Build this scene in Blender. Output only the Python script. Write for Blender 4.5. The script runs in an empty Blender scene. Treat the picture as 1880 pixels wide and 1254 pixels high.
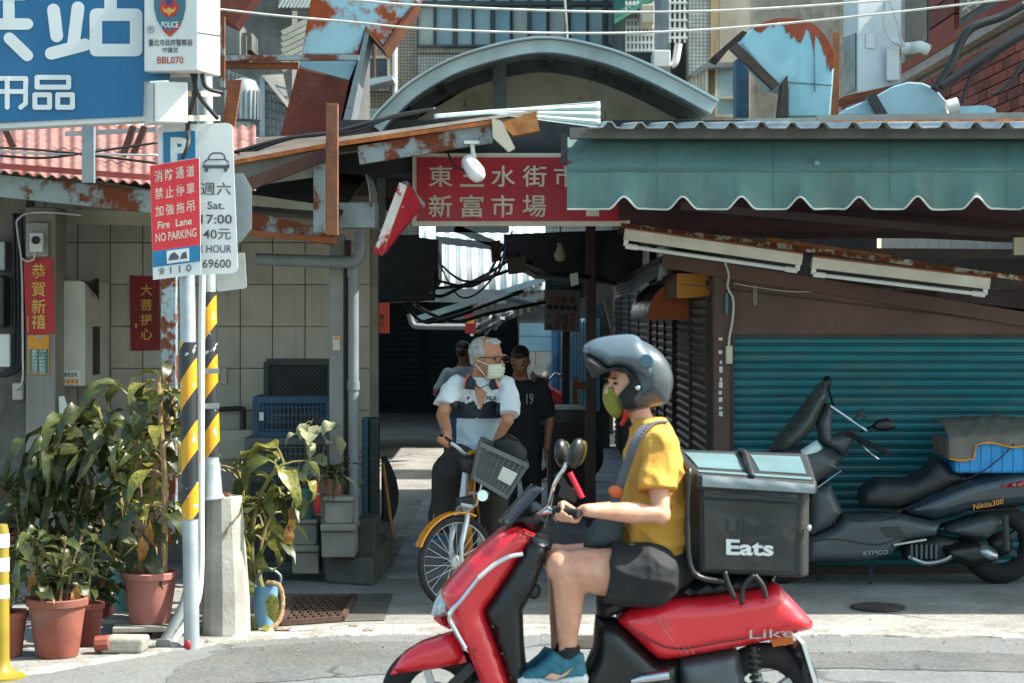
import bpy, bmesh, math, random
from mathutils import Vector, Matrix, Euler, noise
from mathutils.geometry import delaunay_2d_cdt
R = math.radians
rnd = random.Random(7)
sc = bpy.context.scene
# ---------------------------------------------------------------- camera, sky, sun, exposure
F, HOR, CAMH = 3600.0, 568.0, 1.85          # focal length in photo pixels, horizon row, eye height
cam = bpy.data.cameras.new('camera'); camo = bpy.data.objects.new('camera', cam)
sc.collection.objects.link(camo); sc.camera = camo
cam.sensor_width = 36.0; cam.lens = F / 1880 * 36
cam.shift_y = -(627 - HOR) / 1880
cam.clip_start = 0.1; cam.clip_end = 500
camo.location = (0, 0, CAMH); camo.rotation_euler = (R(90), 0, 0)
cam.dof.use_dof = True; cam.dof.focus_distance = 12.6; cam.dof.aperture_fstop = 4.5
SUN_EL, SUN_AZ = 50.0, 93.0                # azimuth from +Y towards +X
w = bpy.data.worlds.new('World'); sc.world = w; w.use_nodes = True
nt = w.node_tree; bg = nt.nodes['Background']
sky = nt.nodes.new('ShaderNodeTexSky'); sky.sky_type = 'NISHITA'; sky.sun_disc = False
sky.sun_elevation = R(SUN_EL); sky.sun_rotation = R(SUN_AZ); sky.dust_density = 2.0; sky.air_density = 1.0
tint = nt.nodes.new('ShaderNodeMix'); tint.data_type = 'RGBA'; tint.blend_type = 'MULTIPLY'; tint.inputs[0].default_value = 1.0; tint.inputs[7].default_value = (.93, 1.03, .90, 1)   # white balance of the whole sky
nt.links.new(sky.outputs[0], tint.inputs[6]); nt.links.new(tint.outputs[2], bg.inputs[0]); bg.inputs[1].default_value = 0.15
sun = bpy.data.lights.new('sun', 'SUN'); sun.energy = 4.6; sun.angle = R(0.6); sun.color = (1.0, 0.945, 0.86)
suno = bpy.data.objects.new('sun', sun); sc.collection.objects.link(suno)
sd = Vector((math.sin(R(SUN_AZ)) * math.cos(R(SUN_EL)), math.cos(R(SUN_AZ)) * math.cos(R(SUN_EL)), math.sin(R(SUN_EL))))
suno.rotation_euler = sd.to_track_quat('Z', 'Y').to_euler(); suno.location = (6, 6, 12)
vs = sc.view_settings; vs.view_transform = 'Standard'; vs.look = 'None'; vs.gamma = 1.0; vs.exposure = 1.4
vs.use_curve_mapping = False
sc.cycles.max_bounces = 8; sc.cycles.diffuse_bounces = 4; sc.cycles.glossy_bounces = 4; sc.cycles.transparent_max_bounces = 12
sc.cycles.use_denoising = True; sc.cycles.sample_clamp_indirect = 6.0

def P(px, py, Y):                          # the point that far away which the lens sees at that pixel
    return Vector(((px - 940) / F * Y, Y, CAMH - (py - HOR) / F * Y))
def GY(py):                                # distance of the ground seen at that row
    return CAMH * F / (py - HOR)
def G(px, py):
    p = P(px, py, GY(py)); p.z = 0; return p

# ---------------------------------------------------------------- materials
def lin(h):
    if isinstance(h, (tuple, list)): return (h[0], h[1], h[2], 1)
    v = [int(h[i:i + 2], 16) / 255 for i in (0, 2, 4)]
    return tuple(c / 12.92 if c <= .04045 else ((c + .055) / 1.055) ** 2.4 for c in v) + (1,)
MATS = {}
def mat(name, c1, c2=None, scale=6, rough=.6, metal=0, bump=.15, bscale=90, rust=0, rscale=5, dirt=.25, dscale=2.2, coat=0,
        streak=0, spec=.5, rustc='7a3d1e', alpha=1, trans=0, lo=.35, hi=.65, rlo=None):
    if name in MATS: return MATS[name]
    m = bpy.data.materials.new(name); m.use_nodes = True; MATS[name] = m
    n = m.node_tree.nodes; L = m.node_tree.links; b = n['Principled BSDF']
    tc = n.new('ShaderNodeTexCoord'); oi = n.new('ShaderNodeObjectInfo')
    mul = n.new('ShaderNodeMath'); mul.operation = 'MULTIPLY'; mul.inputs[1].default_value = 37.0
    L.new(oi.outputs['Random'], mul.inputs[0])
    add = n.new('ShaderNodeVectorMath'); add.operation = 'ADD'
    L.new(tc.outputs['Object'], add.inputs[0]); L.new(mul.outputs[0], add.inputs[1])
    co = add.outputs[0]
    def nz(s, det=5, src=co, rgh=.6):
        t = n.new('ShaderNodeTexNoise'); t.inputs['Scale'].default_value = s; t.inputs['Detail'].default_value = det
        t.inputs['Roughness'].default_value = rgh; L.new(src, t.inputs['Vector']); return t.outputs['Fac']
    def ramp(f, a, c):
        t = n.new('ShaderNodeMapRange'); t.inputs[1].default_value = a; t.inputs[2].default_value = c
        L.new(f, t.inputs[0]); return t.outputs[0]
    def mix(f, a, c, mode='MIX'):
        t = n.new('ShaderNodeMix'); t.data_type = 'RGBA'; t.blend_type = mode
        for s, v in ((0, f), (6, a), (7, c)):
            if isinstance(v, (int, float)): t.inputs[s].default_value = v
            elif isinstance(v, tuple): t.inputs[s].default_value = v
            else: L.new(v, t.inputs[s])
        return t.outputs[2]
    a = lin(c1); col = a
    c = lin(c2) if c2 else tuple(x * .72 for x in a[:3]) + (1,)
    col = mix(ramp(nz(scale), lo, hi), a, c)
    if dirt:
        dc = (.16, .13, .10, 1)
        t = ramp(nz(dscale, 8, rgh=.7), .48, .78)
        mm = n.new('ShaderNodeMath'); mm.operation = 'MULTIPLY'; mm.inputs[1].default_value = dirt; L.new(t, mm.inputs[0])
        col = mix(mm.outputs[0], col, dc)
    if streak:
        mp = n.new('ShaderNodeMapping'); mp.inputs['Scale'].default_value = (14, 14, .7); L.new(co, mp.inputs[0])
        t = ramp(nz(1.0, 4, mp.outputs[0]), .5, .75)
        mm = n.new('ShaderNodeMath'); mm.operation = 'MULTIPLY'; mm.inputs[1].default_value = streak; L.new(t, mm.inputs[0])
        col = mix(mm.outputs[0], col, (.07, .055, .045, 1))
    rsock = None
    if rust:
        edge = 1 - rust
        f = ramp(nz(rscale, 7, rgh=.65), edge * .62 + .12, edge * .62 + .18)
        rc = mix(nz(rscale * 6), lin(rustc), tuple(x * .4 for x in lin(rustc)[:3]) + (1,))
        col = mix(f, col, rc); rsock = f
    L.new(col, b.inputs['Base Color'])
    rr = n.new('ShaderNodeMapRange'); rr.inputs[3].default_value = max(.03, rough - .12) if rlo is None else rlo; rr.inputs[4].default_value = min(1, rough + .12)
    L.new(nz(scale * 2.3), rr.inputs[0])
    if rsock:
        t = n.new('ShaderNodeMix'); L.new(rsock, t.inputs[0]); L.new(rr.outputs[0], t.inputs[2]); t.inputs[3].default_value = .9
        L.new(t.outputs[0], b.inputs['Roughness'])
        if metal:
            t = n.new('ShaderNodeMix'); L.new(rsock, t.inputs[0]); t.inputs[2].default_value = metal; t.inputs[3].default_value = 0
            L.new(t.outputs[0], b.inputs['Metallic'])
    else:
        L.new(rr.outputs[0], b.inputs['Roughness']); b.inputs['Metallic'].default_value = metal
    b.inputs['Specular IOR Level'].default_value = spec
    b.inputs['Coat Weight'].default_value = coat; b.inputs['Coat Roughness'].default_value = .12
    if trans:
        b.inputs['Transmission Weight'].default_value = trans
    if alpha < 1: b.inputs['Alpha'].default_value = alpha
    if bump:
        bp = n.new('ShaderNodeBump'); bp.inputs['Strength'].default_value = bump; bp.inputs['Distance'].default_value = .01
        L.new(nz(bscale, 4), bp.inputs['Height']); L.new(bp.outputs[0], b.inputs['Normal'])
    return m

# ---------------------------------------------------------------- mesh building
COL = sc.collection
def V(*a): return Vector(a)
class MB:
    def __init__(s): s.v = []; s.f = []; s.m = []; s.cm = 0
    def add(s, vs, fs):
        o = len(s.v); s.v += [Vector(v) for v in vs]; s.f += [tuple(i + o for i in f) for f in fs]; s.m += [s.cm] * len(fs); return s
    def box(s, c, d, rot=None):
        c = Vector(c); x, y, z = [q / 2 for q in d]
        pts = [V(i, j, k) for k in (-z, z) for j in (-y, y) for i in (-x, x)]
        if rot is not None:
            if not isinstance(rot, Matrix): rot = Euler(rot).to_matrix()
            pts = [rot @ p for p in pts]
        return s.add([p + c for p in pts], [(0, 2, 3, 1), (4, 5, 7, 6), (0, 1, 5, 4), (2, 6, 7, 3), (0, 4, 6, 2), (1, 3, 7, 5)])
    def mm(s, a, b): return s.box([(p + q) / 2 for p, q in zip(a, b)], [abs(q - p) for p, q in zip(a, b)])
    def beam(s, p0, p1, w, h, up=(0, 0, 1)):
        p0 = Vector(p0); p1 = Vector(p1); d = (p1 - p0).normalized(); up = Vector(up)
        if abs(d.dot(up)) > .97: up = V(0, 1, 0)
        x = d.cross(up).normalized() * (w / 2); y = x.cross(d).normalized() * (h / 2)
        pts = [p + a * x + b * y for p in (p0, p1) for a, b in ((-1, -1), (1, -1), (1, 1), (-1, 1))]
        return s.add(pts, [(0, 1, 2, 3), (7, 6, 5, 4), (0, 4, 5, 1), (1, 5, 6, 2), (2, 6, 7, 3), (3, 7, 4, 0)])
    def tube(s, pts, r, n=8, caps=True):
        pts = [Vector(p) for p in pts]; k = len(pts)
        rs = r if isinstance(r, (list, tuple)) else [r] * k
        d = (pts[1] - pts[0]).normalized(); up = V(0, 0, 1) if abs(d.z) < .9 else V(1, 0, 0)
        x = d.cross(up).normalized(); vs = []; fs = []
        for i, p in enumerate(pts):
            d2 = (pts[min(i + 1, k - 1)] - pts[max(i - 1, 0)]).normalized()
            x = (x - d2 * x.dot(d2)).normalized(); y = d2.cross(x)
            for j in range(n):
                a = 2 * math.pi * j / n; vs.append(p + (x * math.cos(a) + y * math.sin(a)) * rs[i])
        for i in range(k - 1):
            for j in range(n): fs.append((i * n + j, i * n + (j + 1) % n, (i + 1) * n + (j + 1) % n, (i + 1) * n + j))
        if caps: fs.append(tuple(range(n - 1, -1, -1))); fs.append(tuple((k - 1) * n + j for j in range(n)))
        return s.add(vs, fs)
    def loft(s, secs, n=16, caps=True):      # secs: (centre, vector a, vector b)
        vs = []; fs = []; k = len(secs)
        for c, a, b in secs:
            for j in range(n):
                t = 2 * math.pi * j / n; vs.append(Vector(c) + Vector(a) * math.cos(t) + Vector(b) * math.sin(t))
        for i in range(k - 1):
            for j in range(n): fs.append((i * n + j, i * n + (j + 1) % n, (i + 1) * n + (j + 1) % n, (i + 1) * n + j))
        if caps: fs.append(tuple(range(n - 1, -1, -1))); fs.append(tuple((k - 1) * n + j for j in range(n)))
        return s.add(vs, fs)
    def lathe(s, prof, n=20, c=(0, 0, 0), rot=None, caps=True, sx=1, sy=1):
        vs = []; fs = []; k = len(prof); c = Vector(c)
        if rot is not None and not isinstance(rot, Matrix): rot = Euler(rot).to_matrix()
        for r, z in prof:
            for j in range(n):
                t = 2 * math.pi * j / n; p = V(r * math.cos(t) * sx, r * math.sin(t) * sy, z); vs.append((rot @ p if rot is not None else p) + c)
        for i in range(k - 1):
            for j in range(n): fs.append((i * n + j, i * n + (j + 1) % n, (i + 1) * n + (j + 1) % n, (i + 1) * n + j))
        if caps: fs.append(tuple(range(n - 1, -1, -1))); fs.append(tuple((k - 1) * n + j for j in range(n)))
        return s.add(vs, fs)
    def ell(s, c, r, rot=None, n=14, k=9):
        prof = [(math.sin(math.pi * i / k), -math.cos(math.pi * i / k)) for i in range(k + 1)]
        prof[0] = (.001, -1); prof[-1] = (.001, 1)
        rm = Matrix.Diagonal(Vector(r)) if not isinstance(r, (int, float)) else Matrix.Diagonal(V(r, r, r))
        if rot is not None: rm = (Euler(rot).to_matrix() if not isinstance(rot, Matrix) else rot) @ rm
        return s.lathe(prof, n, c, rm)
    def prism(s, pts, vec):
        pts = [Vector(p) for p in pts]; n = len(pts); vec = Vector(vec)
        nrm = V(0, 0, 0)
        for i in range(n): nrm += pts[i].cross(pts[(i + 1) % n])
        if nrm.dot(vec) > 0: pts = pts[::-1]
        return s.add(pts + [p + vec for p in pts], [tuple(range(n)), tuple(range(2 * n - 1, n - 1, -1))] +
                     [(i, i + n, (i + 1) % n + n, (i + 1) % n) for i in range(n)])
    def slab(s, pix, Y, t=.01):              # outline in photo pixels at distance Y, extruded away from us
        return s.prism([P(x, y, Y) for x, y in pix], (0, t, 0))
    def rect(s, x0, y0, x1, y1, Y, t=.01): return s.slab([(x0, y0), (x1, y0), (x1, y1), (x0, y1)], Y, t)
    def grid(s, fn, nu, nv):
        vs = [fn(i / nu, j / nv) for j in range(nv + 1) for i in range(nu + 1)]
        return s.add(vs, [(j * (nu + 1) + i, j * (nu + 1) + i + 1, (j + 1) * (nu + 1) + i + 1, (j + 1) * (nu + 1) + i) for j in range(nv) for i in range(nu)])
    def puff(s, pix, Y, w, edge=.05, step=.03, pw=.5, base=.25, wf=None, both=True):
        # a panel traced in side view: half-thickness grows from base*w at its rim to w inside. Y = middle plane
        pts = [P(x, y, Y - w * .8) for x, y in pix]; poly = [(p.x, p.z) for p in pts]; bd = []
        n = len(poly)
        for i in range(n):
            a = Vector(poly[i]); b = Vector(poly[(i + 1) % n]); k = max(1, int((b - a).length / step))
            bd += [a.lerp(b, q / k) for q in range(k)]
        def inside(x, z):
            c = False; j = n - 1
            for i in range(n):
                if (poly[i][1] > z) != (poly[j][1] > z) and x < (poly[j][0] - poly[i][0]) * (z - poly[i][1]) / (poly[j][1] - poly[i][1]) + poly[i][0]: c = not c
                j = i
            return c
        def dist(p):
            m = 9
            for i in range(n):
                a = Vector(poly[i]); b = Vector(poly[(i + 1) % n]); ab = b - a
                t = max(0, min(1, (p - a).dot(ab) / max(ab.length_squared, 1e-12))); m = min(m, (p - a - ab * t).length)
            return m
        xs = [p[0] for p in poly]; zs = [p[1] for p in poly]; inn = []
        x = min(xs) + step / 2; row = 0
        while x < max(xs):
            z = min(zs) + step / 2 + (step / 2 if row % 2 else 0)
            while z < max(zs):
                q = Vector((x, z))
                if inside(x, z) and dist(q) > step * .45: inn.append(q)
                z += step
            x += step * .87; row += 1
        allp = bd + inn; m = len(bd)
        vo, _, fo, *_r = delaunay_2d_cdt(allp, [(i, (i + 1) % m) for i in range(m)], [], 1, 1e-6)
        vs = []; k = len(vo)
        for sgn in (-1, 1):
            for q in vo:
                d = min(1, dist(q) / edge); t = base + (1 - base) * (1 - (1 - d) ** 2) ** pw
                ww = w * (wf(q.x, q.y) if wf else 1)
                vs.append(V(q.x, Y + sgn * t * ww, q.y))
        fs = []
        for f in fo:
            f = list(f); a, b, c = [Vector(vo[i]) for i in f[:3]]
            if (b - a).cross(c - a) < 0: f = f[::-1]
            fs.append(tuple(f)); fs.append(tuple(i + k for i in f[::-1]))
        ecount = {}
        for f in fs[::2]:
            for i in range(len(f)):
                e = (f[i], f[(i + 1) % len(f)]); ecount[e] = ecount.get(e, 0) + 1
        for (a, b) in list(ecount):
            if (b, a) not in ecount: fs.append((b, a, a + k, b + k))
        return s.add(vs, fs)
    def bar(s, pix, Y, wpx, t=.02):          # several boxes between pixel points
        for (a, b) in zip(pix[:-1], pix[1:]):
            s.beam(P(*a, Y), P(*b, Y), t, wpx / F * Y, up=(0, 0, 1) if abs(b[0] - a[0]) > abs(b[1] - a[1]) else (1, 0, 0))
        return s
    def mesh(s, name, off=None):
        me = bpy.data.meshes.new(name)
        o = Vector(off) if off is not None else V(0, 0, 0)
        me.from_pydata([v - o for v in s.v], [], s.f); me.update(); return me
    def obj(s, name, m, parent=None, smooth=False, bevel=0, seg=2, own=False):
        off = None
        if parent is not None: off = root_of(parent)['_o']
        else:
            zz = min(v.z for v in s.v); off = (sum(v.x for v in s.v) / len(s.v), sum(v.y for v in s.v) / len(s.v), zz)
        me = s.mesh(name, off); ms = m if isinstance(m, (list, tuple)) else [m]
        for q in ms: me.materials.append(q)
        if len(ms) > 1: me.polygons.foreach_set('material_index', s.m)
        o = bpy.data.objects.new(name, me); COL.objects.link(o)
        if parent is not None: o.parent = parent
        else: o.location = off
        if smooth: shade(me, smooth)
        if bevel:
            md = o.modifiers.new('bevel', 'BEVEL'); md.width = bevel; md.segments = seg; md.limit_method = 'ANGLE'; md.angle_limit = R(40)
        return o
def shade(me, ang):
    me.polygons.foreach_set('use_smooth', [True] * len(me.polygons))
    if ang is not True: me.set_sharp_from_angle(angle=R(ang))
OFFS = {}
class _O(dict): pass
def root_of(o):
    while o.parent: o = o.parent
    return {'_o': o.location.copy()}
def tag(o, label=None, cat=None, group=None, kind=None):
    for k, v in (('label', label), ('category', cat), ('group', group), ('kind', kind)):
        if v: o[k] = v
    return o
def thing(name, loc, label, cat, group=None):
    o = bpy.data.objects.new(name, None); COL.objects.link(o); o.location = loc; o.empty_display_size = .1
    return tag(o, label, cat, group)
def inst(name, me, parent, loc, rot=(0, 0, 0), scale=(1, 1, 1)):     # a piece that shares its mesh
    o = bpy.data.objects.new(name, me); COL.objects.link(o); o.parent = parent
    o.location = Vector(loc) - (root_of(parent)['_o'] if parent else V(0, 0, 0)); o.rotation_euler = rot; o.scale = scale
    return o
def copy_tree(o, parent=None):
    c = o.copy(); COL.objects.link(c); c.parent = parent
    for ch in list(o.children): copy_tree(ch, c)
    return c
_fc = bpy.data.curves.new('lettering', 'FONT'); _fo = bpy.data.objects.new('lettering', _fc)
def glyphs(body, bold=0, res=3):
    _fc.body = body; _fc.offset = bold; _fc.resolution_u = res
    COL.objects.link(_fo); dg = bpy.context.evaluated_depsgraph_get(); dg.update()
    me = bpy.data.meshes.new_from_object(_fo.evaluated_get(dg)); COL.objects.unlink(_fo)
    vs = [v.co.copy() for v in me.vertices]; fs = [tuple(p.vertices) for p in me.polygons]; bpy.data.meshes.remove(me)
    return vs, fs
def write(mb, body, q, rect, bold=.012, lift=(0, -.003, 0), res=3):
    # print a word into a rectangle (u0, v0, u1, v1; v runs down) of the quad q = [tl, tr, br, bl] of 3-D points
    vs, fs = glyphs(body, bold, res)
    if not vs: return mb
    x0 = min(v.x for v in vs); x1 = max(v.x for v in vs); y0 = min(v.y for v in vs); y1 = max(v.y for v in vs)
    out = []
    for v in vs:
        u = rect[0] + (rect[2] - rect[0]) * (v.x - x0) / max(x1 - x0, 1e-6); t = rect[3] + (rect[1] - rect[3]) * (v.y - y0) / max(y1 - y0, 1e-6)
        out.append(q[0].lerp(q[1], u).lerp(q[3].lerp(q[2], u), t) + Vector(lift))
    return mb.add(out, fs)
def wpix(mb, body, x0, y0, x1, y1, Y, **k):
    q = [P(x0, y0, Y), P(x1, y0, Y), P(x1, y1, Y), P(x0, y1, Y)]
    return write(mb, body, q, (0, 0, 1, 1), **k)
def blob(name, mb, voxel, m, parent, smooth=4, extra=None):          # overlapping solids grown into one continuous skin
    me = mb.mesh('tmp'); o = bpy.data.objects.new('tmp', me); COL.objects.link(o)
    r = o.modifiers.new('r', 'REMESH'); r.mode = 'VOXEL'; r.voxel_size = voxel
    if smooth:
        sm = o.modifiers.new('s', 'SMOOTH'); sm.iterations = smooth; sm.factor = .5
    dg = bpy.context.evaluated_depsgraph_get(); dg.update()
    m2 = bpy.data.meshes.new_from_object(o.evaluated_get(dg)); bpy.data.objects.remove(o); bpy.data.meshes.remove(me)
    off = root_of(parent)['_o']
    for v in m2.vertices:
        if extra: v.co = extra(v.co)
        v.co -= off
    m2.materials.clear(); ms = m if isinstance(m, (list, tuple)) else [m]
    for q in ms: m2.materials.append(q)
    m2.name = name; shade(m2, True)
    ob = bpy.data.objects.new(name, m2); COL.objects.link(ob); ob.parent = parent
    return ob
def curve_pts(pts, n=8):                                             # Catmull-Rom through the points
    pts = [Vector(p) for p in pts]; out = []
    for i in range(len(pts) - 1):
        a = pts[max(i - 1, 0)]; b = pts[i]; c = pts[i + 1]; d = pts[min(i + 2, len(pts) - 1)]
        for k in range(n):
            t = k / n; out.append(.5 * ((2 * b) + (c - a) * t + (2 * a - 5 * b + 4 * c - d) * t * t + (3 * b - a - 3 * c + d) * t ** 3))
    return out + [pts[-1]]
def cable(name, pts, r, m, label, n=6, group=None, k=8):
    mb = MB().tube(curve_pts(pts, k), r, n)
    return tag(mb.obj(name, m, smooth=True), label, 'cable', group)
# ---------------------------------------------------------------- shared materials
asphalt = mat('asphalt', '747877', '626565', scale=1.0, rough=.9, bump=.6, bscale=170, dirt=.5, dscale=.7, lo=.3, hi=.7)
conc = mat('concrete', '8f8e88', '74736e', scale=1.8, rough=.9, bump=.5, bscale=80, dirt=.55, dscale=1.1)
conc_d = mat('concrete_dark', '5d5b56', '45443f', scale=3, rough=.9, bump=.35, bscale=60, dirt=.5)
sunstrip = mat('sunlit_gutter', 'a3a198', '7f7d76', scale=5, rough=.85, bump=.3, bscale=90, dirt=.3, lo=.45, hi=.6)
brownp = mat('brown_paint', '60443b', '4f3831', scale=2, rough=.65, bump=.08, dirt=.3)
darkbrown = mat('dark_brown_paint', '3a2a26', '2c2120', scale=3, rough=.6, bump=.1, dirt=.3)
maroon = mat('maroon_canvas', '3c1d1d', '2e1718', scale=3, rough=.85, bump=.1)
teal_sh = mat('teal_shutter_paint', '15727b', '10626a', scale=1.3, rough=.45, bump=.06, dirt=.4, dscale=1.6, streak=.25)
dark_sh = mat('dark_shutter_paint', '3b3a35', '2c2b29', scale=3, rough=.45, bump=.1, dirt=.3)
dark_sh2 = mat('brown_shutter_paint', '4a342c', '33241f', scale=3, rough=.42, bump=.1, dirt=.3)
canvas = mat('green_canvas', '5a7b75', '4c6b66', scale=1.1, rough=.85, bump=.2, bscale=160, dirt=.5, dscale=1.8, streak=.4)
whitep = mat('white_paint', 'd8d8d2', 'c8c8c2', scale=3, rough=.5, bump=.04, dirt=.2)
creamp = mat('cream_paint', 'c4bda8', 'aba48f', scale=2.5, rough=.6, bump=.08, dirt=.35)
galv = mat('galvanised_steel', 'a0a8a8', '838c8d', scale=5, rough=.45, metal=.55, bump=.06, dirt=.3)
galv_r = mat('rusting_steel', '8d9796', '747e7e', scale=4, rough=.55, metal=.3, bump=.12, dirt=.35, rust=.42, rscale=4)
rusty = mat('rusty_steel', '6b3a22', '8d4c22', scale=6, rough=.9, bump=.4, bscale=60, dirt=.3)
rustbrown = mat('rust_brown_paint', '553428', '3f2a22', scale=4, rough=.8, bump=.25, dirt=.3)
rustorange = mat('orange_rust', 'b4682a', '7f4420', scale=12, rough=.9, bump=.4, dirt=.2)
blackm = mat('black_plastic', '1b1c1e', '141517', scale=5, rough=.45, bump=.04, dirt=.08)
rubber = mat('rubber', '19191a', '121213', scale=9, rough=.85, bump=.1, dirt=.15)
cablem = mat('cable_rubber', '17191c', '1f2226', scale=9, rough=.6, bump=0, dirt=.1)
cablew = mat('cable_white', 'c9c8c2', 'a9a8a2', scale=9, rough=.6, bump=0, dirt=.2)
pvc = mat('grey_pvc', '7f878a', '6d7476', scale=4, rough=.5, bump=.03, dirt=.3)
wood = mat('weathered_wood', 'a8713a', '7a4c24', scale=9, rough=.85, bump=.3, dirt=.2)
redsign = mat('red_sign_paint', 'b0142a', '9c1226', scale=1.5, rough=.45, bump=.02, dirt=.22)
signcream = mat('sign_cream', 'cfc8b4', 'bdb6a2', scale=3, rough=.6, bump=.03, dirt=.25)
glassd = mat('window_glass', '4d5f66', '3d4c52', scale=1.5, rough=.12, bump=0, dirt=.15, spec=.8)
orangep = mat('orange_paint', 'd98e1c', 'c27812', scale=3, rough=.55, bump=.05, dirt=.25)
chrome = mat('chrome', 'd4d6d8', 'c4c6c8', scale=5, rough=.16, metal=1, bump=0, dirt=.05)
alum = mat('aluminium', 'b9bcbd', 'a3a6a7', scale=8, rough=.35, metal=.85, bump=.03, dirt=.15)

def cracked(m_, cs, vs_, agg):      # cracks, worn-in stains and loose aggregate on top of a ground material
    n = m_.node_tree.nodes; L = m_.node_tree.links; b = n['Principled BSDF']; tc = n.new('ShaderNodeTexCoord')
    wn = n.new('ShaderNodeTexNoise'); wn.inputs['Scale'].default_value = 2.5; wn.inputs['Detail'].default_value = 6; L.new(tc.outputs['Object'], wn.inputs[0])
    va = n.new('ShaderNodeVectorMath'); va.operation = 'MULTIPLY_ADD'; va.inputs[1].default_value = (.5, .5, .5); L.new(wn.outputs['Color'], va.inputs[0]); L.new(tc.outputs['Object'], va.inputs[2])
    vo_ = n.new('ShaderNodeTexVoronoi'); vo_.feature = 'DISTANCE_TO_EDGE'; vo_.inputs['Scale'].default_value = cs; L.new(va.outputs[0], vo_.inputs[0])
    mr = n.new('ShaderNodeMapRange'); mr.inputs[1].default_value = .004; mr.inputs[2].default_value = .014; mr.inputs[3].default_value = .75; mr.inputs[4].default_value = 0; L.new(vo_.outputs[0], mr.inputs[0])
    ms_ = n.new('ShaderNodeTexNoise'); ms_.inputs['Scale'].default_value = .8; L.new(tc.outputs['Object'], ms_.inputs[0])
    mk_ = n.new('ShaderNodeMapRange'); mk_.inputs[1].default_value = .45; mk_.inputs[2].default_value = .6; L.new(ms_.outputs[0], mk_.inputs[0])
    mu = n.new('ShaderNodeMath'); mu.operation = 'MULTIPLY'; L.new(mr.outputs[0], mu.inputs[0]); L.new(mk_.outputs[0], mu.inputs[1])
    ag = n.new('ShaderNodeTexVoronoi'); ag.inputs['Scale'].default_value = vs_; L.new(tc.outputs['Object'], ag.inputs[0])
    am = n.new('ShaderNodeMapRange'); am.inputs[3].default_value = 1 - agg; am.inputs[4].default_value = 1 + agg; sp = n.new('ShaderNodeSeparateColor'); L.new(ag.outputs['Color'], sp.inputs[0]); L.new(sp.outputs[0], am.inputs[0])
    m1 = n.new('ShaderNodeMix'); m1.data_type = 'RGBA'; m1.blend_type = 'MULTIPLY'; m1.inputs[0].default_value = 1; L.new(b.inputs['Base Color'].links[0].from_socket, m1.inputs[6]); L.new(am.outputs[0], m1.inputs[7])
    m2 = n.new('ShaderNodeMix'); m2.data_type = 'RGBA'; L.new(mu.outputs[0], m2.inputs[0]); L.new(m1.outputs[2], m2.inputs[6]); m2.inputs[7].default_value = (.03, .028, .026, 1); L.new(m2.outputs[2], b.inputs['Base Color'])
cracked(asphalt, .4, 70, .2); cracked(conc, .45, 40, .16); cracked(sunstrip, 1.2, 45, .22)
# ---------------------------------------------------------------- the ground
def struct(o, label=None): return tag(o, label, None, None, 'structure')
m = MB(); m.grid(lambda u, v: V(-60 + 120 * u, -25 + 36.5 * v, 0), 6, 6)
m.add([V(-60, 11.5, 0), V(60, 11.5, 0), V(60, 120, 0), V(-60, 120, 0)], [(0, 1, 2, 3)])
struct(m.obj('road', asphalt))
edge = [(-700, 1400), (-100, 1266), (0, 1247), (200, 1214), (330, 1192), (470, 1175), (600, 1166), (760, 1164), (1200, 1165), (1500, 1166), (1880, 1170), (2600, 1170), (5000, 1172)]
ep = [G(*e) for e in edge]; ec = curve_pts(ep, 8)
m = MB(); fs = []
for a, b in zip(ec[:-1], ec[1:]): m.add([V(a.x, a.y, .004), V(b.x, b.y, .004), V(b.x, 60, .004), V(a.x, 60, .004)], [(0, 1, 2, 3)])
struct(m.obj('pavement', conc))
m = MB(); nn = len(ec)
def jit(p, s): return noise.noise(V(p.x * 5, p.y * 5, s)) * .05 + noise.noise(V(p.x * 21, p.y * 21, s)) * .025
for i in range(nn - 1):
    a, b = ec[i], ec[i + 1]; k = max(1, int((b - a).length / .06))
    if a.x < -4 or a.x > 6: continue
    for j in range(k):
        p = a.lerp(b, j / k); q = a.lerp(b, (j + 1) / k)
        w0 = .30 if p.x > -1.6 else .14
        m.add([V(p.x, p.y - .03 + jit(p, 1), .008), V(q.x, q.y - .03 + jit(q, 1), .008), V(q.x, q.y + w0 + jit(q, 7), .008), V(p.x, p.y + w0 + jit(p, 7), .008), V(p.x, p.y - .034 + jit(p, 1), 0), V(q.x, q.y - .034 + jit(q, 1), 0)], [(0, 1, 2, 3), (4, 5, 1, 0)])
struct(m.obj('sunlit_gutter_strip', sunstrip))  # pale gutter concrete whose brightness also stands in for a sunlit band
# shade painted as a dark patch round the drain; then the alley floor
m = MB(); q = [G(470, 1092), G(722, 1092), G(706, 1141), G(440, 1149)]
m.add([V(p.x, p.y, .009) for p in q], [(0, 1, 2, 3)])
struct(m.obj('pavement_shade', conc_d))
m = MB(); m.add([V(-.86, 13.4, .008), V(1.33, 13.4, .008), V(1.33, 45, .008), V(-.86, 45, .008)], [(0, 1, 2, 3)])
struct(m.obj('alley_floor', mat('alley_concrete', '9b9f9e', '73787a', scale=1.6, rough=.75, bump=.3, bscale=40, dirt=.5, dscale=1.2)))
asph2 = mat('asphalt_dark', '636664', '545755', scale=1.6, rough=.95, bump=.9, bscale=150, dirt=.4, dscale=1.2); cracked(asph2, .5, 60, .25)
def ragged(nm, pts, z, m_):
    cc = [G(*p) for p in pts]; out = []
    for i in range(len(cc)):
        a, b_ = cc[i], cc[(i + 1) % len(cc)]; k = max(2, int((b_ - a).length / .07))
        for j in range(k): p = a.lerp(b_, j / k); out.append(V(p.x + .03 * noise.noise(p * 9), p.y + .05 * noise.noise(p * 7 + V(3, 1, 0)), z))
    return struct(MB().add(out, [tuple(range(len(out)))]).obj(nm, m_))
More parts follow.
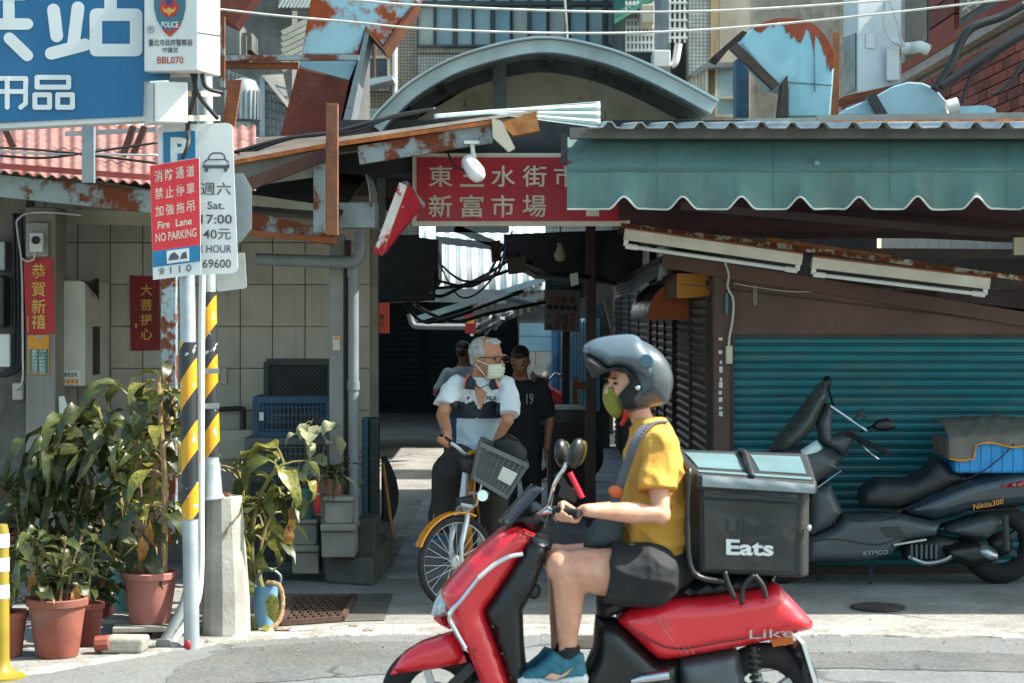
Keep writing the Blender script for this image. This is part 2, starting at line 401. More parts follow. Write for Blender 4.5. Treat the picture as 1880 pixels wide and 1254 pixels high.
ragged('road_patch', [(430, 1192), (600, 1178), (760, 1180), (742, 1236), (520, 1252), (300, 1262), (330, 1222)], .0035, asph2)
ragged('road_patch', [(1240, 1200), (1700, 1196), (1990, 1206), (1960, 1236), (1500, 1228), (1260, 1240)], .0035, asph2)
pq = random.Random(21); m = MB()
for i in range(260):
    x, y = pq.uniform(-20, 1900), pq.choice((pq.uniform(1150, 1200), pq.uniform(1060, 1254))); p = G(x, y); s = pq.uniform(.003, .009)
    if 440 < x < 720 and y < 1160: continue
    m.ell(p + V(0, 0, .006 + s * .3), (s, s * pq.uniform(.6, 1), s * .6), (0, 0, pq.random() * 3), 5, 3)
tag(m.obj('grit', mat('grit', 'a09c92', '6f6b63', scale=30, rough=.9)), 'loose grit and pebbles scattered along the gutter', 'grit', None, 'stuff')
# drain grate
c = G(585, 1128)
dr = thing('drain_grate', (c.x, c.y, .009), 'rusty brown perforated steel drain grate set in the painted shade on the pavement', 'grate')
q = [G(540, 1106), G(653, 1102), G(628, 1143), G(515, 1151)]; q = [V(p.x, p.y, .012) for p in q]
rg = mat('grate_rust', '5a4337', '3f3029', scale=8, rough=.8, bump=.3, metal=.3)
m = MB(); m.prism(q, (0, 0, .006)); m.obj('plate', conc_d, dr)
m = MB()
for i in range(15):
    for j in range(9):
        u = (i + .5) / 15; v = (j + .5) / 9; p = q[0].lerp(q[1], u).lerp(q[3].lerp(q[2], u), v)
        m.box((p.x, p.y, .025), (.028, .014, .012), (0, 0, .8 if (i + j) % 2 else -.8))
tag(m.obj('tread_bars', rg, dr), kind='stuff')
m = MB()
for a, b in ((0, 1), (1, 2), (2, 3), (3, 0)): m.beam(q[a] + V(0, 0, .012), q[b] + V(0, 0, .012), .03, .03)
m.obj('frame', rg, dr)
m = MB(); m.lathe([(.001, .011), (.17, .011), (.17, .017), (.15, .019), (.001, .018)], 24, G(1612, 1118))
tag(m.obj('manhole_cover', mat('iron', '4a4640', '37332f', scale=9, rough=.7, metal=.4, bump=.4)), 'small round iron cover set in the pavement near the black scooter', 'manhole cover')
m = MB(); m.lathe([(.001, .001), (.21, .001), (.21, .006), (.19, .008), (.001, .007)], 24, G(1085, 1180))
tag(m.obj('manhole_cover', MATS['iron']), 'round iron cover in the road beside the rider’s calf', 'manhole cover')
# litter: each dead leaf is its own small thing
lm = mat('dead_leaf', '8a5a35', '5f3a22', scale=20, rough=.9)
for i, (x, y, s, lab) in enumerate([(650, 1152, .03, 'small brown dead leaf on the gutter strip beside the drain grate'), (678, 1161, .035, 'crumpled tan leaf on the gutter strip in front of the bicycle'),
                                    (520, 1160, .05, 'long tan scrap lying at the foot of the potted climbing plant'), (738, 987, .04, 'pale crumpled scrap at the alley step beside the bicycle')]):
    p = G(x, y); m = MB(); m.grid(lambda u, v: p + V((u - .5) * s * 2, (v - .5) * s, .011 + .012 * math.sin(u * 5) ** 2), 5, 3)
    tag(m.obj('litter_scrap', lm if i < 3 else whitep), lab, 'litter')

# ---------------------------------------------------------------- kiosk on the right with teal shutter
KY = 13.7
def px2x(px, Y): return (px - 940) / F * Y
def z_at(py, Y): return CAMH - (py - HOR) / F * Y
kx0, kx1 = px2x(1340, KY), px2x(3300, KY)
ki = thing('market_kiosk', (2.6, KY + 1.2, 0), 'brown market kiosk with closed teal roller shutter and sloping top', 'kiosk')
m = MB(); m.slab([(1216, 470), (1560, 524), (1880, 577), (2250, 638), (2250, 613), (1342, 613), (1342, 620), (1308, 620), (1308, 498), (1216, 488)], KY - .05, .05)
m.slab([(1342, 560), (2250, 660), (2250, 616), (1342, 616)], KY, .1)
m.obj('wall_panel', brownp, ki)
m = MB(); m.beam(P(1216, 478, KY - .08), P(2250, 646, KY - .08), .05, .10); m.obj('top_board', brownp, ki, bevel=.004)
m = MB(); m.beam(P(1250, 521, KY - .057), P(2250, 640, KY - .057), .012, .008); m.obj('joint_strip', darkbrown, ki)
m = MB(); m.mm((px2x(1308, KY), KY - .07, 0), (px2x(1338, KY), KY + .08, z_at(497, KY))); m.obj('corner_post', brownp, ki, bevel=.006)
m = MB(); m.mm((px2x(1338, KY), KY - .045, 0), (px2x(1346, KY), KY + .05, z_at(612, KY))); m.obj('shutter_guide', darkbrown, ki)
m = MB(); m.mm((kx0, KY - .03, z_at(620, KY)), (kx1, KY + .05, z_at(611, KY))); m.obj('lintel', darkbrown, ki)
m = MB(); m.mm((kx0 + .03, KY + .03, 0.01), (kx1, KY + .06, z_at(613, KY))); shutter = m.obj('shutter', darkbrown, ki)
npitch = 27; zt, zb = z_at(616, KY), .055; ph = (zt - zb) / npitch
prof = [(-.012, 0), (-.024, .12), (-.030, .45), (-.024, .74), (-.010, .80), (-.004, .84), (-.016, .88), (-.016, .95), (0, 1.0)]
mb = MB(); L_ = kx1 - kx0 - .02
vsl = [V(sx, a, b * ph) for sx in (0, L_) for a, b in prof]; k = len(prof)
mb.add(vsl, [(i, i + 1, i + 1 + k, i + k) for i in range(k - 1)]); sl = mb.mesh('slat'); sl.materials.append(teal_sh); shade(sl, 35)
for i in range(npitch): inst('slat', sl, shutter, (kx0 + .02, KY + .026 + rnd.uniform(-.003, .003), zb + i * ph), (rnd.uniform(-.03, .03), rnd.uniform(-.0012, .0012), 0))
m = MB(); m.mm((kx0 + .02, KY - .01, .01), (kx1, KY + .03, .06)); m.obj('bottom_bar', darkbrown, ki)
# alley side of the kiosk: bays of narrow dark shutters
def side_bay(parent, y0, y1, m_, ncol, zt, npz=30):
    cw = (y1 - y0) / ncol; ph = (zt - .03) / npz
    b = MB(); pr = [(0, 0), (-.016, .3), (-.018, .6), (-.004, .82), (-.004, 1)]
    vv = [V(a, yy, z * ph) for yy in (.03, cw - .03) for a, z in pr]; kk = len(pr)
    b.add(vv, [(i + kk, i + 1 + kk, i + 1, i) for i in range(kk - 1)]); me = b.mesh('slat'); me.materials.append(m_); shade(me, 40)
    for c in range(ncol):
        q = MB(); q.mm((1.40, y0 + c * cw + .01, .01), (1.43, y0 + (c + 1) * cw - .01, zt)); bo = q.obj('shutter', darkbrown, parent)
        for i in range(npz): inst('slat', me, bo, (1.398, y0 + c * cw, .03 + i * ph))
        q = MB(); q.mm((1.37, y0 + c * cw - .02, .01), (1.41, y0 + c * cw + .025, zt)); q.obj('shutter_guide', darkbrown, parent)
side_bay(ki, 13.85, 16.5, dark_sh, 2, z_at(545, 14.5))
m = MB(); m.mm((1.40, 13.8, 2.0), (3.6, 17, 2.06)); m.mm((1.44, 16.5, 0), (3.6, 16.55, 2.0)); m.obj('back_panel', darkbrown, ki)
MB().mm((1.44, 13.95, 2.06), (1.5, 17.0, 2.8)).obj('sun_blocker', darkbrown, ki)  # added panel that keeps the sun off the alley floor
m = MB(); m.mm((1.50, 14.9, .8), (1.395, 14.94, 1.1)); m.obj('handle', galv, ki)
st = thing('shutter_stall', (2.4, 17, 0), 'dark brown shuttered stall further down the right side of the alley', 'stall')
m = MB(); m.mm((1.42, 16.7, 0), (9, 16.75, 2.32)); m.mm((1.42, 16.76, 2.3), (3.12, 16.8, 2.95)); m.mm((1.43, 16.75, 2.05), (1.48, 19.8, 2.9)); m.mm((1.43, 19.8, 2.05), (1.48, 27, 2.25)); m.obj('wall', darkbrown, st)
side_bay(st, 16.8, 19.6, dark_sh2, 3, 2.05); side_bay(st, 19.7, 26.5, dark_sh, 4, 2.05)
m = MB(); m.mm((1.36, 19.45, 0), (1.48, 19.75, 2.9)); m.obj('pillar', brownp, st)
# paint marks, switch, conduit on the corner post
m = MB()
for y in (625, 650, 668, 684, 700, 712, 724, 738, 752, 764): m.rect(1321 + rnd.uniform(-2, 1), y - rnd.uniform(5, 12), 1325 + rnd.uniform(0, 2), y, KY - .074, .002)
m.obj('paint_mark', whitep, ki)
m = MB(); m.rect(1333, 635, 1345, 668, KY - .11, .05); tag(m.obj('switch_box', creamp, bevel=.006), 'small cream switch box on the brown post beside the teal shutter', 'switch')
cable('wall_cable', [P(1331, 482, KY - .1), P(1338, 505, KY - .11), P(1336, 527, KY - .11), P(1346, 550, KY - .1), P(1345, 585, KY - .1), P(1339, 620, KY - .1), P(1338, 640, KY - .09)], .009, cablew, 'pale cable running down from the lamp to the cream switch box')
m = MB(); m.rect(1332, 538, 1337, 577, KY - .1, .03); tag(m.obj('junction_plate', mat('teal_plate', '2f7f86', rough=.5)), 'small teal plate on brown wall beside the pale cable', 'junction box')
cable('wall_cable', [P(1348, 520, KY - .07), P(1385, 527, KY - .07), P(1450, 535, KY - .07), P(1505, 535, KY - .07)], .004, cablew, 'thin pale wire tacked along the brown kiosk wall', n=5)
cable('hook_wire', [P(1385, 524, KY - .08), P(1388, 530, KY - .09), P(1388, 556, KY - .09), P(1385, 557, KY - .09), P(1384, 530, KY - .09)], .003, cablew, 'bent wire hook hanging on the brown kiosk wall', n=5)
cable('wall_cable', [P(1617, 549, KY - .07), P(1632, 536, KY - .07), P(1652, 527, KY - .05)], .006, cablem, 'short black cable entering the brown kiosk wall', n=5)

# fluorescent battens under the awning
lampw = mat('lamp_housing', 'cfc8b8', 'b9b1a0', scale=4, rough=.5, bump=.03, dirt=.3)
tubem = mat('lamp_tube', 'd2d4d0', 'c4c6c2', scale=3, rough=.25, bump=0, dirt=.1)
def batten(x0, y0, x1, y1, Y, label):
    a, b = P(x0, y0, Y), P(x1, y1, Y); t = thing('tube_lamp', ((a.x + b.x) / 2, Y, min(a.z, b.z)), label, 'lamp', 'unlit tube lamps under the awning')
    d = (b - a).normalized(); n = V(-d.z, 0, d.x)
    if n.z > 0: n = -n
    MB().beam(a, b, .07, .075, up=n).obj('housing', lampw, t, bevel=.006)
    MB().beam(a + n * -.042, b + n * -.042, .085, .01, up=n).obj('top_rim', rusty, t)
    a2, b2 = a + n * .075 + d * .02, b + n * .075 - d * .02
    MB().tube([a2 + d * .06, b2 - d * .06], .014, 10).obj('tube', tubem, t, smooth=40)
    for p, q in ((a2, a2 + d * .08), (b2, b2 - d * .08)):
        s_ = MB(); s_.tube([p, q], .019, 10); s_.beam(p + d * 0, p - n * .05, .03, .02); s_.obj('socket', whitep, t)
batten(1146, 430, 1472, 477, 12.9, 'near unlit tube lamp with rusty rim, above the yellow box sign')
batten(1490, 482, 1816, 521, 12.9, 'unlit tube lamp sloping down above the teal shutter at right')
m = MB(); m.beam(P(1140, 414, 12.95), P(1700, 486, 12.95), .05, .035); m.beam(P(1460, 455, 12.94), P(1960, 523, 12.94), .04, .03)
tag(m.obj('lamp_rail', mat('flaking_paint', 'b8ad98', '9a8f7c', scale=5, rough=.7, rust=.5, rscale=9)), 'flaking cream rail above the tube lamps', 'rail')
m = MB(); m.beam(P(1405, 440, 13.1), P(1632, 472, 13.1), .06, .03); tag(m.obj('wooden_plank', wood), 'narrow wooden plank lying on the lamp rail under the awning', 'plank')

# ---------------------------------------------------------------- awning and the corrugated roof above it
AY = 11.8
aw = thing('awning', (3.0, AY, 2.4), 'dusty green canvas awning with a scalloped white edged valance', 'awning')
ax0, ax1 = 1041, 3300
def fold(px, s, a): return a * noise.noise(V(px * .012, s, 3.1))
def aslope(u, v):
    px = ax0 + (ax1 - ax0) * u; y = 252 + 61 * v; Y = AY + .26 * (1 - v) ** 1.2
    return P(px, y + 3 * (1 - u) * 0, Y) + V(0, fold(px, v * .8, .012) * v, -.012 * math.sin(v * math.pi) + fold(px * 2, v, .004))
m = MB(); m.grid(aslope, 240, 10); cv = m.obj('canopy', canvas, aw, smooth=True)
def hem(px):
    t = ((px - 1145) / 108.0) % 1.0; d = min(t, 1 - t)
    s = max(0.0, 1 - d / .26); s = s * s * (3 - 2 * s)
    return 384 - 23 * s + 1.5 * noise.noise(V(px * .02, 0, 0))
def aval(u, v):
    px = ax0 + (ax1 - ax0) * u; y0 = 312; y1 = hem(px) if px > 1085 else 384
    y = y0 + (y1 - y0) * v; t = ((px - 1145) / 108.0) % 1.0
    f = .020 * v * math.cos(2 * math.pi * t) + fold(px * 1.7, v * 1.5, .03) * v + .008 * math.sin(v * 9) * fold(px, 9, 1)
    return P(px, y, AY - .01 - f)
m = MB(); m.grid(aval, 670, 10); vo = m.obj('valance', canvas, aw, smooth=True)
trim = mat('white_piping', 'c9cdc6', rough=.7, bump=.05)
m = MB(); m.tube([aval(i / 670, 1.0) for i in range(671)], .0065, 6); m.obj('hem_piping', trim, vo, smooth=True)
m = MB(); m.tube([P(ax0, 312, AY - .005), P(ax1, 312, AY - .005)], .014, 8); m.obj('front_bar', canvas, aw, smooth=True)
m = MB(); m.slab([(1041, 252), (1041, 384), (1048, 384)], AY + .05, .1)
for x_ in (1046, 1500, 2000): MB().beam(P(x_, 300, AY + .04), P(x_, 340, AY + 1.5), .03, .03).obj('arm', galv_r, aw)
m = MB(); m.rect(1030, 245, 1042, 300, AY + .03, .06); m.obj('bracket', blackm, aw)
for x_ in (1206, 1420, 1634, 1848):
    u_ = (x_ - ax0) / (ax1 - ax0); MB().tube([aslope(u_, k / 6) + V(0, -.003, .002) for k in range(7)], .0016, 5).obj('seam', canvas, cv)
    MB().tube([aval(u_, k / 8) + V(0, -.002, 0) for k in range(8)], .0016, 5).obj('seam', canvas, vo)
# dark canvas ceiling behind the valance
us = thing('canopy_lining', (3.0, 13.2, 2.2), 'dark maroon lining sloping back under the green awning', 'lining')
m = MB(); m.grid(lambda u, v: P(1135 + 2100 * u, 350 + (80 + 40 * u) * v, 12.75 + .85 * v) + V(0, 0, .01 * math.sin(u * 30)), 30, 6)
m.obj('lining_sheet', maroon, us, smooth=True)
m = MB(); m.beam(P(1250, 378, 12.72), P(1900, 436, 13.3), .04, .05); m.beam(P(1380, 462, 13.4), P(1880, 466, 13.4), .05, .06); m.obj('rafter', darkbrown, us)
m = MB(); m.rect(1862, 436, 1880, 468, 13.2, .04); m.obj('spacer', creamp, us)
rf = thing('corrugated_roof', (3, 13.3, 2.8), 'weathered corrugated roof sheet above the green awning', 'roof')
def corr(x, pitch, h):
    t = (x / pitch) % 1.0
    return h * (0 if t < .42 else (t - .42) / .14 if t < .56 else 1 if t < .74 else (0.90 - t) / .16 if t < .90 else 0)
rx0, rx1 = px2x(1082, 11.76), px2x(3300, 11.76); zr = z_at(234, 11.76)
nx = 800
for (nm, Y0, Y1, dz) in (('sheet', 11.74, 14.2, 0.0),):
    m = MB(); m.grid(lambda u, v: V(rx0 + (rx1 - rx0) * u, Y0 + (Y1 - Y0) * v, zr + corr((rx1 - rx0) * u, .183, .035) + v * .22 + .006 * noise.noise(V(u * 40, v, 0))), nx, 4)
    o = m.obj(nm, mat('roof_sheet', 'aab3b4', '8f989a', scale=4, rough=.5, metal=.2, dirt=.4, bump=.05), rf)
    md = o.modifiers.new('solid', 'SOLIDIFY'); md.thickness = .008
m = MB(); m.mm((px2x(1046, 11.9), 11.9, z_at(254, 11.9)), (px2x(3300, 11.9), 11.98, z_at(234, 11.9))); m.obj('fascia', mat('grey_fascia', '6a6a66', '54544f', scale=4, rough=.7, dirt=.4), rf)
m = MB(); m.beam(P(1170, 226, 13.6), P(1500, 221, 13.6), .06, .035); m.beam(P(1500, 219, 13.6), P(2200, 209, 13.6), .07, .05); m.obj('ridge_cap', mat('ridge_grey', '7a8280', '666d6b', scale=4, rough=.6, dirt=.4), rf)
m = MB(); m.beam(P(1520, 226, 13.5), P(2200, 219, 13.5), .03, .03); m.obj('purlin', rustorange, rf)
m = MB(); m.mm((px2x(1180, 13.7), 13.9, 2.3), (px2x(1260, 13.7), 14.0, 3.1)); m.mm((5.2, 14.0, 0), (5.3, 14.1, 3.1)); m.obj('post', darkbrown, rf)

# ---------------------------------------------------------------- arched entrance canopy
arc = thing('arched_canopy', (0.2, 13.8, 3.1), 'arched steel canopy with cream gable over the market entrance', 'canopy')
apx = [(682, 229), (704, 202), (760, 152), (850, 105), (985, 74), (1100, 90), (1200, 128), (1316, 189)]
AC = curve_pts([P(x, y, 13.2) for x, y in apx], 8)
def off_arc(d):
    out = []
    for i, p in enumerate(AC):
        t = (AC[min(i + 1, len(AC) - 1)] - AC[max(i - 1, 0)]).normalized(); out.append(p + V(t.z, 0, -t.x) * d)
    return out
arcm = mat('arch_sheet', '9fb1b5', '87979b', scale=3, rough=.5, metal=.25, dirt=.35, bump=.05)
dk = mat('arch_dark_steel', '5f6b6c', '4a5354', scale=4, rough=.6, metal=.2, dirt=.4)
def arcsheet(d0, d1, y0, y1):
    m = MB(); a = off_arc(d0); b = off_arc(d1); n = len(a); vs = []
    for p, q in zip(a, b): vs += [V(p.x, y0, p.z), V(p.x, y1, p.z), V(q.x, y1, q.z), V(q.x, y0, q.z)]
    fs = []
    for i in range(n - 1):
        for j in range(4): fs.append((i * 4 + j, i * 4 + (j + 1) % 4, (i + 1) * 4 + (j + 1) % 4, (i + 1) * 4 + j))
    fs += [(3, 2, 1, 0), tuple((n - 1) * 4 + j for j in range(4))]
    return m.add(vs, fs)
arcsheet(-.012, 0, 13.08, 15.3).obj('roof_sheet', arcm, arc, smooth=40)
arcsheet(.004, .085, 13.16, 13.21).obj('front_rim', arcm, arc, smooth=40)
arcsheet(.085, .092, 13.16, 13.28).obj('rim_flange', dk, arc, smooth=40)
arcsheet(.004, .09, 14.2, 14.26).obj('back_rib', dk, arc, smooth=40)
arcsheet(.004, .05, 13.8, 13.84).obj('middle_rib', dk, arc, smooth=40)
for i in (6, 13, 20, 27, 34, 41, 48):
    p = off_arc(.04)[i]; MB().beam(V(p.x, 13.2, p.z), V(p.x, 14.2, p.z), .05, .05).obj('purlin', dk, arc)
gab = mat('gable_board', 'e2dbc4', 'cfc7af', scale=2.5, rough=.7, dirt=.45, dscale=2.5, rust=.17, rscale=3.2, rustc='8c5a20')
g = off_arc(.03); pts = [V(p.x, 14.3, p.z) for p in g]; zb = z_at(222, 14.3)
xs = [pts[0].x, px2x(925, 14.3), px2x(1112, 14.3), pts[-1].x]
for a, b in zip(xs[:-1], xs[1:]):
    sel = [p for p in pts if a - 1e-6 <= p.x <= b + 1e-6]
    def zi(x):
        for p, q in zip(pts[:-1], pts[1:]):
            if p.x <= x <= q.x: return p.z + (q.z - p.z) * (x - p.x) / (q.x - p.x)
        return pts[-1].z
    poly = [V(a + .004, 14.3, zb)] + [V(a + .004, 14.3, max(zi(a + .004), zb + .01))] + [p for p in sel if a + .02 < p.x < b - .02] + [V(b - .004, 14.3, max(zi(b - .004), zb + .01)), V(b - .004, 14.3, zb)]
    m = MB(); m.prism(poly, (0, .03, 0)); m.obj('gable_panel', gab, arc)
m = MB(); m.rect(905, 108, 930, 205, 13.75, .05); m.obj('hanger', dk, arc)
m = MB(); m.beam(P(905, 205, 14.4), P(1240, 214, 14.4), .05, .05); m.beam(P(690, 225, 14.4), P(905, 216, 14.4), .05, .05); m.obj('tie_beam', dk, arc)
for x in (700, 1300): MB().beam(P(x, 214, 13.9), P(x, 420, 13.9) , .06, .06).obj('post', dk, arc)
m = MB(); m.rect(972, 66, 1028, 76, 13.6, .25); tag(m.obj('wooden_board', wood), 'small wooden board lying on top of the arched canopy', 'board')

# ---------------------------------------------------------------- red market sign
sg = thing('market_sign', (0.07, 13.32, 2.4), 'red market sign with two rows of cream Chinese characters', 'sign')
m = MB(); m.rect(757, 281, 1157, 415, 13.33, .05); m.obj('backing_board', signcream, sg, bevel=.004)
m = MB(); m.rect(765, 289, 1149, 406, 13.322, .007); m.obj('red_panel', redsign, sg)
m = MB()
for i, ch in enumerate('東三水街市'): wpix(m, ch, 787 + i * 57.5, 304, 831 + i * 57.5, 343, 13.318, bold=.010)
for i, ch in enumerate('新富市場'): wpix(m, ch, 787 + i * 57.5, 358, 830 + i * 57.5, 399, 13.318, bold=.010)
m.slab([(1076, 397), (1100, 397), (1100, 372), (1112, 372), (1088, 348), (1064, 372), (1076, 372)], 13.316, .002)
m.obj('lettering', signcream, sg)
m = MB(); m.beam(P(800, 282, 13.36), P(800, 230, 13.36), .012, .012); m.beam(P(1110, 282, 13.36), P(1110, 230, 13.36), .012, .012); m.obj('hanger', galv, sg)
# security camera
sc_ = thing('security_camera', P(866, 330, 12.1), 'white dome ended security camera hanging in front of the red market sign', 'camera')
m = MB(); m.rect(852, 258, 880, 264, 12.1, .06); m.tube([P(867, 262, 12.13), P(868, 276, 12.13), P(870, 290, 12.13)], [.016, .014, .02], 10); m.obj('bracket', whitep, sc_, smooth=40)
m = MB(); d = (P(876, 322, 12.0) - P(860, 298, 12.12)); c0 = P(860, 296, 12.12)
m.tube([c0 - d * .08, c0, c0 + d * .5, c0 + d * .9, c0 + d * 1.15, c0 + d * 1.25], [.03, .047, .053, .055, .045, .02], 16); m.obj('body', whitep, sc_, smooth=50)
m = MB(); m.tube([c0 - d * .12, c0 - d * .06], .03, 14); m.ell(P(862, 312, 12.03), .014); m.obj('lens', blackm, sc_, smooth=40)
cable('camera_cable', [P(818, 268, 12.3), P(826, 290, 12.25), P(838, 307, 12.15), P(856, 313, 12.06)], .007, cablem, 'thin dark cable drooping to the white security camera', n=5)
# ---------------------------------------------------------------- left arcade: tiled wall, pillar, post
TY = 14.4
tilem = mat('wall_tile', 'b7afa1', 'a8a092', scale=2, rough=.42, bump=.04, dirt=.4, dscale=2.4, streak=.2)
grout = mat('grout', '8d8578', '7a7266', scale=8, rough=.9)
wl = thing('arcade_wall', (px2x(390, TY), TY + .1, 0), 'beige tiled back wall of the shaded arcade on the left', 'wall')
m = MB(); m.mm((px2x(-30, TY), TY + .012, 0), (px2x(693, TY), TY + .16, z_at(330, TY))); m.obj('backing', grout, wl)
tw, th = 59.6 / F * TY, 77.0 / F * TY
b = MB(); b.box((0, 0, 0), (tw - .008, .016, th - .008)); tme = b.mesh('tile'); tme.materials.append(tilem)
for i in range(-2, 10):
    for j in range(9):
        x = px2x(143 + i * 59.6 + 30, TY); z = z_at(445 + j * 77 - 38, TY)
        if x + tw / 2 > px2x(694, TY) or z - th / 2 < 0: continue
        inst('tile', tme, wl, (x, TY + rnd.uniform(0, .003), z), (rnd.uniform(-.004, .004), 0, rnd.uniform(-.004, .004)))
# side wall of the arcade that runs down the left side of the alley
wallg = mat('old_plaster', '7a746a', '4f4a43', scale=3, rough=.9, bump=.3, bscale=30, dirt=.6, dscale=2.5)
pl = thing('arcade_pillar', (px2x(73, 13.3), 13.45, 0), 'grey painted pillar at the far left carrying the red new year banner', 'pillar')
m = MB(); m.mm((px2x(47, 13.3), 13.3, 0), (px2x(102, 13.3), 13.62, z_at(380, 13.3))); m.obj('shaft', mat('pillar_paint', '8d8a82', '787469', scale=2.5, rough=.7, dirt=.5, streak=.3), pl, bevel=.01)
sw = thing('street_wall', (px2x(0, 13.6), 13.7, 0), 'stained grey plaster wall at the left edge behind the pillar', 'wall')
m = MB(); m.mm((px2x(-500, 13.5), 13.5, 0), (px2x(48, 13.5), 13.75, z_at(335, 13.5))); m.obj('plaster', wallg, sw)
m = MB(); m.mm((px2x(-60, 13.44), 13.44, 0), (px2x(30, 13.44), 13.5, z_at(880, 13.44))); m.obj('stone_base', mat('stained_stone', '6b4a34', '3f342c', scale=5, rough=.9, bump=.4, bscale=25, dirt=.5), sw)
# banner with four characters
redpaper = mat('red_paper', 'b3151f', '9c111b', scale=3, rough=.55, bump=.03, dirt=.1)
redpaper2 = mat('dark_red_paper', '8e1018', '780d15', scale=3, rough=.6, bump=.03, dirt=.15)
gold = mat('gold_print', 'e0b24a', 'c8963a', scale=6, rough=.5, bump=0, dirt=.05)
bn = thing('new_year_banner', P(72, 614, 13.28), 'red paper banner with four gold characters on the grey pillar', 'banner')
m = MB(); m.slab([(43, 475), (97, 473), (101, 612), (48, 614)], 13.288, .006); m.obj('paper', redpaper, bn)
m = MB()
for ch, y in zip('恭賀新禧', (484, 517, 549, 577)): wpix(m, ch, 58, y, 84, y + 27, 13.286, bold=.008)
for i in range(6): m.rect(50, 581 + i * 5, 52.5, 584 + i * 5, 13.285, .001)
m.obj('lettering', gold, bn)
b2 = thing('paper_banner', P(265, 644, 14.3), 'dark red paper with four gold characters on the tiled wall', 'banner')
m = MB(); m.slab([(238, 506), (292, 508), (294, 643), (240, 644)], 14.375, .005); m.obj('paper', redpaper2, b2)
m = MB()
for ch, y in zip('大菩提心', (522, 549, 577, 603)): wpix(m, ch, 258, y, 280, y + 21, 14.373, bold=.012)
m.rect(248, 594, 252, 602, 14.371, .001); m.obj('lettering', gold, b2)
st_ = thing('pillar_sticker', P(71, 690, 13.28), 'orange and teal notice sticker below the red banner', 'sticker')
m = MB(); m.rect(51, 615, 90, 688, 13.288, .006); m.obj('backing', orangep, st_)
m = MB(); m.rect(54, 641, 88, 686, 13.284, .003); m.obj('teal_field', mat('teal_print', '2f6f73', rough=.6), st_)
m = MB(); wpix(m, '24', 72, 641, 84, 647, 13.281)
for i, ch in enumerate('小時錄影監控'): wpix(m, ch, 72, 648.5 + i * 6.3, 84, 654.3 + i * 6.3, 13.281)
for i, ch in enumerate('警報系統連線中'): wpix(m, ch, 58, 642 + i * 6.3, 69, 647.8 + i * 6.3, 13.281)
m.obj('lettering', signcream, st_)
m = MB(); m.lathe([(.001, 0), (.017, 0), (.001, .004)], 12, P(70, 620, 13.286), (R(90), 0, 0)); m.obj('emblem', galv, st_)
ib = thing('intercom', P(68, 465, 13.2), 'pale intercom unit in a perforated box above the red banner', 'intercom')
m = MB(); m.rect(47, 409, 88, 471, 13.25, .05); m.obj('box', mat('intercom_grey', '9a988f', '86847b', scale=4, rough=.6), ib, bevel=.005)
m = MB(); m.rect(54, 427, 79, 463, 13.2, .05); m.obj('handset', whitep, ib, bevel=.006)
m = MB(); m.lathe([(.001, 0), (.028, 0), (.028, .012), (.018, .014), (.012, .006), (.001, .006)], 18, P(66, 441, 13.2), (R(90), 0, 0)); m.obj('lens', blackm, ib, smooth=40)
cable('wall_cable', [P(64, 464, 13.22), P(62, 476, 13.25), P(50, 480, 13.28), P(40, 478, 13.3), P(41, 520, 13.3), P(42, 640, 13.3), P(41, 700, 13.3), P(30, 716, 13.4)], .007, cablew, 'pale wire running down beside the red new year banner', n=5)
cable('wall_cable', [P(150, 395, 13.2), P(90, 390, 13.25), P(50, 392, 13.28), P(34, 402, 13.3), P(31, 415, 13.3), P(40, 478, 13.3)], .008, cablew, 'pale wire looping over the intercom box', n=5)
for dx, lab in ((26, 'inner'), (33, 'middle'), (39, 'outer')):
    cable('conduit', [P(dx, 392, 13.4), P(dx, 500, 13.4), P(dx + 1, 560, 13.4), P(dx, 640, 13.4), P(dx - 4, 676, 13.4), P(dx - 30, 690, 13.4)], .014, cablem, lab + ' of three black conduits on the plaster wall at far left', n=8)
m = MB(); m.rect(-14, 505, 7, 602, 13.32, .18); tag(m.obj('electric_meter', mat('meter_dark', '2b2d2f', rough=.3, bump=0), bevel=.02), 'dark glass electric meter on the left edge wall', 'meter')
m = MB(); m.rect(-20, 442, 9, 497, 13.36, .14); tag(m.obj('fuse_box', galv, bevel=.01), 'grey fuse box above the dark meter at the left edge', 'box')
m = MB(); m.rect(-10, 613, 18, 674, 13.36, .14); tag(m.obj('fuse_box', whitep, bevel=.01), 'white fuse box below the dark meter at the left edge', 'box')
m = MB(); m.rect(22, 703, 43, 735, 13.4, .06); tag(m.obj('junction_box', creamp, bevel=.012), 'small cream junction box low on the left edge wall', 'box')
# white heater cabinet
hb = thing('water_heater', P(140, 712, 13.5), 'old white water heater cabinet hanging on the tiled wall', 'heater')
xa, xb = px2x(103, 13.55), px2x(156, 13.55)
m = MB(); m.mm((xa, 13.55, z_at(709, 13.55)), (xb, 14.38, z_at(515, 13.55))); m.obj('cabinet', mat('heater_white', 'cdc9bf', 'bab6ab', scale=3, rough=.4, dirt=.25), hb, bevel=.008)
m = MB(); m.mm((xb + .001, 13.8, z_at(690, 13.6)), (xb + .02, 13.95, z_at(600, 13.6))); m.obj('side_vent', blackm, hb)
m = MB(); m.rect(112, 680, 147, 706, 13.546, .004); m.obj('label', whitep, hb)
m = MB()
for i in range(4): m.rect(117 + i * 6.5, 685, 121.5 + i * 6.5, 687.5, 13.543, .002); m.rect(118 + i * 6.5, 689, 122 + i * 6.5, 691.5, 13.543, .002)
tag(m.obj('blurred_print', blackm, hb), kind='stuff')
m = MB()
for i in range(4): m.rect(114 + i * 8, 696, 120 + i * 8, 704, 13.543, .002)
tag(m.obj('label_print', orangep, hb), kind='stuff')
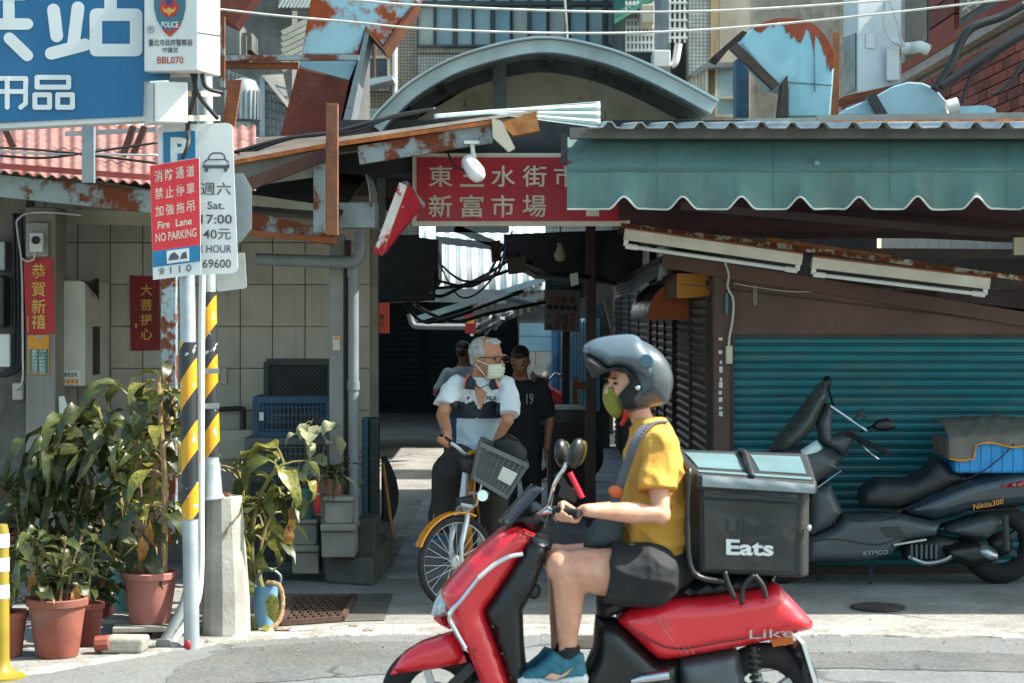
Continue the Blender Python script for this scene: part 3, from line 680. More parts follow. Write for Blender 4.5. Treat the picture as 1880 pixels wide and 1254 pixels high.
m = MB(); m.grid(lambda u, v: P(150 + 32 * u, 514 + 3 * math.sin(u * 5) + (6 + 32 * u * u) * v, 13.5 + .3 * v + .05 * math.sin(u * 9)), 10, 6)
o = m.obj('black_cloth', mat('dark_cloth', '2b2622', rough=.95)); md = o.modifiers.new('s', 'SOLIDIFY'); md.thickness = .006
tag(o, 'dark rag draped on top of the white water heater', 'rag')
m = MB(); m.slab([(108, 728), (118, 727), (127, 756), (109, 763)], 13.28, .003); tag(m.obj('price_tag', whitep), 'tilted white card hanging below the white water heater', 'card')

# front column, downpipe and elbow
cp = thing('arcade_column', (px2x(618, 13.2), 13.25, 0), 'flat grey steel column standing on a concrete plinth at the alley corner', 'column')
m = MB(); m.mm((px2x(605, 13.2), 13.18, .2), (px2x(631, 13.2), 13.34, z_at(430, 13.2))); m.obj('shaft', mat('column_paint', '8c8b86', '7b7a74', scale=3, rough=.55, dirt=.3), cp, bevel=.006)
m = MB(); m.mm((px2x(632, 13.2), 13.25, .25), (px2x(641, 13.2), 13.38, z_at(440, 13.2))); m.obj('flange', darkbrown, cp)
m = MB(); m.rect(611, 617, 624, 643, 13.176, .003); m.obj('notice_label', signcream, cp)
m = MB(); m.rect(613, 618, 622, 624, 13.174, .002); m.obj('label_print', orangep, cp)
m = MB()
m.prism([G(596, 1072) + V(0, 0, 0), G(686, 1078), G(716, 1040), G(716, 985), G(600, 1000)], (0, 0, .19)); o = m.obj('plinth', conc_d, cp, bevel=.03, seg=3)
m = MB(); m.mm((px2x(655, 13.3), 13.3, .18), (px2x(690, 13.3), 13.75, .43)); m.obj('plinth_block', conc_d, cp, bevel=.02)
dp = thing('downpipe', (px2x(650, 13.15), 13.15, .2), 'grey plastic downpipe with an elbow beside the arcade column', 'pipe')
m = MB(); m.tube(curve_pts([P(470, 476, 13.05), P(560, 479, 13.05), P(632, 481, 13.05), P(652, 478, 13.05), P(661, 462, 13.05), P(661, 425, 13.05)], 6), .042, 14); m.obj('elbow_pipe', pvc, dp, smooth=40)
m = MB(); m.tube([P(649, 492, 13.15), P(649, 760, 13.15), P(649, 962, 13.15)], .036, 14); m.obj('pipe', pvc, dp, smooth=40)
for y in (492, 700): m = MB(); m.tube([P(649, y, 13.15), P(649, y + 16, 13.15)], .043, 14); m.obj('collar', pvc, dp, smooth=40)

# ---------------------------------------------------------------- left lean-to roof, beams and posts
lr = thing('arcade_roof', (px2x(140, 12.6), 12.8, 2.6), 'faded pink corrugated arcade roof behind the blue sign', 'roof')
pinkr = mat('pink_roof', '8f625a', '704a44', scale=9, rough=.8, dirt=.7, dscale=3, rust=.3, rscale=5)
def rfz(u, v): p0 = P(-260, 296, 12.1).lerp(P(470, 352, 12.1), u); p1 = P(-260, 222, 13.7).lerp(P(470, 232, 13.7), u); return p0.lerp(p1, v) + V(0, 0, .010 * math.sin(u * 210) + .02 * noise.noise(V(u * 14, v * 2, 0)) * (1 - v))
m = MB(); m.grid(rfz, 260, 4); o = m.obj('roof_sheet', pinkr, lr); md = o.modifiers.new('s', 'SOLIDIFY'); md.thickness = .006
m = MB(); m.beam(P(-200, 289, 12.08), P(290, 327, 12.08), .02, .035); m.obj('edge_strip', mat('red_edge', 'a84a45', '8a3a36', scale=6, rough=.6), lr)
m = MB(); m.slab([(-20, 300), (60, 312), (290, 350), (290, 378), (60, 345), (-20, 330)], 12.3, .05); m.obj('soffit_board', creamp, lr)
MB().beam(P(-200, 320, 12.2), P(290, 372, 12.2), .08, .14).obj('front_beam', galv_r, lr, bevel=.005)
MB().beam(P(120, 398, 13.9), P(290, 402, 13.9), .05, .10).obj('inner_beam', creamp, lr)
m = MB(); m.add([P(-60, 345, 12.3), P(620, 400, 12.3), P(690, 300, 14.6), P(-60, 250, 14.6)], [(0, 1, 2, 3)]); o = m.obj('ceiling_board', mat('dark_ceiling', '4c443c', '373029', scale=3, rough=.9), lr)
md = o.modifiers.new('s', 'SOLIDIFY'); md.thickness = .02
for a, b_ in (((10, 238), (25, 270)), ((225, 288), (245, 232)), ((245, 284), (266, 232))): MB().beam(P(*a, 12.6), P(*b_, 12.6), .03, .04, up=(1, 0, 0)).obj('brace', rustbrown, lr)
MB().rect(150, 232, 172, 335, 12.0, .06).obj('hanger_bar', mat('hanger_grey', '8fa0a8', '77868d', scale=4, rough=.5, metal=.3), lr)
MB().beam(P(120, 246, 12.9), P(288, 238, 12.9), .03, .03).obj('slotted_angle', galv, lr)
for i, (y0, y1) in enumerate(((276, 285), (284, 262), (270, 300))):
    cable('roof_cable', [P(-20, y0, 12.05), P(80, y0 + 6, 12.05), P(190, (y0 + y1) / 2 + 3, 12.05), P(290, y1, 12.05)], .008, cablem if i else cablew,
          ['pale', 'upper dark', 'lower dark'][i] + ' cable lying along the pink arcade roof', n=5)
fr = thing('lean_to', (px2x(700, 12.2), 12.2, 2.4), 'rusty lean-to roof edge rising from the signs to the market entrance', 'roof')
m = MB(); m.slab([(428, 287), (600, 255), (988, 201), (988, 206), (600, 263), (428, 295)], 12.15, .9); m.obj('roof_sheet', mat('roof_light', 'b7b4aa', '9a978c', scale=6, rough=.7, rust=.2), fr)
m = MB(); m.slab([(428, 294), (600, 263), (915, 219), (915, 226), (600, 271), (428, 302)], 12.12, .04); m.obj('edge_angle', rustorange, fr)
m = MB(); m.slab([(655, 268), (905, 226), (905, 262), (660, 302)], 12.16, .05); m.obj('channel', galv_r, fr, bevel=.004)
m = MB(); m.slab([(428, 302), (598, 274), (598, 322), (428, 346)], 12.17, .04); m.obj('stained_fascia', mat('stained_fascia', '86857a', '6b6a60', scale=3, rough=.7, dirt=.4, streak=.5, rust=.15), fr)
m = MB(); m.slab([(918, 226), (984, 204), (991, 240), (942, 249)], 12.1, .12); m.obj('wood_block', wood, fr)
m = MB(); m.prism([P(903, 217, 12.05), P(921, 222, 12.05), P(946, 272, 12.05), P(934, 279, 12.05), P(905, 252, 12.05)], (0, .07, 0)); m.obj('wood_bracket', creamp, fr)
m = MB(); m.grid(lambda u, v: P(797 + 305 * u, 210 - 24 * u + (8 + 42 * max(0, u - .35) / .65) * v, 12.25 - .1 * v) + V(0, .012 * math.sin(v * 22), 0), 30, 18)
o = m.obj('polycarbonate_strip', mat('poly_white', 'b7c6c6', '9fb0b0', scale=5, rough=.4, dirt=.3), fr, smooth=40); md = o.modifiers.new('s', 'SOLIDIFY'); md.thickness = .006
MB().rect(598, 190, 620, 432, 11.95, .07).obj('rusty_post', mat('post_rust', '5b3a2c', '7a4a2c', scale=9, rough=.9, bump=.5, dirt=.4, rust=.35, rscale=9, rustc='8f5a30'), fr, bevel=.004)
MB().rect(575, 302, 597, 428, 12.15, .05).obj('grey_post', galv_r, fr, bevel=.004)
MB().beam(P(432, 348, 12.05), P(602, 283, 12.05), .05, .075).obj('diagonal_strut', rustbrown, fr)
MB().beam(P(432, 372, 12.5), P(610, 398, 12.5), .05, .13).obj('cream_beam', creamp, fr)
MB().beam(P(432, 400, 12.3), P(612, 436, 12.3), .07, .10).obj('lower_beam', galv_r, fr)
MB().beam(P(432, 425, 12.25), P(620, 443, 12.25), .04, .035).obj('rusty_angle', rusty, fr)
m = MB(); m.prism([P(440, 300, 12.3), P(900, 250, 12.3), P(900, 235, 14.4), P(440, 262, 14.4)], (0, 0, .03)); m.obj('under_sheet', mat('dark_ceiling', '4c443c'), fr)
mbx = MB(); mbx.rect(622, 371, 690, 418, 12.6, .25); tag(mbx.obj('metal_box', galv, bevel=.006), 'dull grey sheet metal box beside the rusty post', 'box')
m = MB(); m.grid(lambda u, v: P(670 + 8 * math.sin(v * 2) + 14 * u, 318 + (60 - 10 * u) * v + 12 * u, 12.5 + .25 * u), 8, 8); o = m.obj('flashing_sheet', galv, smooth=True)
md = o.modifiers.new('s', 'SOLIDIFY'); md.thickness = .004; tag(o, 'curled sheet metal flashing above the metal box', 'flashing')
# leaning broken light-box sign
ts = thing('broken_sign', P(725, 468, 12.3), 'broken red and white box sign hanging at a tilt beside the market sign', 'sign')
A_, B_, C_, D_ = P(735, 335, 12.25), P(772, 376, 12.6), P(704, 469, 12.6), P(686, 462, 12.25)
m = MB(); m.prism([P(733, 334, 12.2), P(747, 341, 12.2), P(700, 470, 12.2), P(685, 463, 12.2)], (0, .14, 0)); m.obj('side_cap', mat('worn_white', 'cfcac0', 'b5a9a0', scale=6, rough=.5, rust=.35, rscale=7, rustc='b3202a'), ts, bevel=.005)
m = MB(); m.prism([P(748, 340, 12.26), P(773, 378, 12.45), P(706, 466, 12.45), P(701, 469, 12.26)], (.012, .05, .01)); m.obj('red_face', redsign, ts)
m = MB(); q = [P(748, 342, 12.252), P(772, 378, 12.44), P(710, 462, 12.44), P(703, 464, 12.252)]
for i, (v0, v1) in enumerate(((.22, .42), (.48, .68), (.74, .9))): write(m, '市場街'[i], q, (.2, v0, .8, v1), bold=.02, lift=(-.004, -.008, 0))
tag(m.obj('lettering', signcream, ts), kind='stuff')
MB().beam(P(742, 336, 12.3), P(776, 378, 12.5), .03, .03).obj('frame_bar', galv, ts)

# ---------------------------------------------------------------- sign poles at the kerb
def stripes(name):
    m_ = mat(name, 'd69a12', 'c98c10', scale=9, rough=.4, dirt=.15, bump=.03)
    n = m_.node_tree.nodes; L = m_.node_tree.links; b = n['Principled BSDF']
    tc = n.new('ShaderNodeTexCoord'); sp = n.new('ShaderNodeSeparateXYZ'); L.new(tc.outputs['Object'], sp.inputs[0])
    def mt(op, a, c):
        t = n.new('ShaderNodeMath'); t.operation = op
        for i, v in enumerate((a, c)):
            if isinstance(v, (int, float)): t.inputs[i].default_value = v
            else: L.new(v, t.inputs[i])
        return t.outputs[0]
    f = mt('FRACT', mt('MULTIPLY', mt('SUBTRACT', sp.outputs[2], mt('MULTIPLY', sp.outputs[0], 1.5)), 2.9), 0)
    s_ = mt('GREATER_THAN', f, .48)
    nz = n.new('ShaderNodeTexNoise'); nz.inputs['Scale'].default_value = 22; L.new(tc.outputs['Object'], nz.inputs[0])
    wear = mt('GREATER_THAN', nz.outputs[0], .66)
    old = b.inputs['Base Color'].links[0].from_socket
    mx = n.new('ShaderNodeMix'); mx.data_type = 'RGBA'; L.new(s_, mx.inputs[0]); L.new(old, mx.inputs[6]); mx.inputs[7].default_value = (.02, .024, .028, 1)
    m2 = n.new('ShaderNodeMix'); m2.data_type = 'RGBA'; L.new(wear, m2.inputs[0]); L.new(mx.outputs[2], m2.inputs[6]); m2.inputs[7].default_value = (.38, .42, .45, 1)
    L.new(m2.outputs[2], b.inputs['Base Color']); return m_
strp = stripes('hazard_stripes')
polem = mat('pole_grey', 'aeb7bb', '97a1a6', scale=5, rough=.45, metal=.35, dirt=.25)
pb = G(352, 1190)
po = thing('sign_post', (pb.x, pb.y, 0), 'grey steel sign post with hazard sleeve carrying the parking signs', 'post')
pt = P(343, 480, 10.7)
def polep(y): return V(pb.x, pb.y, 0).lerp(V(pt.x, pb.y, pt.z), (z_at(y, pb.y)) / pt.z)
m = MB(); m.tube([polep(1190), polep(900), polep(480)], .043, 16); m.obj('tube', polem, po, smooth=40)
m = MB(); m.tube([polep(952), polep(790), polep(628)], .047, 18); m.obj('hazard_sleeve', strp, po, smooth=40)
m = MB(); m.ell(polep(1182) + V(-.015, -.04, 0), (.02, .012, .03)); m.obj('red_mark', redsign, po, smooth=True)
ub = G(410, 1170); UY = 11.12
up_ = thing('utility_pole', (px2x(388, UY), UY, 0), 'utility pole with hazard sleeve on a tapered concrete foot', 'pole')
def frus(m, x0, y0, x1, y1, x2, x3, y2, Y, d):
    a, b_, c_, d_ = P(x0, y0, Y), P(x1, y0, Y), P(x3, y2, Y), P(x2, y2, Y)
    m.prism([a, b_, c_, d_], (0, d, 0)); return m
fy = GY(1171); m = MB()
n_ = 8; secs = []
for z_, (xl, xr) in ((0.0, (364, 452)), (z_at(1100, fy), (366, 450)), (z_at(915, fy), (372, 436))):
    c_ = V((px2x(xl, fy) + px2x(xr, fy)) / 2, fy + .15, z_); r_ = (px2x(xr, fy) - px2x(xl, fy)) / 2
    secs.append((c_, V(r_ * 1.04, 0, 0), V(0, r_ * 1.04, 0)))
m.loft([(c_, a.lerp(a, 0) * 1.0, b_) for c_, a, b_ in secs], 12); m.obj('concrete_foot', mat('foot_concrete', 'a5a39b', '8d8b83', scale=5, rough=.9, bump=.35, bscale=50, dirt=.35, dscale=4), up_, smooth=25, bevel=.006)
for x in (378, 417): MB().tube([P(x, 918, fy + .1), P(x, 905, fy + .1)], .016, 8).obj('anchor_bolt', rusty, up_)
m = MB(); m.tube([P(388, 918, UY), P(386, 800, UY), P(378, 300, UY), P(372, -80, UY)], [.052, .045, .045, .043], 18); m.obj('shaft', polem, up_, smooth=40)
m = MB(); m.tube([P(388, 838, UY), P(384, 690, UY), P(381, 536, UY)], .050, 18); m.obj('hazard_sleeve', strp, up_, smooth=40)
m = MB(); m.tube([P(389, 915, UY), P(388, 905, UY), P(387, 850, UY)], [.075, .062, .052], 18); m.obj('base_sleeve', polem, up_, smooth=40)
for y in (682, 746): MB().beam(P(362, y, UY - .08), P(402, y - 1, UY - .08), .012, .03).obj('clamp_band', galv, up_)
cd = MB(); cd.tube(curve_pts([P(372, 480, UY - .12), P(370, 620, UY - .12), P(369, 900, UY - .12), P(368, 1060, UY - .16), P(355, 1120, UY - .25), P(318, 1178, UY - .32)], 6), .019, 10)
tag(cd.obj('white_conduit', whitep, smooth=40), 'slim white conduit strapped between the two striped poles', 'conduit')
cd = MB(); cd.tube(curve_pts([P(358, 930, UY - .02), P(352, 1040, UY - .04), P(338, 1110, UY - .1), P(300, 1180, UY - .12)], 6), .03, 10)
tag(cd.obj('plastic_hose', mat('clear_hose', 'a9b0ad', '8e9592', scale=5, rough=.4, dirt=.3), smooth=40), 'thick pale plastic hose curving to the ground behind the sign post', 'hose')
m = MB(); m.rect(296, 505, 322, 1000, 11.9, .08); m.obj; tag(m.obj('rusty_frame_post', mat('flaked_blue', '8fa3ab', '7b8f97', scale=4, rough=.6, rust=.45, rscale=7)), 'flaked pale blue post with rust behind the no parking sign', 'post')

# big blue sign
blue = mat('sign_blue', '08628f', '085a84', scale=1.2, rough=.35, bump=.01, dirt=.08)
whites = mat('sign_white', 'd5d8d6', 'c8cbc9', scale=2, rough=.4, bump=.01, dirt=.12)
bs = thing('blue_signboard', (px2x(100, 10.62), 10.66, z_at(232, 10.62)), 'large blue signboard with bold white Chinese characters', 'sign')
m = MB(); m.slab([(-260, -120), (268, -120), (268, 222), (-260, 250)], 10.62, .14); m.obj('frame', whites, bs, bevel=.006)
m = MB(); m.slab([(-250, -110), (314 - 2, -110), (312, 147), (264, 149), (262, 213), (-250, 237)], 10.605, .012); m.obj('blue_panel', blue, bs)
_sk = [0]
def strokes(m, lines, w_, Y):
    for i, ln in enumerate(lines):
        for (a, b_) in zip(ln[:-1], ln[1:]):
            a = Vector(a); b_ = Vector(b_); d = (b_ - a).normalized(); n = Vector((-d.y, d.x)); pg = []
            for k in range(9): t = math.pi * k / 8; pg.append(b_ + (n * math.cos(t) + d * math.sin(t)) * w_ / 2)
            for k in range(9): t = math.pi * k / 8; pg.append(a + (-n * math.cos(t) - d * math.sin(t)) * w_ / 2)
            _sk[0] += 1; m.slab(pg, Y - .0003 * _sk[0], .003)
    return m
m = MB(); strokes(m, [[(98, 18), (104, 66)], [(143, 14), (134, 88)], [(94, 98), (156, 82)], [(203, -60), (203, 26)], [(203, -22), (250, -22)], [(80, -18), (158, -18)], [(176, 27), (250, 27), (250, 92), (176, 92), (176, 27)]], 23, 10.600)
strokes(m, [[(-100, 44), (50, 44)], [(16, -66), (16, 44)], [(-40, -66), (-40, 44)], [(-80, -10), (44, -10)], [(-40, 66), (-75, 102)], [(17, 70), (50, 102)], [(-120, -60), (-150, 20)], [(-135, 0), (-135, 110)]], 21, 10.600)
strokes(m, [[(-26, 144), (47, 144), (47, 190), (38, 197)], [(-26, 168), (47, 168)], [(-26, 144), (-28, 180), (-36, 197)], [(13, 144), (13, 197)]], 8.5, 10.600)
strokes(m, [[(68, 142), (126, 142), (126, 160), (68, 160), (68, 142)], [(64, 174), (91, 174), (91, 197), (64, 197), (64, 174)], [(106, 174), (133, 174), (133, 197), (106, 197), (106, 174)]], 9, 10.600)
tag(m.obj('lettering', whites, bs), kind='stuff')
# police call box
pc = thing('police_box', (px2x(320, 10.5), 10.6, z_at(132, 10.5)), 'white police camera box with a shield emblem on the utility pole', 'box')
def foot(pts, z0, z1):
    mm_ = MB(); mm_.prism([V(px2x(x, Y), Y, z0) for x, Y in pts], (0, 0, z1 - z0)); return mm_
zt_ = z_at(-90, 10.5)
fp = [(264, 10.50), (364, 10.45), (405, 10.72), (306, 10.78)]
foot(fp, z_at(130, 10.47), zt_).obj('cabinet', whitep, pc, bevel=.008)
def wf(x, y):  # a point on the box front
    t = (x - 264) / 100; Y = 10.50 - .05 * t; return P(x, y, Y) + V(0, -.003, 0)
q = [wf(264, 0), wf(364, 0), wf(364, 130), wf(264, 130)]
def uv(x, y): return ((x - 264) / 100, y / 130)
sh = [(284, -14), (312, -20), (340, -14), (341, 14), (336, 36), (325, 55), (312, 68), (299, 55), (288, 36), (283, 14)]
m = MB(); m.prism([wf(*p) for p in sh], (0, -.002, 0)); m.obj('shield', mat('shield_teal', '3a6a78', '315c69', scale=3, rough=.4), pc)
def disc(x, y, r, lift, m_, nm):
    d = MB(); d.prism([wf(x + r * math.cos(a * math.pi / 9), y + r * math.sin(a * math.pi / 9)) + V(0, lift, 0) for a in range(18)], (0, -.0015, 0)); return d.obj(nm, m_, pc)
disc(311, 15, 17, -.003, mat('emblem_red', 'c0281e', rough=.4), 'emblem_disc'); disc(311, 4, 6, -.0075, mat('emblem_blue', '1d3d78', rough=.4), 'emblem_centre')
m = MB(); m.prism([wf(*p) + V(0, -.0055, 0) for p in [(298, 12), (304, 18), (311, 14), (318, 18), (324, 12), (321, 22), (314, 25), (311, 30), (308, 25), (301, 22)]], (0, -.0015, 0)); m.obj('emblem_wings', gold, pc)
m = MB(); m.prism([wf(*p) + V(0, -.003, 0) for p in [(331, 43), (334, 42), (327, 54), (312, 68), (300, 57), (303, 52), (311, 58)]], (0, -.001, 0)); m.obj('shield_ribbon', MATS['emblem_red'], pc)
m = MB(); write(m, 'POLICE', q, (*uv(297, 40), *uv(328, 51)), bold=.02, lift=(0, -.006, 0)); m.obj('shield_lettering', whites, pc)
grey = mat('print_grey', '4a5054', rough=.6); redpr = mat('print_red', 'c43a3a', rough=.6)
m = MB(); write(m, '臺北市政府警察局', q, (*uv(273, 72), *uv(353, 85)), lift=(0, -.002, 0)); write(m, '守護您', q, (*uv(298, 87), *uv(327, 97)), lift=(0, -.002, 0)); m.obj('lettering', grey, pc)
m = MB(); write(m, 'BBL070', q, (*uv(289, 104), *uv(337, 117)), lift=(0, -.002, 0)); m.obj('serial_number', redpr, pc)
m = MB(); m.lathe([(.001, 0), (.02, 0), (.018, .012), (.008, .012), (.007, .006), (.001, .006)], 16, wf(277, 54), (R(90), 0, 0)); m.obj('lock', galv, pc, smooth=40)
m = MB(); m.beam(V(px2x(364.6, 10.45), 10.446, z_at(60, 10.45)), V(px2x(405.6, 10.72), 10.716, z_at(60, 10.6)), .004, .006); m.obj('seam', grey, pc)
lb = thing('cable_box', (px2x(305, 10.5), 10.56, z_at(226, 10.5)), 'small white cable box under the police box', 'box')
foot([(264, 10.66), (281, 10.48), (345, 10.52), (330, 10.70)], z_at(225, 10.5), z_at(150, 10.5)).obj('cabinet', whitep, lb, bevel=.006)
MB().box(V(px2x(283, 10.478), 10.474, z_at(188, 10.478)), (.004, .012, .2)).obj('seam', grey, lb)
for y in (172, 217): MB().beam(P(343, y, 10.6), P(400, y, 10.95), .03, .03).obj('bracket', creamp, lb)
for i, (a, b_, c_) in enumerate((((350, 128), (358, 165), (345, 228)), ((360, 130), (362, 170), (400, 218)), ((370, 128), (378, 160), (408, 170)))):
    cable('pole_cable', [P(*a, 10.6), P(*b_, 10.62), P(*c_, 10.7)] + ([P(346, 262, 10.56), P(335, 292, 10.55)] if i == 0 else []), .012, cablem,
          ['black cable running down over the blue P of the parking sign', 'black cable dropping from the police box to the pole bracket', 'black cable looping from the police box to the right'][i], n=8)
# parking sign, fire lane sign, plates behind
tealp = mat('sign_teal', '0f6f9a', '0d668e', scale=2, rough=.4, dirt=.08)
ps = thing('parking_sign', (px2x(362, 10.72), 10.72, z_at(505, 10.72)), 'white parking sign with hours, fee and a car pictogram', 'sign')
def rrect(pts, r):   # rounded pixel quad
    out = []; n = len(pts)
    for i in range(n):
        p = Vector(pts[i]); a = (Vector(pts[i - 1]) - p).normalized() * r; b_ = (Vector(pts[(i + 1) % n]) - p).normalized() * r
        for k in range(5):
            t = k / 4; out.append(tuple((p + a) * (1 - t) ** 2 + p * 2 * t * (1 - t) + (p + b_) * t * t))
    return out
m = MB(); m.slab(rrect([(289, 231), (426, 225), (437, 501), (297, 509)], 12), 10.7, .012); m.obj('plate', whites, ps)
m = MB(); m.slab([(299, 243), (358, 240), (359, 303), (300, 305)], 10.697, .002); m.obj('blue_square', tealp, ps)
m = MB(); wpix(m, 'P', 313, 252, 347, 300, 10.695, bold=.05); m.obj('symbol', whites, ps)
for (tx, x0, y0, x1, y1, bo_) in (('至週六', 340, 335, 424, 358, .005), ('Sat.', 381, 370, 412, 384, .012), ('17:00', 369, 394, 426, 411, .012), ('40元', 373, 420, 424, 440, .008), ('PER HOUR', 348, 450, 425, 464, .01), ('69600', 372, 476, 424, 492, .01)):
    m = MB(); wpix(m, tx, x0, y0, x1, y1, 10.697, bold=bo_); tag(m.obj('lettering', grey, ps), kind='stuff')
m = MB()
ring = [(373, 305), (375, 297), (382, 293), (386, 284), (391, 281), (406, 281), (411, 284), (414, 293), (419, 297), (421, 305), (420, 309)]
for a, b_ in zip(ring[:-1], ring[1:]): m.beam(P(*a, 10.697), P(*b_, 10.697), .003, .007)
m.rect(373, 303, 420, 309, 10.696, .002); m.rect(376, 309, 382, 315, 10.696, .002); m.rect(411, 309, 417, 315, 10.696, .002); m.rect(381, 292, 415, 294, 10.696, .002)
tag(m.obj('car_pictogram', grey, ps), kind='stuff')
fs_ = thing('fire_lane_sign', (px2x(322, 10.6), 10.6, z_at(512, 10.6)), 'red fire lane no parking sign with white lettering in front of the parking sign', 'sign')
Q = [P(275, 304, 10.6), P(366, 289, 10.6), P(369, 503, 10.6), P(281, 514, 10.6)]
def sub(q, u0, v0, u1, v1, lift=0):
    f = lambda u, v: q[0].lerp(q[1], u).lerp(q[3].lerp(q[2], u), v) + V(0, lift, 0)
    return [f(u0, v0), f(u1, v0), f(u1, v1), f(u0, v1)]
MB().prism(Q, (0, .008, 0)).obj('plate', whites, fs_)
MB().prism(sub(Q, .006, .004, .994, .75, -.003), (0, .003, 0)).obj('red_field', mat('sign_red', 'd02a35', 'c4242f', scale=2, rough=.4, dirt=.06), fs_)
MB().prism(sub(Q, .006, .75, .994, .89, -.003), (0, .003, 0)).obj('blue_band', tealp, fs_)
MB().prism(sub(Q, .30, .765, .76, .875, -.006), (0, .003, 0)).obj('tow_panel', whites, fs_)
m = MB()
for r_, (row, v0, v1) in enumerate((('消防通道', .055, .155), ('禁止停車', .205, .305), ('加強拖吊', .36, .455))):
    m = MB()
    for i, ch in enumerate(row): write(m, ch, Q, (.09 + i * .215, v0, .255 + i * .215, v1), bold=.008, lift=(0, -.005, 0))
    tag(m.obj('lettering', signcream, fs_), kind='stuff')
m = MB(); write(m, 'Fire', Q, (.13, .50, .38, .565), bold=.02, lift=(0, -.005, 0)); write(m, 'Lane', Q, (.5, .50, .83, .565), bold=.02, lift=(0, -.005, 0)); tag(m.obj('lettering', signcream, fs_), kind='stuff')
m = MB(); write(m, 'NO PARKING', Q, (.08, .60, .92, .675), bold=.012, lift=(0, -.005, 0)); m.obj('lettering', signcream, fs_)
m = MB()
write(m, '1 1 0', Q, (.36, .905, .80, .965), bold=.004, lift=(0, -.003, 0))
write(m, '☎', Q, (.12, .905, .25, .965), lift=(0, -.003, 0)); m.obj('phone_number', grey, fs_)
m = MB()
for pl_ in ([(.33, .85), (.37, .80), (.46, .78), (.55, .82), (.55, .85)], [(.57, .85), (.62, .80), (.70, .79), (.73, .85)]):
    m.prism([Q[0].lerp(Q[1], u).lerp(Q[3].lerp(Q[2], u), v) + V(0, -.007, 0) for u, v in pl_], (0, .001, 0))
tag(m.obj('tow_pictogram', grey, fs_), kind='stuff')
m = MB(); m.slab([(420, 318), (446, 318), (462, 346), (462, 420), (441, 446), (420, 446)], 10.85, .01); tag(m.obj('octagonal_plate', galv), 'bare grey back of an octagonal sign behind the parking sign', 'sign')
m = MB(); m.slab(rrect([(395, 469), (449, 463), (453, 529), (398, 536)], 5), 10.95, .01); tag(m.obj('pole_plate', mat('plate_grey', 'b9bab4', 'a4a59f', scale=3, rough=.5)), 'small pale plate behind the bottom of the parking sign', 'plate')
# flexible delineator at the left edge
dl = thing('delineator_post', (px2x(2, 9.85), 9.85, 0), 'yellow flexible road post with white bands at the left edge', 'post')
yel = mat('post_yellow', '94801c', '857014', scale=4, rough=.45, dirt=.2)
m = MB(); m.lathe([(.12, 0), (.12, .012), (.07, .03), (.045, .06), (.042, .1), (.038, .74), (.03, .77)], 20, (px2x(2, 9.85), 9.85, 0)); m.obj('body', yel, dl, smooth=40)
for z_ in (.40, .535, .655): m = MB(); m.lathe([(.041, z_), (.0405, z_ + .07)], 20, (px2x(2, 9.85), 9.85, 0), caps=False); m.obj('white_band', whites, dl, smooth=True)
# ---------------------------------------------------------------- inside the market alley
wall_grey = mat('dark_grey_wall', '3a3a38', '2a2a29', scale=2, rough=.8, dirt=.4)  # plain dark grey shared by the alley walls
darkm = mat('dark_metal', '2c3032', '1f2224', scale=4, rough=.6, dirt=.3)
bw = thing('alley_end_wall', (-.5, 35, 0), 'dark shuttered wall closing the far end of the alley', 'wall')
m = MB(); m.mm((-6, 35, 0), (5, 35.2, 4.5)); m.obj('wall', wall_grey, bw)
b = MB(); b.box((0, 0, 0), (1.55, .03, .085)); sme = b.mesh('slat'); sme.materials.append(mat('far_shutter', '1f3a44', '182e36', scale=3, rough=.6))
for k in range(3):
    m = MB(); m.mm((-3.2 + k * 1.7, 34.94, 0), (-1.6 + k * 1.7, 35, 2.4)); sb = m.obj('shutter', darkm, bw)
    for i in range(24): inst('slat', sme, sb, (-2.4 + k * 1.7, 34.93, .06 + i * .098), (.12, 0, 0))
ls = thing('left_stalls', (-2.6, 24, 0), 'row of dark closed stalls on the left side of the alley', 'stall')
m = MB(); m.mm((-2.9, 15.5, 0), (-2.5, 35, 3.2)); m.obj('wall', wall_grey, ls)
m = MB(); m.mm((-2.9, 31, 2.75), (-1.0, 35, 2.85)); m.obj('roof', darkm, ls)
for y in (17, 20, 23, 26, 29, 32): MB().mm((-2.5, y, 0), (-2.38, y + .14, 2.7)).obj('post', darkbrown, ls)
rs = thing('right_stalls', (2.6, 30, 0), 'unlit stalls at the far right of the alley', 'stall')
m = MB(); m.mm((1.1, 29, 0), (1.5, 35, 2.3)); m.obj('wall', wall_grey, rs)
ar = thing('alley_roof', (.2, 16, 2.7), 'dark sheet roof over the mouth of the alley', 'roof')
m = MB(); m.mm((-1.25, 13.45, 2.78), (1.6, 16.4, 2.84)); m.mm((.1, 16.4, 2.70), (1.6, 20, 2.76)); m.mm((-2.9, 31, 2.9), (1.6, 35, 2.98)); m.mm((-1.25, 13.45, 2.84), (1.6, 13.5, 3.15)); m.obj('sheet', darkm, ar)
for y in (14.2, 15.6, 16.3): MB().beam(V(-1.2, y, 2.72), V(1.6, y, 2.72), .07, .10).obj('rafter', darkbrown, ar)
for x in (-.4, .4): MB().beam(V(x, 13.6, 2.66), V(x + .1, 17.2, 2.62), .05, .05).obj('batten', rustbrown, ar)
m = MB(); m.prism([P(690, 425, 16.2), P(804, 440, 16.2), P(804, 515, 16.2), P(772, 552, 16.2), P(690, 556, 16.2)], (0, 1.0, 0)); m.obj('duct_box', darkm, ar)
m = MB(); m.tube([P(686, 548, 16.0), P(796, 546, 16.0), P(796, 500, 16.0)], .03, 10); m.obj('drain_pipe', cablem, ar, smooth=40)
m = MB(); m.prism([P(925, 430, 17.0), P(1180, 420, 17.0), P(1180, 520, 17.0), P(985, 505, 17.0), P(925, 470, 17.0)], (0, 2.0, 0)); m.obj('storage_box', darkm, ar)
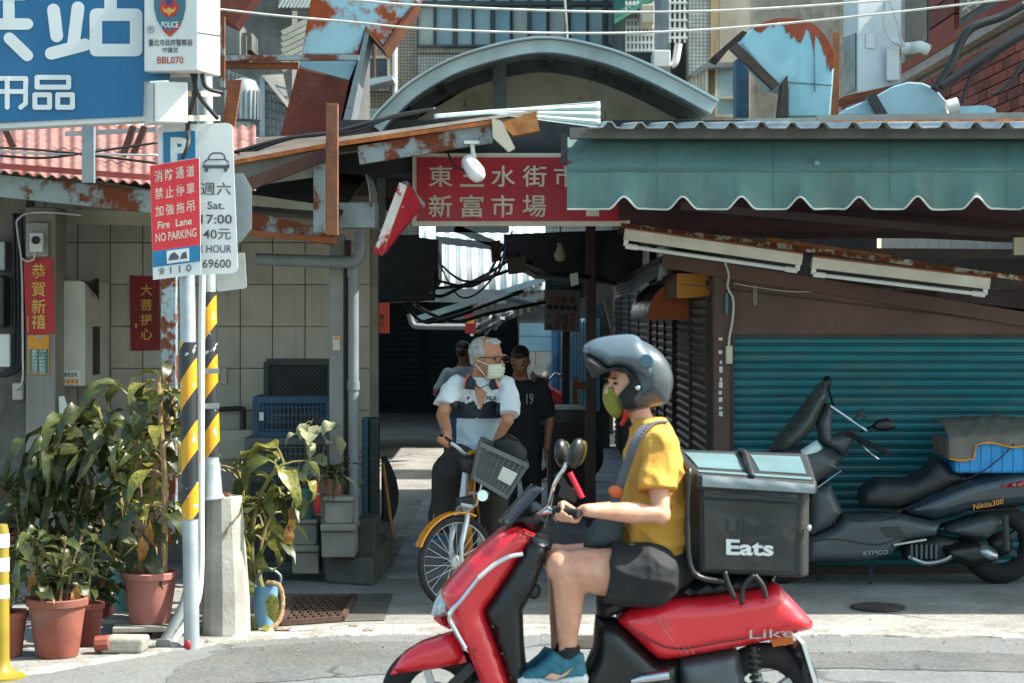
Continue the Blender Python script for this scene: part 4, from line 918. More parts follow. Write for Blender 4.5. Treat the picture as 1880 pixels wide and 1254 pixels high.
wc = thing('white_sheeting', (px2x(865, 23), 23.3, 2.1), 'sunlit white corrugated sheet seen through the gap in the alley roof', 'sheeting')
m = MB(); m.grid(lambda u, v: P(770 + 230 * u, 395 + 138 * v, 23.6 - .6 * v) + V(0, .03 * math.sin(u * 70), 0), 180, 3)
o = m.obj('sheet', mat('white_sheet', 'e3ebec', 'd0dadc', scale=3, rough=.5, dirt=.15), wc, smooth=True); md = o.modifiers.new('s', 'SOLIDIFY'); md.thickness = .006
m = MB(); m.beam(P(770, 541, 22.9), P(930, 545, 22.9), .05, .16); m.obj('gutter', galv, wc)
for (a, b_) in (((800, 440), (930, 455)), ((800, 420), (935, 421)), ((835, 418), (960, 470))): MB().beam(P(*a, 21), P(*b_, 21), .06, .08).obj('beam', mat('roof_beam', '5c6664', '475050', scale=3, rough=.7), wc)
# tangled cables
rc = random.Random(3)
ends = [((690, 470), (805, 515), (880, 520), (925, 450)), ((800, 470), (845, 545), (900, 515), (940, 425)), ((803, 480), (850, 515), (910, 505), (935, 440)), ((690, 525), (820, 528), (890, 505), (990, 440)),
        ((700, 450), (790, 540), (860, 522), (1010, 470)), ((925, 470), (1000, 500), (1060, 505), (1130, 520)), ((760, 560), (830, 590), (900, 575), (1000, 555)), ((740, 555), (775, 590), (830, 582), (960, 535))]
lab = ['thick black', 'slack black', 'tight black', 'long black', 'twisted black', 'dark sagging', 'thin low', 'thin upper']
for e, l in zip(ends, lab):
    cable('alley_cable', [P(*p, 17.25 if k_ in (0, 3) else 16.3 + rc.uniform(-.3, .3)) for k_, p in enumerate(e)], rc.uniform(.008, .02), cablem, l + ' cable looped under the alley roof', n=5, group='cables in the alley')
m = MB(); m.grid(lambda u, v: P(1106 + 10 * u + 14 * v, 548 + 54 * v, 16.0 + .1 * u) , 3, 8); o = m.obj('hanging_strip', whitep); md = o.modifiers.new('s', 'SOLIDIFY'); md.thickness = .004; tag(o, 'pale plastic strip hanging on the right of the alley mouth', 'strip')
hl = thing('hanging_bulb', P(1028, 482, 15.8), 'dusty bulb lamp hanging under the alley roof', 'lamp')
m = MB(); m.lathe([(.02, .14), (.028, .09), (.05, .04), (.035, 0), (.001, -.012)], 14, P(1028, 478, 15.8)); m.obj('bulb', creamp, hl, smooth=True)
m = MB(); m.tube([P(1028, 448, 15.8), P(1031, 380, 15.8)], .005, 5); m.obj('cord', cablem, hl)
for (x0, y0, x1, y1, Y, m_, l) in ((930, 470, 965, 500, 15.6, conc_d, 'grey junction box hung under the middle of the alley roof'), (1046, 500, 1061, 522, 15.4, whitep, 'small white tag hanging left of the brown post'), (900, 440, 918, 478, 15.9, rustbrown, 'rusty bracket hanging behind the market sign')):
    m = MB(); m.slab([(x0, y0 + 3), (x1, y0), (x1 + 2, y1), (x0 + 3, y1 + 4)], Y, .08); tag(m.obj('hanging_box', m_, bevel=.004), l, 'box')
# low lean-to in the middle distance
lt = thing('alley_lean_to', (px2x(890, 24), 24, 1.6), 'low lean-to roof with pale gutter across the middle of the alley', 'roof')
m = MB(); m.beam(P(758, 588, 23), P(1000, 512, 23), .06, .07); m.obj('gutter', mat('blue_gutter', '8fb0b2', '7a9a9c', scale=4, rough=.5), lt)
m = MB(); m.beam(P(820, 596, 23.2), P(1000, 540, 23.2), .06, .08); m.obj('rafter', mat('pale_steel', '9aa6a6', rough=.5), lt)
m = MB(); m.grid(lambda u, v: P(868 + 130 * u, 560 - 38 * u + (42 + 8 * (1 - u)) * v, 23.6 + .3 * v) + V(0, .02 * math.sin(u * 60), 0), 90, 2); o = m.obj('panel', mat('grey_panel', 'a9aaa2', '8f9088', scale=3, rough=.6), lt)
m = MB(); m.tube(curve_pts([P(752, 576, 22.8), P(758, 595, 22.8), P(775, 599, 22.8), P(870, 600, 22.8)], 5), .035, 10); m.obj('drain_pipe', pvc, lt, smooth=40)
m = MB(); m.tube([P(925, 545, 20), P(1000, 565, 20)], .04, 10); m.obj('drain_pipe', pvc, lt, smooth=40)
m = MB(); m.mm((-2.5, 24, 2.0), (.2, 27, 2.05)); m.obj('roof_sheet', darkm, lt)
rp = random.Random(5)
m = MB(); m.grid(lambda u, v: P(862 + 80 * u, 612 - 38 * u + (6 + 22 * math.sin(u * 3)) * (v - .5), 22.4 + .15 * noise.noise(V(u * 6, v * 4, 1))) + V(0, 0, .05 * noise.noise(V(u * 9, v * 7, 4))), 24, 10)
o = m.obj('crumpled_sheet', mat('plastic_film', '9ba3a2', '7f8786', scale=6, rough=.3), smooth=40); tag(o, 'crumpled clear plastic sheet hanging from the lean-to in the alley', 'plastic sheet')
# blue shed
bl = thing('blue_shed', (px2x(990, 26), 26.4, 0), 'pale blue panelled shed standing in the alley', 'shed')
lb_ = mat('pale_blue', '8fc0d6', '7fb0c6', scale=2, rough=.6, dirt=.25); lb2 = mat('pale_grey_panel', 'c3c6bf', 'aeb1aa', scale=2, rough=.6, dirt=.3)
for (x0, y0, x1, y1, m_) in ((953, 594, 1016, 617, lb_), (953, 618, 1016, 645, lb_), (953, 646, 983, 735, lb2), (984, 646, 1016, 735, lb2)): MB().rect(x0, y0, x1, y1, 26, .05).obj('panel', m_, bl)
MB().rect(1013, 600, 1024, 850, 25.9, .08).obj('post', mat('blue_post', '2c74a6', '256a99', scale=4, rough=.5, dirt=.2), bl)
m = MB(); m.grid(lambda u, v: P(1026 + 75 * u, 585 + 170 * v, 25.8) + V(0, .03 * math.sin(u * 75), 0), 120, 2); m.obj('corrugated_wall', mat('blue_sheet', '7fa6b4', '6f96a4', scale=3, rough=.5), bl)
m = MB(); m.mm((px2x(950, 26), 26.05, 0), (1.3, 28, 2.0)); m.obj('core', wall_grey, bl)
# hanging menu board, red notices
mbd = thing('menu_board', P(1032, 608, 18), 'pale hanging menu board with red and black Chinese dishes', 'sign')
m = MB(); m.slab([(1000, 531), (1066, 533), (1064, 610), (999, 606)], 18, .03); m.obj('board', mat('menu_pale', '8f8680', '827973', scale=3, rough=.7, dirt=.3), mbd)
q = [P(1000, 531, 17.995), P(1066, 533, 17.995), P(1064, 610, 17.995), P(999, 606, 17.995)]; redt = mat('menu_red', '9c1f28', rough=.6); blk = mat('menu_black', '26211f', rough=.6)
m = MB(); write(m, '正岡樣', q, (.12, .16, .62, .33), bold=.015); write(m, '滷肉飯', [q[0], q[1], q[2], q[3]], (.32, .60, .42, .97)) if False else None
for i, ch in enumerate('滷肉飯'): write(m, ch, q, (.29, .58 + i * .13, .45, .70 + i * .13), bold=.01)
for i, ch in enumerate('燙青小菜'): write(m, ch, q, (.74, .56 + i * .105, .88, .655 + i * .105), bold=.01)
m.obj('red_lettering', redt, mbd)
m = MB(); write(m, '宗', q, (.70, .16, .86, .33), bold=.01); write(m, '便', q, (.08, .58, .23, .70), bold=.01); write(m, '當', q, (.08, .84, .23, .96), bold=.01)
for i, ch in enumerate('咖哩飯'): write(m, ch, q, (.52, .58 + i * .13, .67, .70 + i * .13), bold=.01)
for i in range(5):
    c_ = q[0].lerp(q[1], .16 + i * .17).lerp(q[3].lerp(q[2], .16 + i * .17), .43); m.prism([c_ + V(.026 * math.cos(a * .63), -.004, .026 * math.sin(a * .63)) for a in range(10)], (0, .001, 0))
tag(m.obj('black_lettering', blk, mbd), kind='stuff')
m = MB(); m.tube([P(1012, 532, 18), P(1012, 490, 18)], .004, 5); m.obj('hanger', cablem, mbd)
r1 = thing('red_notice', P(700, 612, 18), 'red notice sign at the left mouth of the alley', 'sign')
m = MB(); m.rect(676, 553, 714, 612, 18, .02); m.obj('board', mat('notice_red', 'b5402c', 'a33826', scale=3, rough=.6), r1)
m = MB(); m.rect(686, 577, 694, 585, 17.99, .002); m.rect(697, 577, 705, 585, 17.99, .002); m.rect(684, 592, 706, 593.5, 17.99, .002); m.rect(684, 597, 706, 598.5, 17.99, .002); tag(m.obj('lettering', darkbrown, r1), kind='stuff')
r2 = thing('red_notice', P(864, 612, 24), 'small red and yellow sign under the lean-to behind the old man', 'sign')
m = MB(); m.rect(854, 578, 874, 612, 22.2, .02); m.obj('board', mat('notice_red2', 'a82a24', rough=.6), r2)
m = MB(); m.rect(857, 583, 871, 594, 22.19, .003); m.obj('yellow_band', gold, r2)
# timber posts, cabinet, chair frame, parked red motorbike
m = MB(); m.beam(P(1039, 608, 19), V(px2x(1037, 19), 19, 0), .07, .07); tag(m.obj('timber_post', darkbrown), 'slim dark post holding up the menu board in the alley', 'post')
m = MB(); m.mm((px2x(1076, 16.6), 16.6, 0), (px2x(1094, 16.6), 16.72, 2.7)); tag(m.obj('brown_post', brownp, bevel=.006), 'brown painted post behind the rider’s helmet', 'post')
cb = thing('cabinet', (px2x(1040, 17.3), 17.5, 0), 'low dark metal cabinet standing in the alley', 'cabinet')
m = MB(); m.mm((px2x(1006, 17.3), 17.3, .12), (px2x(1078, 17.3), 17.8, z_at(752, 17.3))); m.obj('body', mat('cabinet_brown', '4a4641', '3a3733', scale=3, rough=.5, dirt=.3), cb, bevel=.01)
m = MB(); m.mm((px2x(1002, 17.3), 17.27, z_at(752, 17.3)), (px2x(1082, 17.3), 17.85, z_at(748, 17.3))); m.obj('top', galv, cb)
m = MB(); m.mm((px2x(1012, 17.3), 17.293, .2), (px2x(1072, 17.3), 17.3, .85)); m.obj('door', darkbrown, cb)
for x in (1008, 1074): MB().mm((px2x(x, 17.3) - .02, 17.32, 0), (px2x(x, 17.3) + .02, 17.36, .12)).obj('leg', darkm, cb)
cf = thing('wooden_chair', (px2x(1062, 18.3), 18.3, 0), 'dark wooden chair set on its side beside the post in the alley', 'chair')
m = MB(); m.beam(P(1056, 692, 18.3), V(px2x(1058, 18.3), 18.3, 0), .05, .05); m.obj('back_post', wood, cf)
m = MB(); m.beam(P(1056, 708, 18.3), P(1085, 708, 18.3), .04, .07); m.obj('back_rail', wood, cf)
m = MB(); m.mm((px2x(1050, 18.3), 18.2, .42), (px2x(1088, 18.3), 18.6, .46)); m.obj('seat', wood, cf)
m = MB(); m.beam(V(px2x(1084, 18.3), 18.3, 0), V(px2x(1084, 18.3), 18.3, .9), .05, .05); m.obj('leg', wood, cf)
rm_ = thing('red_motorbike', (px2x(1010, 21), 21, 0), 'red motorbike parked in front of the blue shed', 'motorbike')
redb = mat('red_body_paint', 'b3202e', 'a01c28', scale=2, rough=.3, coat=.5, dirt=.08)
m = MB(); m.puff([(985, 712), (1000, 702), (1035, 722), (1048, 748), (1035, 758), (990, 735)], 21, .13, edge=.06, step=.04); m.obj('fairing', redb, rm_, smooth=40)
m = MB(); m.puff([(973, 690), (978, 680), (1003, 680), (1009, 692), (1008, 706), (975, 706)], 20.8, .16, edge=.07, step=.04); m.obj('seat', darkm, rm_, smooth=40)
m = MB(); m.puff([(990, 735), (1050, 758), (1060, 775), (1000, 760)], 21, .1, edge=.04, step=.04); m.obj('white_panel', whitep, rm_, smooth=40)
for x in (975, 1060):
    m = MB(); c_ = V(px2x(x, 21), 21, .28); m.lathe([(.28, -.05), (.28, .05), (.2, .06), (.2, -.06), (.28, -.05)], 20, c_, (R(90), 0, 0), caps=False); m.obj('wheel', rubber, rm_, smooth=40)
m = MB(); m.tube([P(1005, 700, 21), P(1020, 685, 21), P(1030, 690, 20.8)], .015, 6); m.obj('handlebar', chrome, rm_)
m = MB(); m.puff([(985, 740), (1050, 765), (1045, 790), (985, 790)], 21, .1, edge=.05, step=.05); m.obj('engine', darkm, rm_, smooth=40)
# things on the right side above the shutters: box sign, barrel awning, sheets
ys = thing('box_sign', P(1272, 548, 14.4), 'yellow box sign fixed high beside the brown kiosk wall', 'sign')
m = MB(); m.mm((px2x(1243, 14.2), 14.2, z_at(548, 14.2)), (1.39, 15.6, z_at(502, 14.2))); m.obj('housing', mat('box_brown', '6a4a2a', '543a22', scale=4, rough=.6), ys)
m = MB(); m.slab([(1243, 502), (1304, 504), (1304, 543), (1243, 548)], 14.19, .01); m.obj('face', mat('sign_yellow', 'c9851a', 'b97712', scale=3, rough=.5, dirt=.25), ys)
ba = thing('barrel_awning', P(1190, 590, 16), 'rolled brown barrel awning with an orange end below the yellow box sign', 'awning')
m = MB(); c0 = V(1.40, 15.3, 1.93); ring = [V(0, 0, .18)] + [V(-.34 * math.sin(a * math.pi / 16), 0, .18 - .34 + .34 * math.cos(a * math.pi / 16)) for a in range(9)] + [V(0, 0, -.16)]
m.prism([c0 + r_ for r_ in ring], (0, .012, 0)); m.obj('end_panel', mat('awning_orange', 'b3541c', 'a04a18', scale=3, rough=.6), ba)
m = MB(); m.grid(lambda u, v: c0 + V(-.34 * math.sin(u * math.pi / 2), .02 + 2.2 * v, .18 - .34 + .34 * math.cos(u * math.pi / 2)) + V(0, 0, .01 * math.sin(v * 40)), 12, 40); o = m.obj('cover', mat('awning_brown', '4a2a22', '38201b', scale=3, rough=.3), ba, smooth=True)
ss = thing('sloping_sheets', P(1170, 530, 15.5), 'ribbed grey plastic sheets sloping above the barrel awning', 'sheeting')
for k in range(2):
    m = MB(); a, b_ = (P(1212, 478, 14.6), P(1205, 512, 14.6)) if k == 0 else (P(1168, 505, 16.4), P(1158, 540, 16.4)); c_, d_ = (P(1170, 500, 16.4), P(1162, 530, 16.4)) if k == 0 else (P(1132, 520, 18.2), P(1130, 550, 18.2))
    m.grid(lambda u, v: a.lerp(c_, u).lerp(b_.lerp(d_, u), v) + V(.012 * math.sin(v * 28), 0, .012 * math.sin(v * 28)), 4, 30); m.obj('sheet', galv, ss, smooth=True)
MB().beam(P(1215, 476, 14.5), P(1130, 522, 18.2), .04, .04).obj('edge_bar', darkbrown, ss)

# ---------------------------------------------------------------- buildings behind
def mosaic(name, c, j, sx, sz):
    m_ = mat(name, c, None, scale=3, rough=.6, dirt=.45, dscale=1.0, streak=.35, bump=0)
    n = m_.node_tree.nodes; L = m_.node_tree.links; b = n['Principled BSDF']
    tc = n.new('ShaderNodeTexCoord'); mp = n.new('ShaderNodeMapping'); mp.inputs['Rotation'].default_value = (R(90), 0, 0); L.new(tc.outputs['Object'], mp.inputs[0])
    br = n.new('ShaderNodeTexBrick'); br.offset = 0; br.inputs['Scale'].default_value = 1; br.inputs['Mortar Size'].default_value = .006; br.inputs['Brick Width'].default_value = sx; br.inputs['Row Height'].default_value = sz
    br.inputs['Color1'].default_value = (1, 1, 1, 1); br.inputs['Color2'].default_value = (.86, .86, .84, 1); br.inputs['Mortar'].default_value = lin(j); L.new(mp.outputs[0], br.inputs[0])
    mx = n.new('ShaderNodeMix'); mx.data_type = 'RGBA'; mx.blend_type = 'MULTIPLY'; mx.inputs[0].default_value = 1
    L.new(b.inputs['Base Color'].links[0].from_socket, mx.inputs[6]); L.new(br.outputs[0], mx.inputs[7]); L.new(mx.outputs[2], b.inputs['Base Color']); return m_
mos = mosaic('mosaic_tile', 'a79c8a', '8a8478', .05, .05); mosw = mosaic('white_mosaic', 'cfcdc6', '9a9890', .05, .05)
dframe = mat('dark_window_frame', '3d4648', '333b3d', scale=4, rough=.5, dirt=.2)
def window(par, x0, y0, x1, y1, Y, fm, gm, fw=4, depth=.05, nb=0):
    f = MB(); f.rect(x0, y0, x1, y0 + fw, Y, depth); f.rect(x0, y1 - fw, x1, y1, Y, depth); f.rect(x0, y0 + fw, x0 + fw, y1 - fw, Y, depth); f.rect(x1 - fw, y0 + fw, x1, y1 - fw, Y, depth)
    for k in range(nb): xx = x0 + (x1 - x0) * (k + 1) / (nb + 1); f.rect(xx - fw * .4, y0 + fw, xx + fw * .4, y1 - fw, Y, depth)
    w_ = f.obj('window', fm, par); g_ = MB(); g_.rect(x0 + fw, y0 + fw, x1 - fw, y1 - fw, Y + depth * .7, .01); g_.obj('pane', gm, w_); return w_
panes = [mat('frosted_glass', '8fa9ac', '7c989c', scale=2, rough=.25, dirt=.15, bump=.02), mat('frosted_blue', '6f9aa6', '5f8a96', scale=2, rough=.22, dirt=.15, bump=.02), mat('pale_curtain', 'a8b1aa', '97a099', scale=3, rough=.4, dirt=.2)]
cbd = thing('window_building', (px2x(950, 30), 31, 3), 'apartment building with a long band of dark framed windows behind the arch', 'building')
m = MB(); m.mm((px2x(640, 30), 30.3, 3), (px2x(765, 30), 36, 12)); m.obj('tiled_wall', mos, cbd)
m = MB(); m.mm((px2x(766, 30), 30.25, 3), (px2x(1150, 30), 36, z_at(96, 30))); m.obj('white_wall', mosw, cbd)
m = MB(); m.mm((px2x(766, 30), 30.2, z_at(95, 30)), (px2x(1150, 30), 36, z_at(86, 30))); m.obj('tile_band', mos, cbd)
m = MB(); m.mm((px2x(766, 30), 30.5, z_at(86, 30)), (px2x(1150, 30), 36, 12)); m.obj('inner_wall', dframe, cbd)
xs_ = [766, 833, 868, 901, 938, 970, 1006, 1038, 1078, 1109, 1148]; xs_ = [(766, 798), (799, 833), (838, 868), (869, 902), (907, 938), (940, 970), (974, 1005), (1007, 1039), (1046, 1078), (1079, 1108), (1114, 1146)]
for i, (x0, x1) in enumerate(xs_):
    window(cbd, x0, 10, x1, 84, 30.3, dframe, panes[[2, 0, 0, 0, 1, 2, 1, 2, 1, 0, 0][i]], 2.2); window(cbd, x0, -60, x1, 4, 30.3, dframe, panes[(i * 2) % 3], 2.2)
for x in (835, 904, 972, 1042, 1111): MB().rect(x - 3, -70, x + 3, 86, 30.27, .08).obj('mullion', dframe, cbd)
MB().rect(764, 4, 1148, 10, 30.26, .09).obj('transom', dframe, cbd); MB().rect(764, 82, 1148, 87, 30.24, .1).obj('sill', dframe, cbd)
window(cbd, 662, 104, 714, 166, 30.25, creamp, glassd, 3, nb=1)
window(cbd, 657, 200, 705, 262, 30.25, whitep, panes[2], 3)
MB().tube([P(725, -40, 30.1), P(725, 190, 30.1)], .04, 8).obj('downpipe', whitep, cbd, smooth=40)
m = MB(); m.slab([(651, 148), (720, 138), (722, 146), (680, 157), (651, 161)], 29.4, .7); m.obj('window_canopy', mat('canopy_pale', 'b9c4c4', 'a3aeae', scale=4, rough=.5), cbd)
MB().tube([P(686, 50, 29.9), P(687, 150, 29.9)], .03, 8).obj('rust_pipe', rustbrown, cbd)
lbd = thing('grey_building', (px2x(480, 20), 21, 0), 'dark stained concrete building at the upper left behind the chute', 'building')
m = MB(); m.mm((px2x(300, 20), 20.3, 0), (px2x(530, 20), 22, 9)); m.obj('wall', mat('stained_concrete', '6d6f6c', '4b4d4b', scale=2, rough=.9, dirt=.5, streak=.6, bump=.2, bscale=20), lbd)
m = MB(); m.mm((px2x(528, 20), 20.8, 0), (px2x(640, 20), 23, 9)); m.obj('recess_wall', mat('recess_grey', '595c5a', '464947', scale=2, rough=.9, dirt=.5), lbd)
for i in range(7): MB().beam(P(518, 62 + i * 11, 19.6), P(568, 38 + i * 11, 19.6), .04, .06).obj('louvre', creamp, lbd)
m = MB(); m.rect(512, -30, 575, 12, 19.8, .3); m.obj('balcony_box', galv, lbd)
m = MB()
for i in range(10): m.beam(P(512 + i * 7, -30, 19.7), P(540 + i * 7, 14, 19.7), .02, .02); m.beam(P(540 + i * 7, -30, 19.69), P(512 + i * 7, 14, 19.69), .02, .02)
tag(m.obj('balcony_grille', whitep, lbd), kind='stuff')
for (x0, y0, x1, y1, d) in ((408, 42, 440, 100, .4), (425, 66, 452, 108, .3), (440, 60, 462, 92, .25)): MB().rect(x0, y0, x1, y1, 19.6 - d, .5).obj('ledge', mat('stained_concrete', '6d6f6c'), lbd)
cg = thing('window_cage', (px2x(480, 19), 19.3, z_at(270, 19)), 'grey barred window cage on the concrete building behind the chute', 'cage')
m = MB()
for i in range(16): x = 420 + i * 7; m.beam(P(x, 128 + (x - 420) * .62, 19), P(x, 272, 19), .018, .018)
for j in range(9): m.beam(P(420, 132 + j * 17, 19.02), P(532, min(272, 165 + j * 15), 19.02), .016, .016)
tag(m.obj('bars', mat('bar_grey', '6f7a7c', '5d6769', scale=5, rough=.5, dirt=.3), cg), kind='stuff')
MB().beam(P(482, 140, 18.95), P(482, 272, 18.95), .05, .05).obj('corner_bar', galv, cg)
m = MB(); m.prism([P(480, 138, 18.9), P(520, 136, 19.4), P(534, 205, 19.4), P(530, 200, 18.9)], (0, .02, 0)); m.obj('top_sheet', mat('recess_grey', '595c5a'), cg)
vt = thing('roof_ventilator', (px2x(447, 17.5), 17.5, z_at(265, 17.5)), 'ribbed metal roof ventilator behind the parking sign', 'ventilator')
m = MB(); m.lathe([(.10, 0), (.10, .18), (.15, .2), (.155, .45), (.11, .55), (.02, .58)], 20, P(447, 262, 17.5)); m.obj('drum', galv, vt, smooth=30)
m = MB()
for i in range(24): a = i / 24 * 2 * math.pi; c_ = P(447, 262, 17.5); m.beam(c_ + V(.16 * math.cos(a), .16 * math.sin(a), .2), c_ + V(.16 * math.cos(a), .16 * math.sin(a), .46), .012, .02)
tag(m.obj('ribs', alum, vt), kind='stuff')
m = MB(); m.tube([P(430, 262, 14.8), P(474, 262, 15.0)], .042, 14); m.lathe([(.042, 0), (.034, 0), (.034, -.15), (.042, -.15)], 14, P(474, 262, 15.0), (0, R(90), 0), caps=False); tag(m.obj('vent_pipe', whitep, smooth=40), 'white plastic vent pipe lying on the roof beside the parking sign', 'pipe')
# rusting sheet metal chute
tealr = mat('pale_teal_steel', '8fb6c0', '7fa7b2', scale=2, rough=.5, dirt=.2, rust=.46, rscale=1.9, rustc='a04a1c', bump=.05)
rpl = mat('rust_plate', '57251c', '6e3020', scale=2.5, rough=.85, dirt=.35, bump=.3, bscale=40)
ch = thing('metal_chute', (px2x(620, 15.3), 15.5, z_at(255, 15.3)), 'pale blue and rust red sheet metal chute behind the lean-to', 'chute')
m = MB(); m.slab([(580, -60), (790, -60), (763, 0), (703, 84), (671, 49), (658, 100), (554, 100)], 15.3, .5); m.obj('upper_duct', tealr, ch, bevel=.01)
m = MB(); m.slab([(554, 106), (658, 106), (641, 147), (548, 122)], 15.32, .45); m.obj('collar', mat('pale_teal', '8fb6c0', '7fa7b2', scale=2, rough=.5, dirt=.25, rust=.15), ch)
m = MB(); m.slab([(547, 123), (641, 148), (622, 243), (512, 258)], 15.3, .5); m.obj('lower_plate', rpl, ch, bevel=.006)
m = MB(); m.slab([(660, 100), (672, 50), (678, 62), (664, 120), (640, 246), (624, 244)], 15.28, .5); m.obj('side_flange', mat('flange_grey', '7b868a', '687377', scale=4, rough=.6, rust=.2), ch)
m = MB(); m.slab([(703, 86), (763, 0), (768, 4), (706, 94), (670, 54), (673, 48)], 15.27, .5); m.obj('lip', rusty, ch)
cb_ = thing('cross_beam', (px2x(530, 15.1), 15.2, z_at(126, 15.1)), 'rusting steel channel running left from the chute', 'beam')
MB().beam(P(408, 107, 15.1), P(659, 106, 15.1), .06, .04).obj('top_flange', galv_r, cb_); MB().beam(P(408, 120, 15.15), P(548, 121, 15.15), .05, .05).obj('web', rusty, cb_)
m = MB(); m.slab([(404, -30), (485, -30), (430, 48), (404, 36)], 14.8, .3); tag(m.obj('rusty_hopper', rpl, bevel=.008), 'dark rust red hopper corner above the parking sign', 'hopper')
m = MB(); m.slab([(418, 148), (443, 146), (430, 235), (408, 238)], 14.5, .05); tag(m.obj('rusty_plate', rusty), 'tilted rusty plate beside the roof ventilator', 'plate')
MB_ = MB(); MB_.rect(404, 30, 412, 160, 14.6, .05); tag(MB_.obj('angle_post', galv_r), 'slim rusting angle post right of the police box', 'post')
# ---------------------------------------------------------------- right background
beige = mat('beige_plaster', 'b59a78', 'a48a69', scale=2, rough=.85, dirt=.35, streak=.4)
rb = thing('beige_building', (px2x(1290, 27), 28, 0), 'beige and white apartment building behind the right end of the arch', 'building')
Yb = 27
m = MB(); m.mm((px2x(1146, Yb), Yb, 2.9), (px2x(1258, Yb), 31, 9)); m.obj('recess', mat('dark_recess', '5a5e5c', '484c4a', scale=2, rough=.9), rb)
for (x0, x1, m_, dy) in ((1196, 1228, mat('pale_blue_wall', '9fb0b5', '8c9da2', scale=3, rough=.7, streak=.5, dirt=.3), -.3), (1258, 1295, mosw, -.6), (1296, 1312, beige, -.62), (1313, 1368, mat('sand_wall', 'b9ad98', 'a59985', scale=3, rough=.85, dirt=.3, streak=.3), -.6), (1368, 1545, mat('ribbed_wall', '8a867c', '6b675e', scale=5, rough=.8, streak=.6, dirt=.4), -.5)):
    MB().mm((px2x(x0, Yb), Yb + dy, 2.9), (px2x(x1, Yb), Yb + 3, 9)).obj('wall', m_, rb)
m = MB(); m.grid(lambda u, v: P(1128 + 75 * u, 44 * (1 - u) * 1 - 4 * u + (-50) * v * 1 + 4 * math.sin(u * 30) * 0, Yb - .9 + .9 * v), 10, 4); o = m.obj('green_awning', mat('awning_green', '2f6a58', '265a4a', scale=4, rough=.6), rb); md = o.modifiers.new('s', 'SOLIDIFY'); md.thickness = .02
m = MB()
for i in range(8): m.beam(P(1150 + i * 7, 2, Yb - .7), P(1150 + i * 7, 96, Yb - .7), .03, .03)
for j in range(7): m.beam(P(1148, 8 + j * 14, Yb - .72), P(1200, 8 + j * 14, Yb - .72), .03, .03)
for i in range(4): m.beam(P(1230 + i * 9, -10, Yb - .8), P(1230 + i * 9, 78, Yb - .8), .03, .03)
for j in range(5): m.beam(P(1228, 5 + j * 16, Yb - .82), P(1262, 5 + j * 16, Yb - .82), .03, .03)
tag(m.obj('railing', whitep, rb), kind='stuff')
m = MB(); m.rect(1178, 8, 1201, 42, Yb - 1.2, .5); tag(m.obj('window_unit', creamp, bevel=.01), 'small cream window air conditioner behind white railings', 'air conditioner')
m = MB(); m.rect(1200, 92, 1231, 122, Yb - 1.0, .5); tag(m.obj('outdoor_unit', whitep, bevel=.01), 'small white outdoor unit just above the arch', 'air conditioner')
m = MB(); m.tube(curve_pts([P(1232, 120, Yb - .9), P(1240, 112, Yb - .9), P(1246, 80, Yb - .9)], 5), .05, 8); m.obj('hose', whitep, rb, smooth=40)
window(rb, 1313, 118, 1356, 214, Yb - .75, creamp, panes[0], 4, nb=0)
MB().rect(1310, 176, 1358, 181, Yb - .85, .1).obj('sill', creamp, rb)
m = MB(); m.slab([(1268, 135), (1296, 116), (1352, 114), (1352, 121), (1300, 124), (1272, 142)], Yb - 1.0, .8); m.obj('canopy', mat('ridge_grey', '7a8280'), rb)
for i in range(5): MB().beam(P(1272 + i * 6, 140 - i * 4, Yb - .9), P(1272 + i * 6, 206, Yb - .9), .05, .05).obj('post', creamp, rb)
MB().rect(1352, 108, 1375, 216, 19.5, .3).obj('blue_panel', mat('deep_blue_wood', '2b5a74', '234b62', scale=8, rough=.6, streak=.4), rb)
m = MB(); m.slab([(1308, 104), (1363, 56), (1374, 60), (1345, 82), (1322, 110)], 18, .4); tag(m.obj('tar_eave', mat('tarred_wood', '2a2523', '38302b', scale=8, rough=.9, bump=.5)), 'black tarred eave left of the round duct', 'eave')
# big round duct
tealw = mat('duct_teal', '8bb9c6', '7babb8', scale=1.6, rough=.5, dirt=.2, bump=.03)
rust2 = mat('duct_rust', '8a3a1a', '6a2a14', scale=9, rough=.9, bump=.3, lo=.3, hi=.7)
rd = thing('round_duct', (px2x(1485, 15.2), 15.5, z_at(216, 15.2)), 'large round topped pale blue duct with rust running down from its crown', 'duct')
dpts = [(1360, 79), (1370, 62), (1384, 50), (1400, 42), (1417, 36), (1434, 33), (1461, 33.5), (1478, 37), (1491, 43), (1505, 53), (1514, 64), (1523, 78), (1529, 94), (1531, 127), (1529, 157), (1524, 214), (1446, 214), (1447, 160), (1424, 154)]
m = MB(); m.slab(dpts, 15.2, .55); m.obj('casing', tealw, rd, bevel=.012)
top = [(1382, 52), (1400, 42), (1417, 36), (1434, 33), (1461, 33.5), (1478, 37), (1491, 43), (1505, 53), (1514, 64), (1523, 78), (1529, 94), (1530.5, 125)]
drip = [(1524, 132), (1522, 112), (1519, 128), (1517, 104), (1512, 98), (1509, 84), (1503, 72), (1497, 62), (1495, 98), (1491, 78), (1486, 58), (1480, 52), (1476, 66), (1470, 79), (1463, 76), (1459, 66), (1452, 72), (1450, 58), (1444, 62), (1440, 48), (1434, 44), (1430, 38), (1421, 50), (1414, 46), (1404, 54), (1398, 60), (1390, 58)]
m = MB(); m.slab(top + drip, 15.193, .006); m.obj('rust_streak', rust2, rd)
m = MB(); m.bar([(1345, 84), (1384, 122), (1424, 160)], 15.15, 16, .1); m.obj('burnt_edge', mat('tarred_wood', '2a2523'), rd)
m = MB(); m.slab([(1437, 150), (1446, 138), (1448, 214), (1430, 214)], 15.14, .2); m.obj('burnt_corner', mat('tarred_wood', '2a2523'), rd)
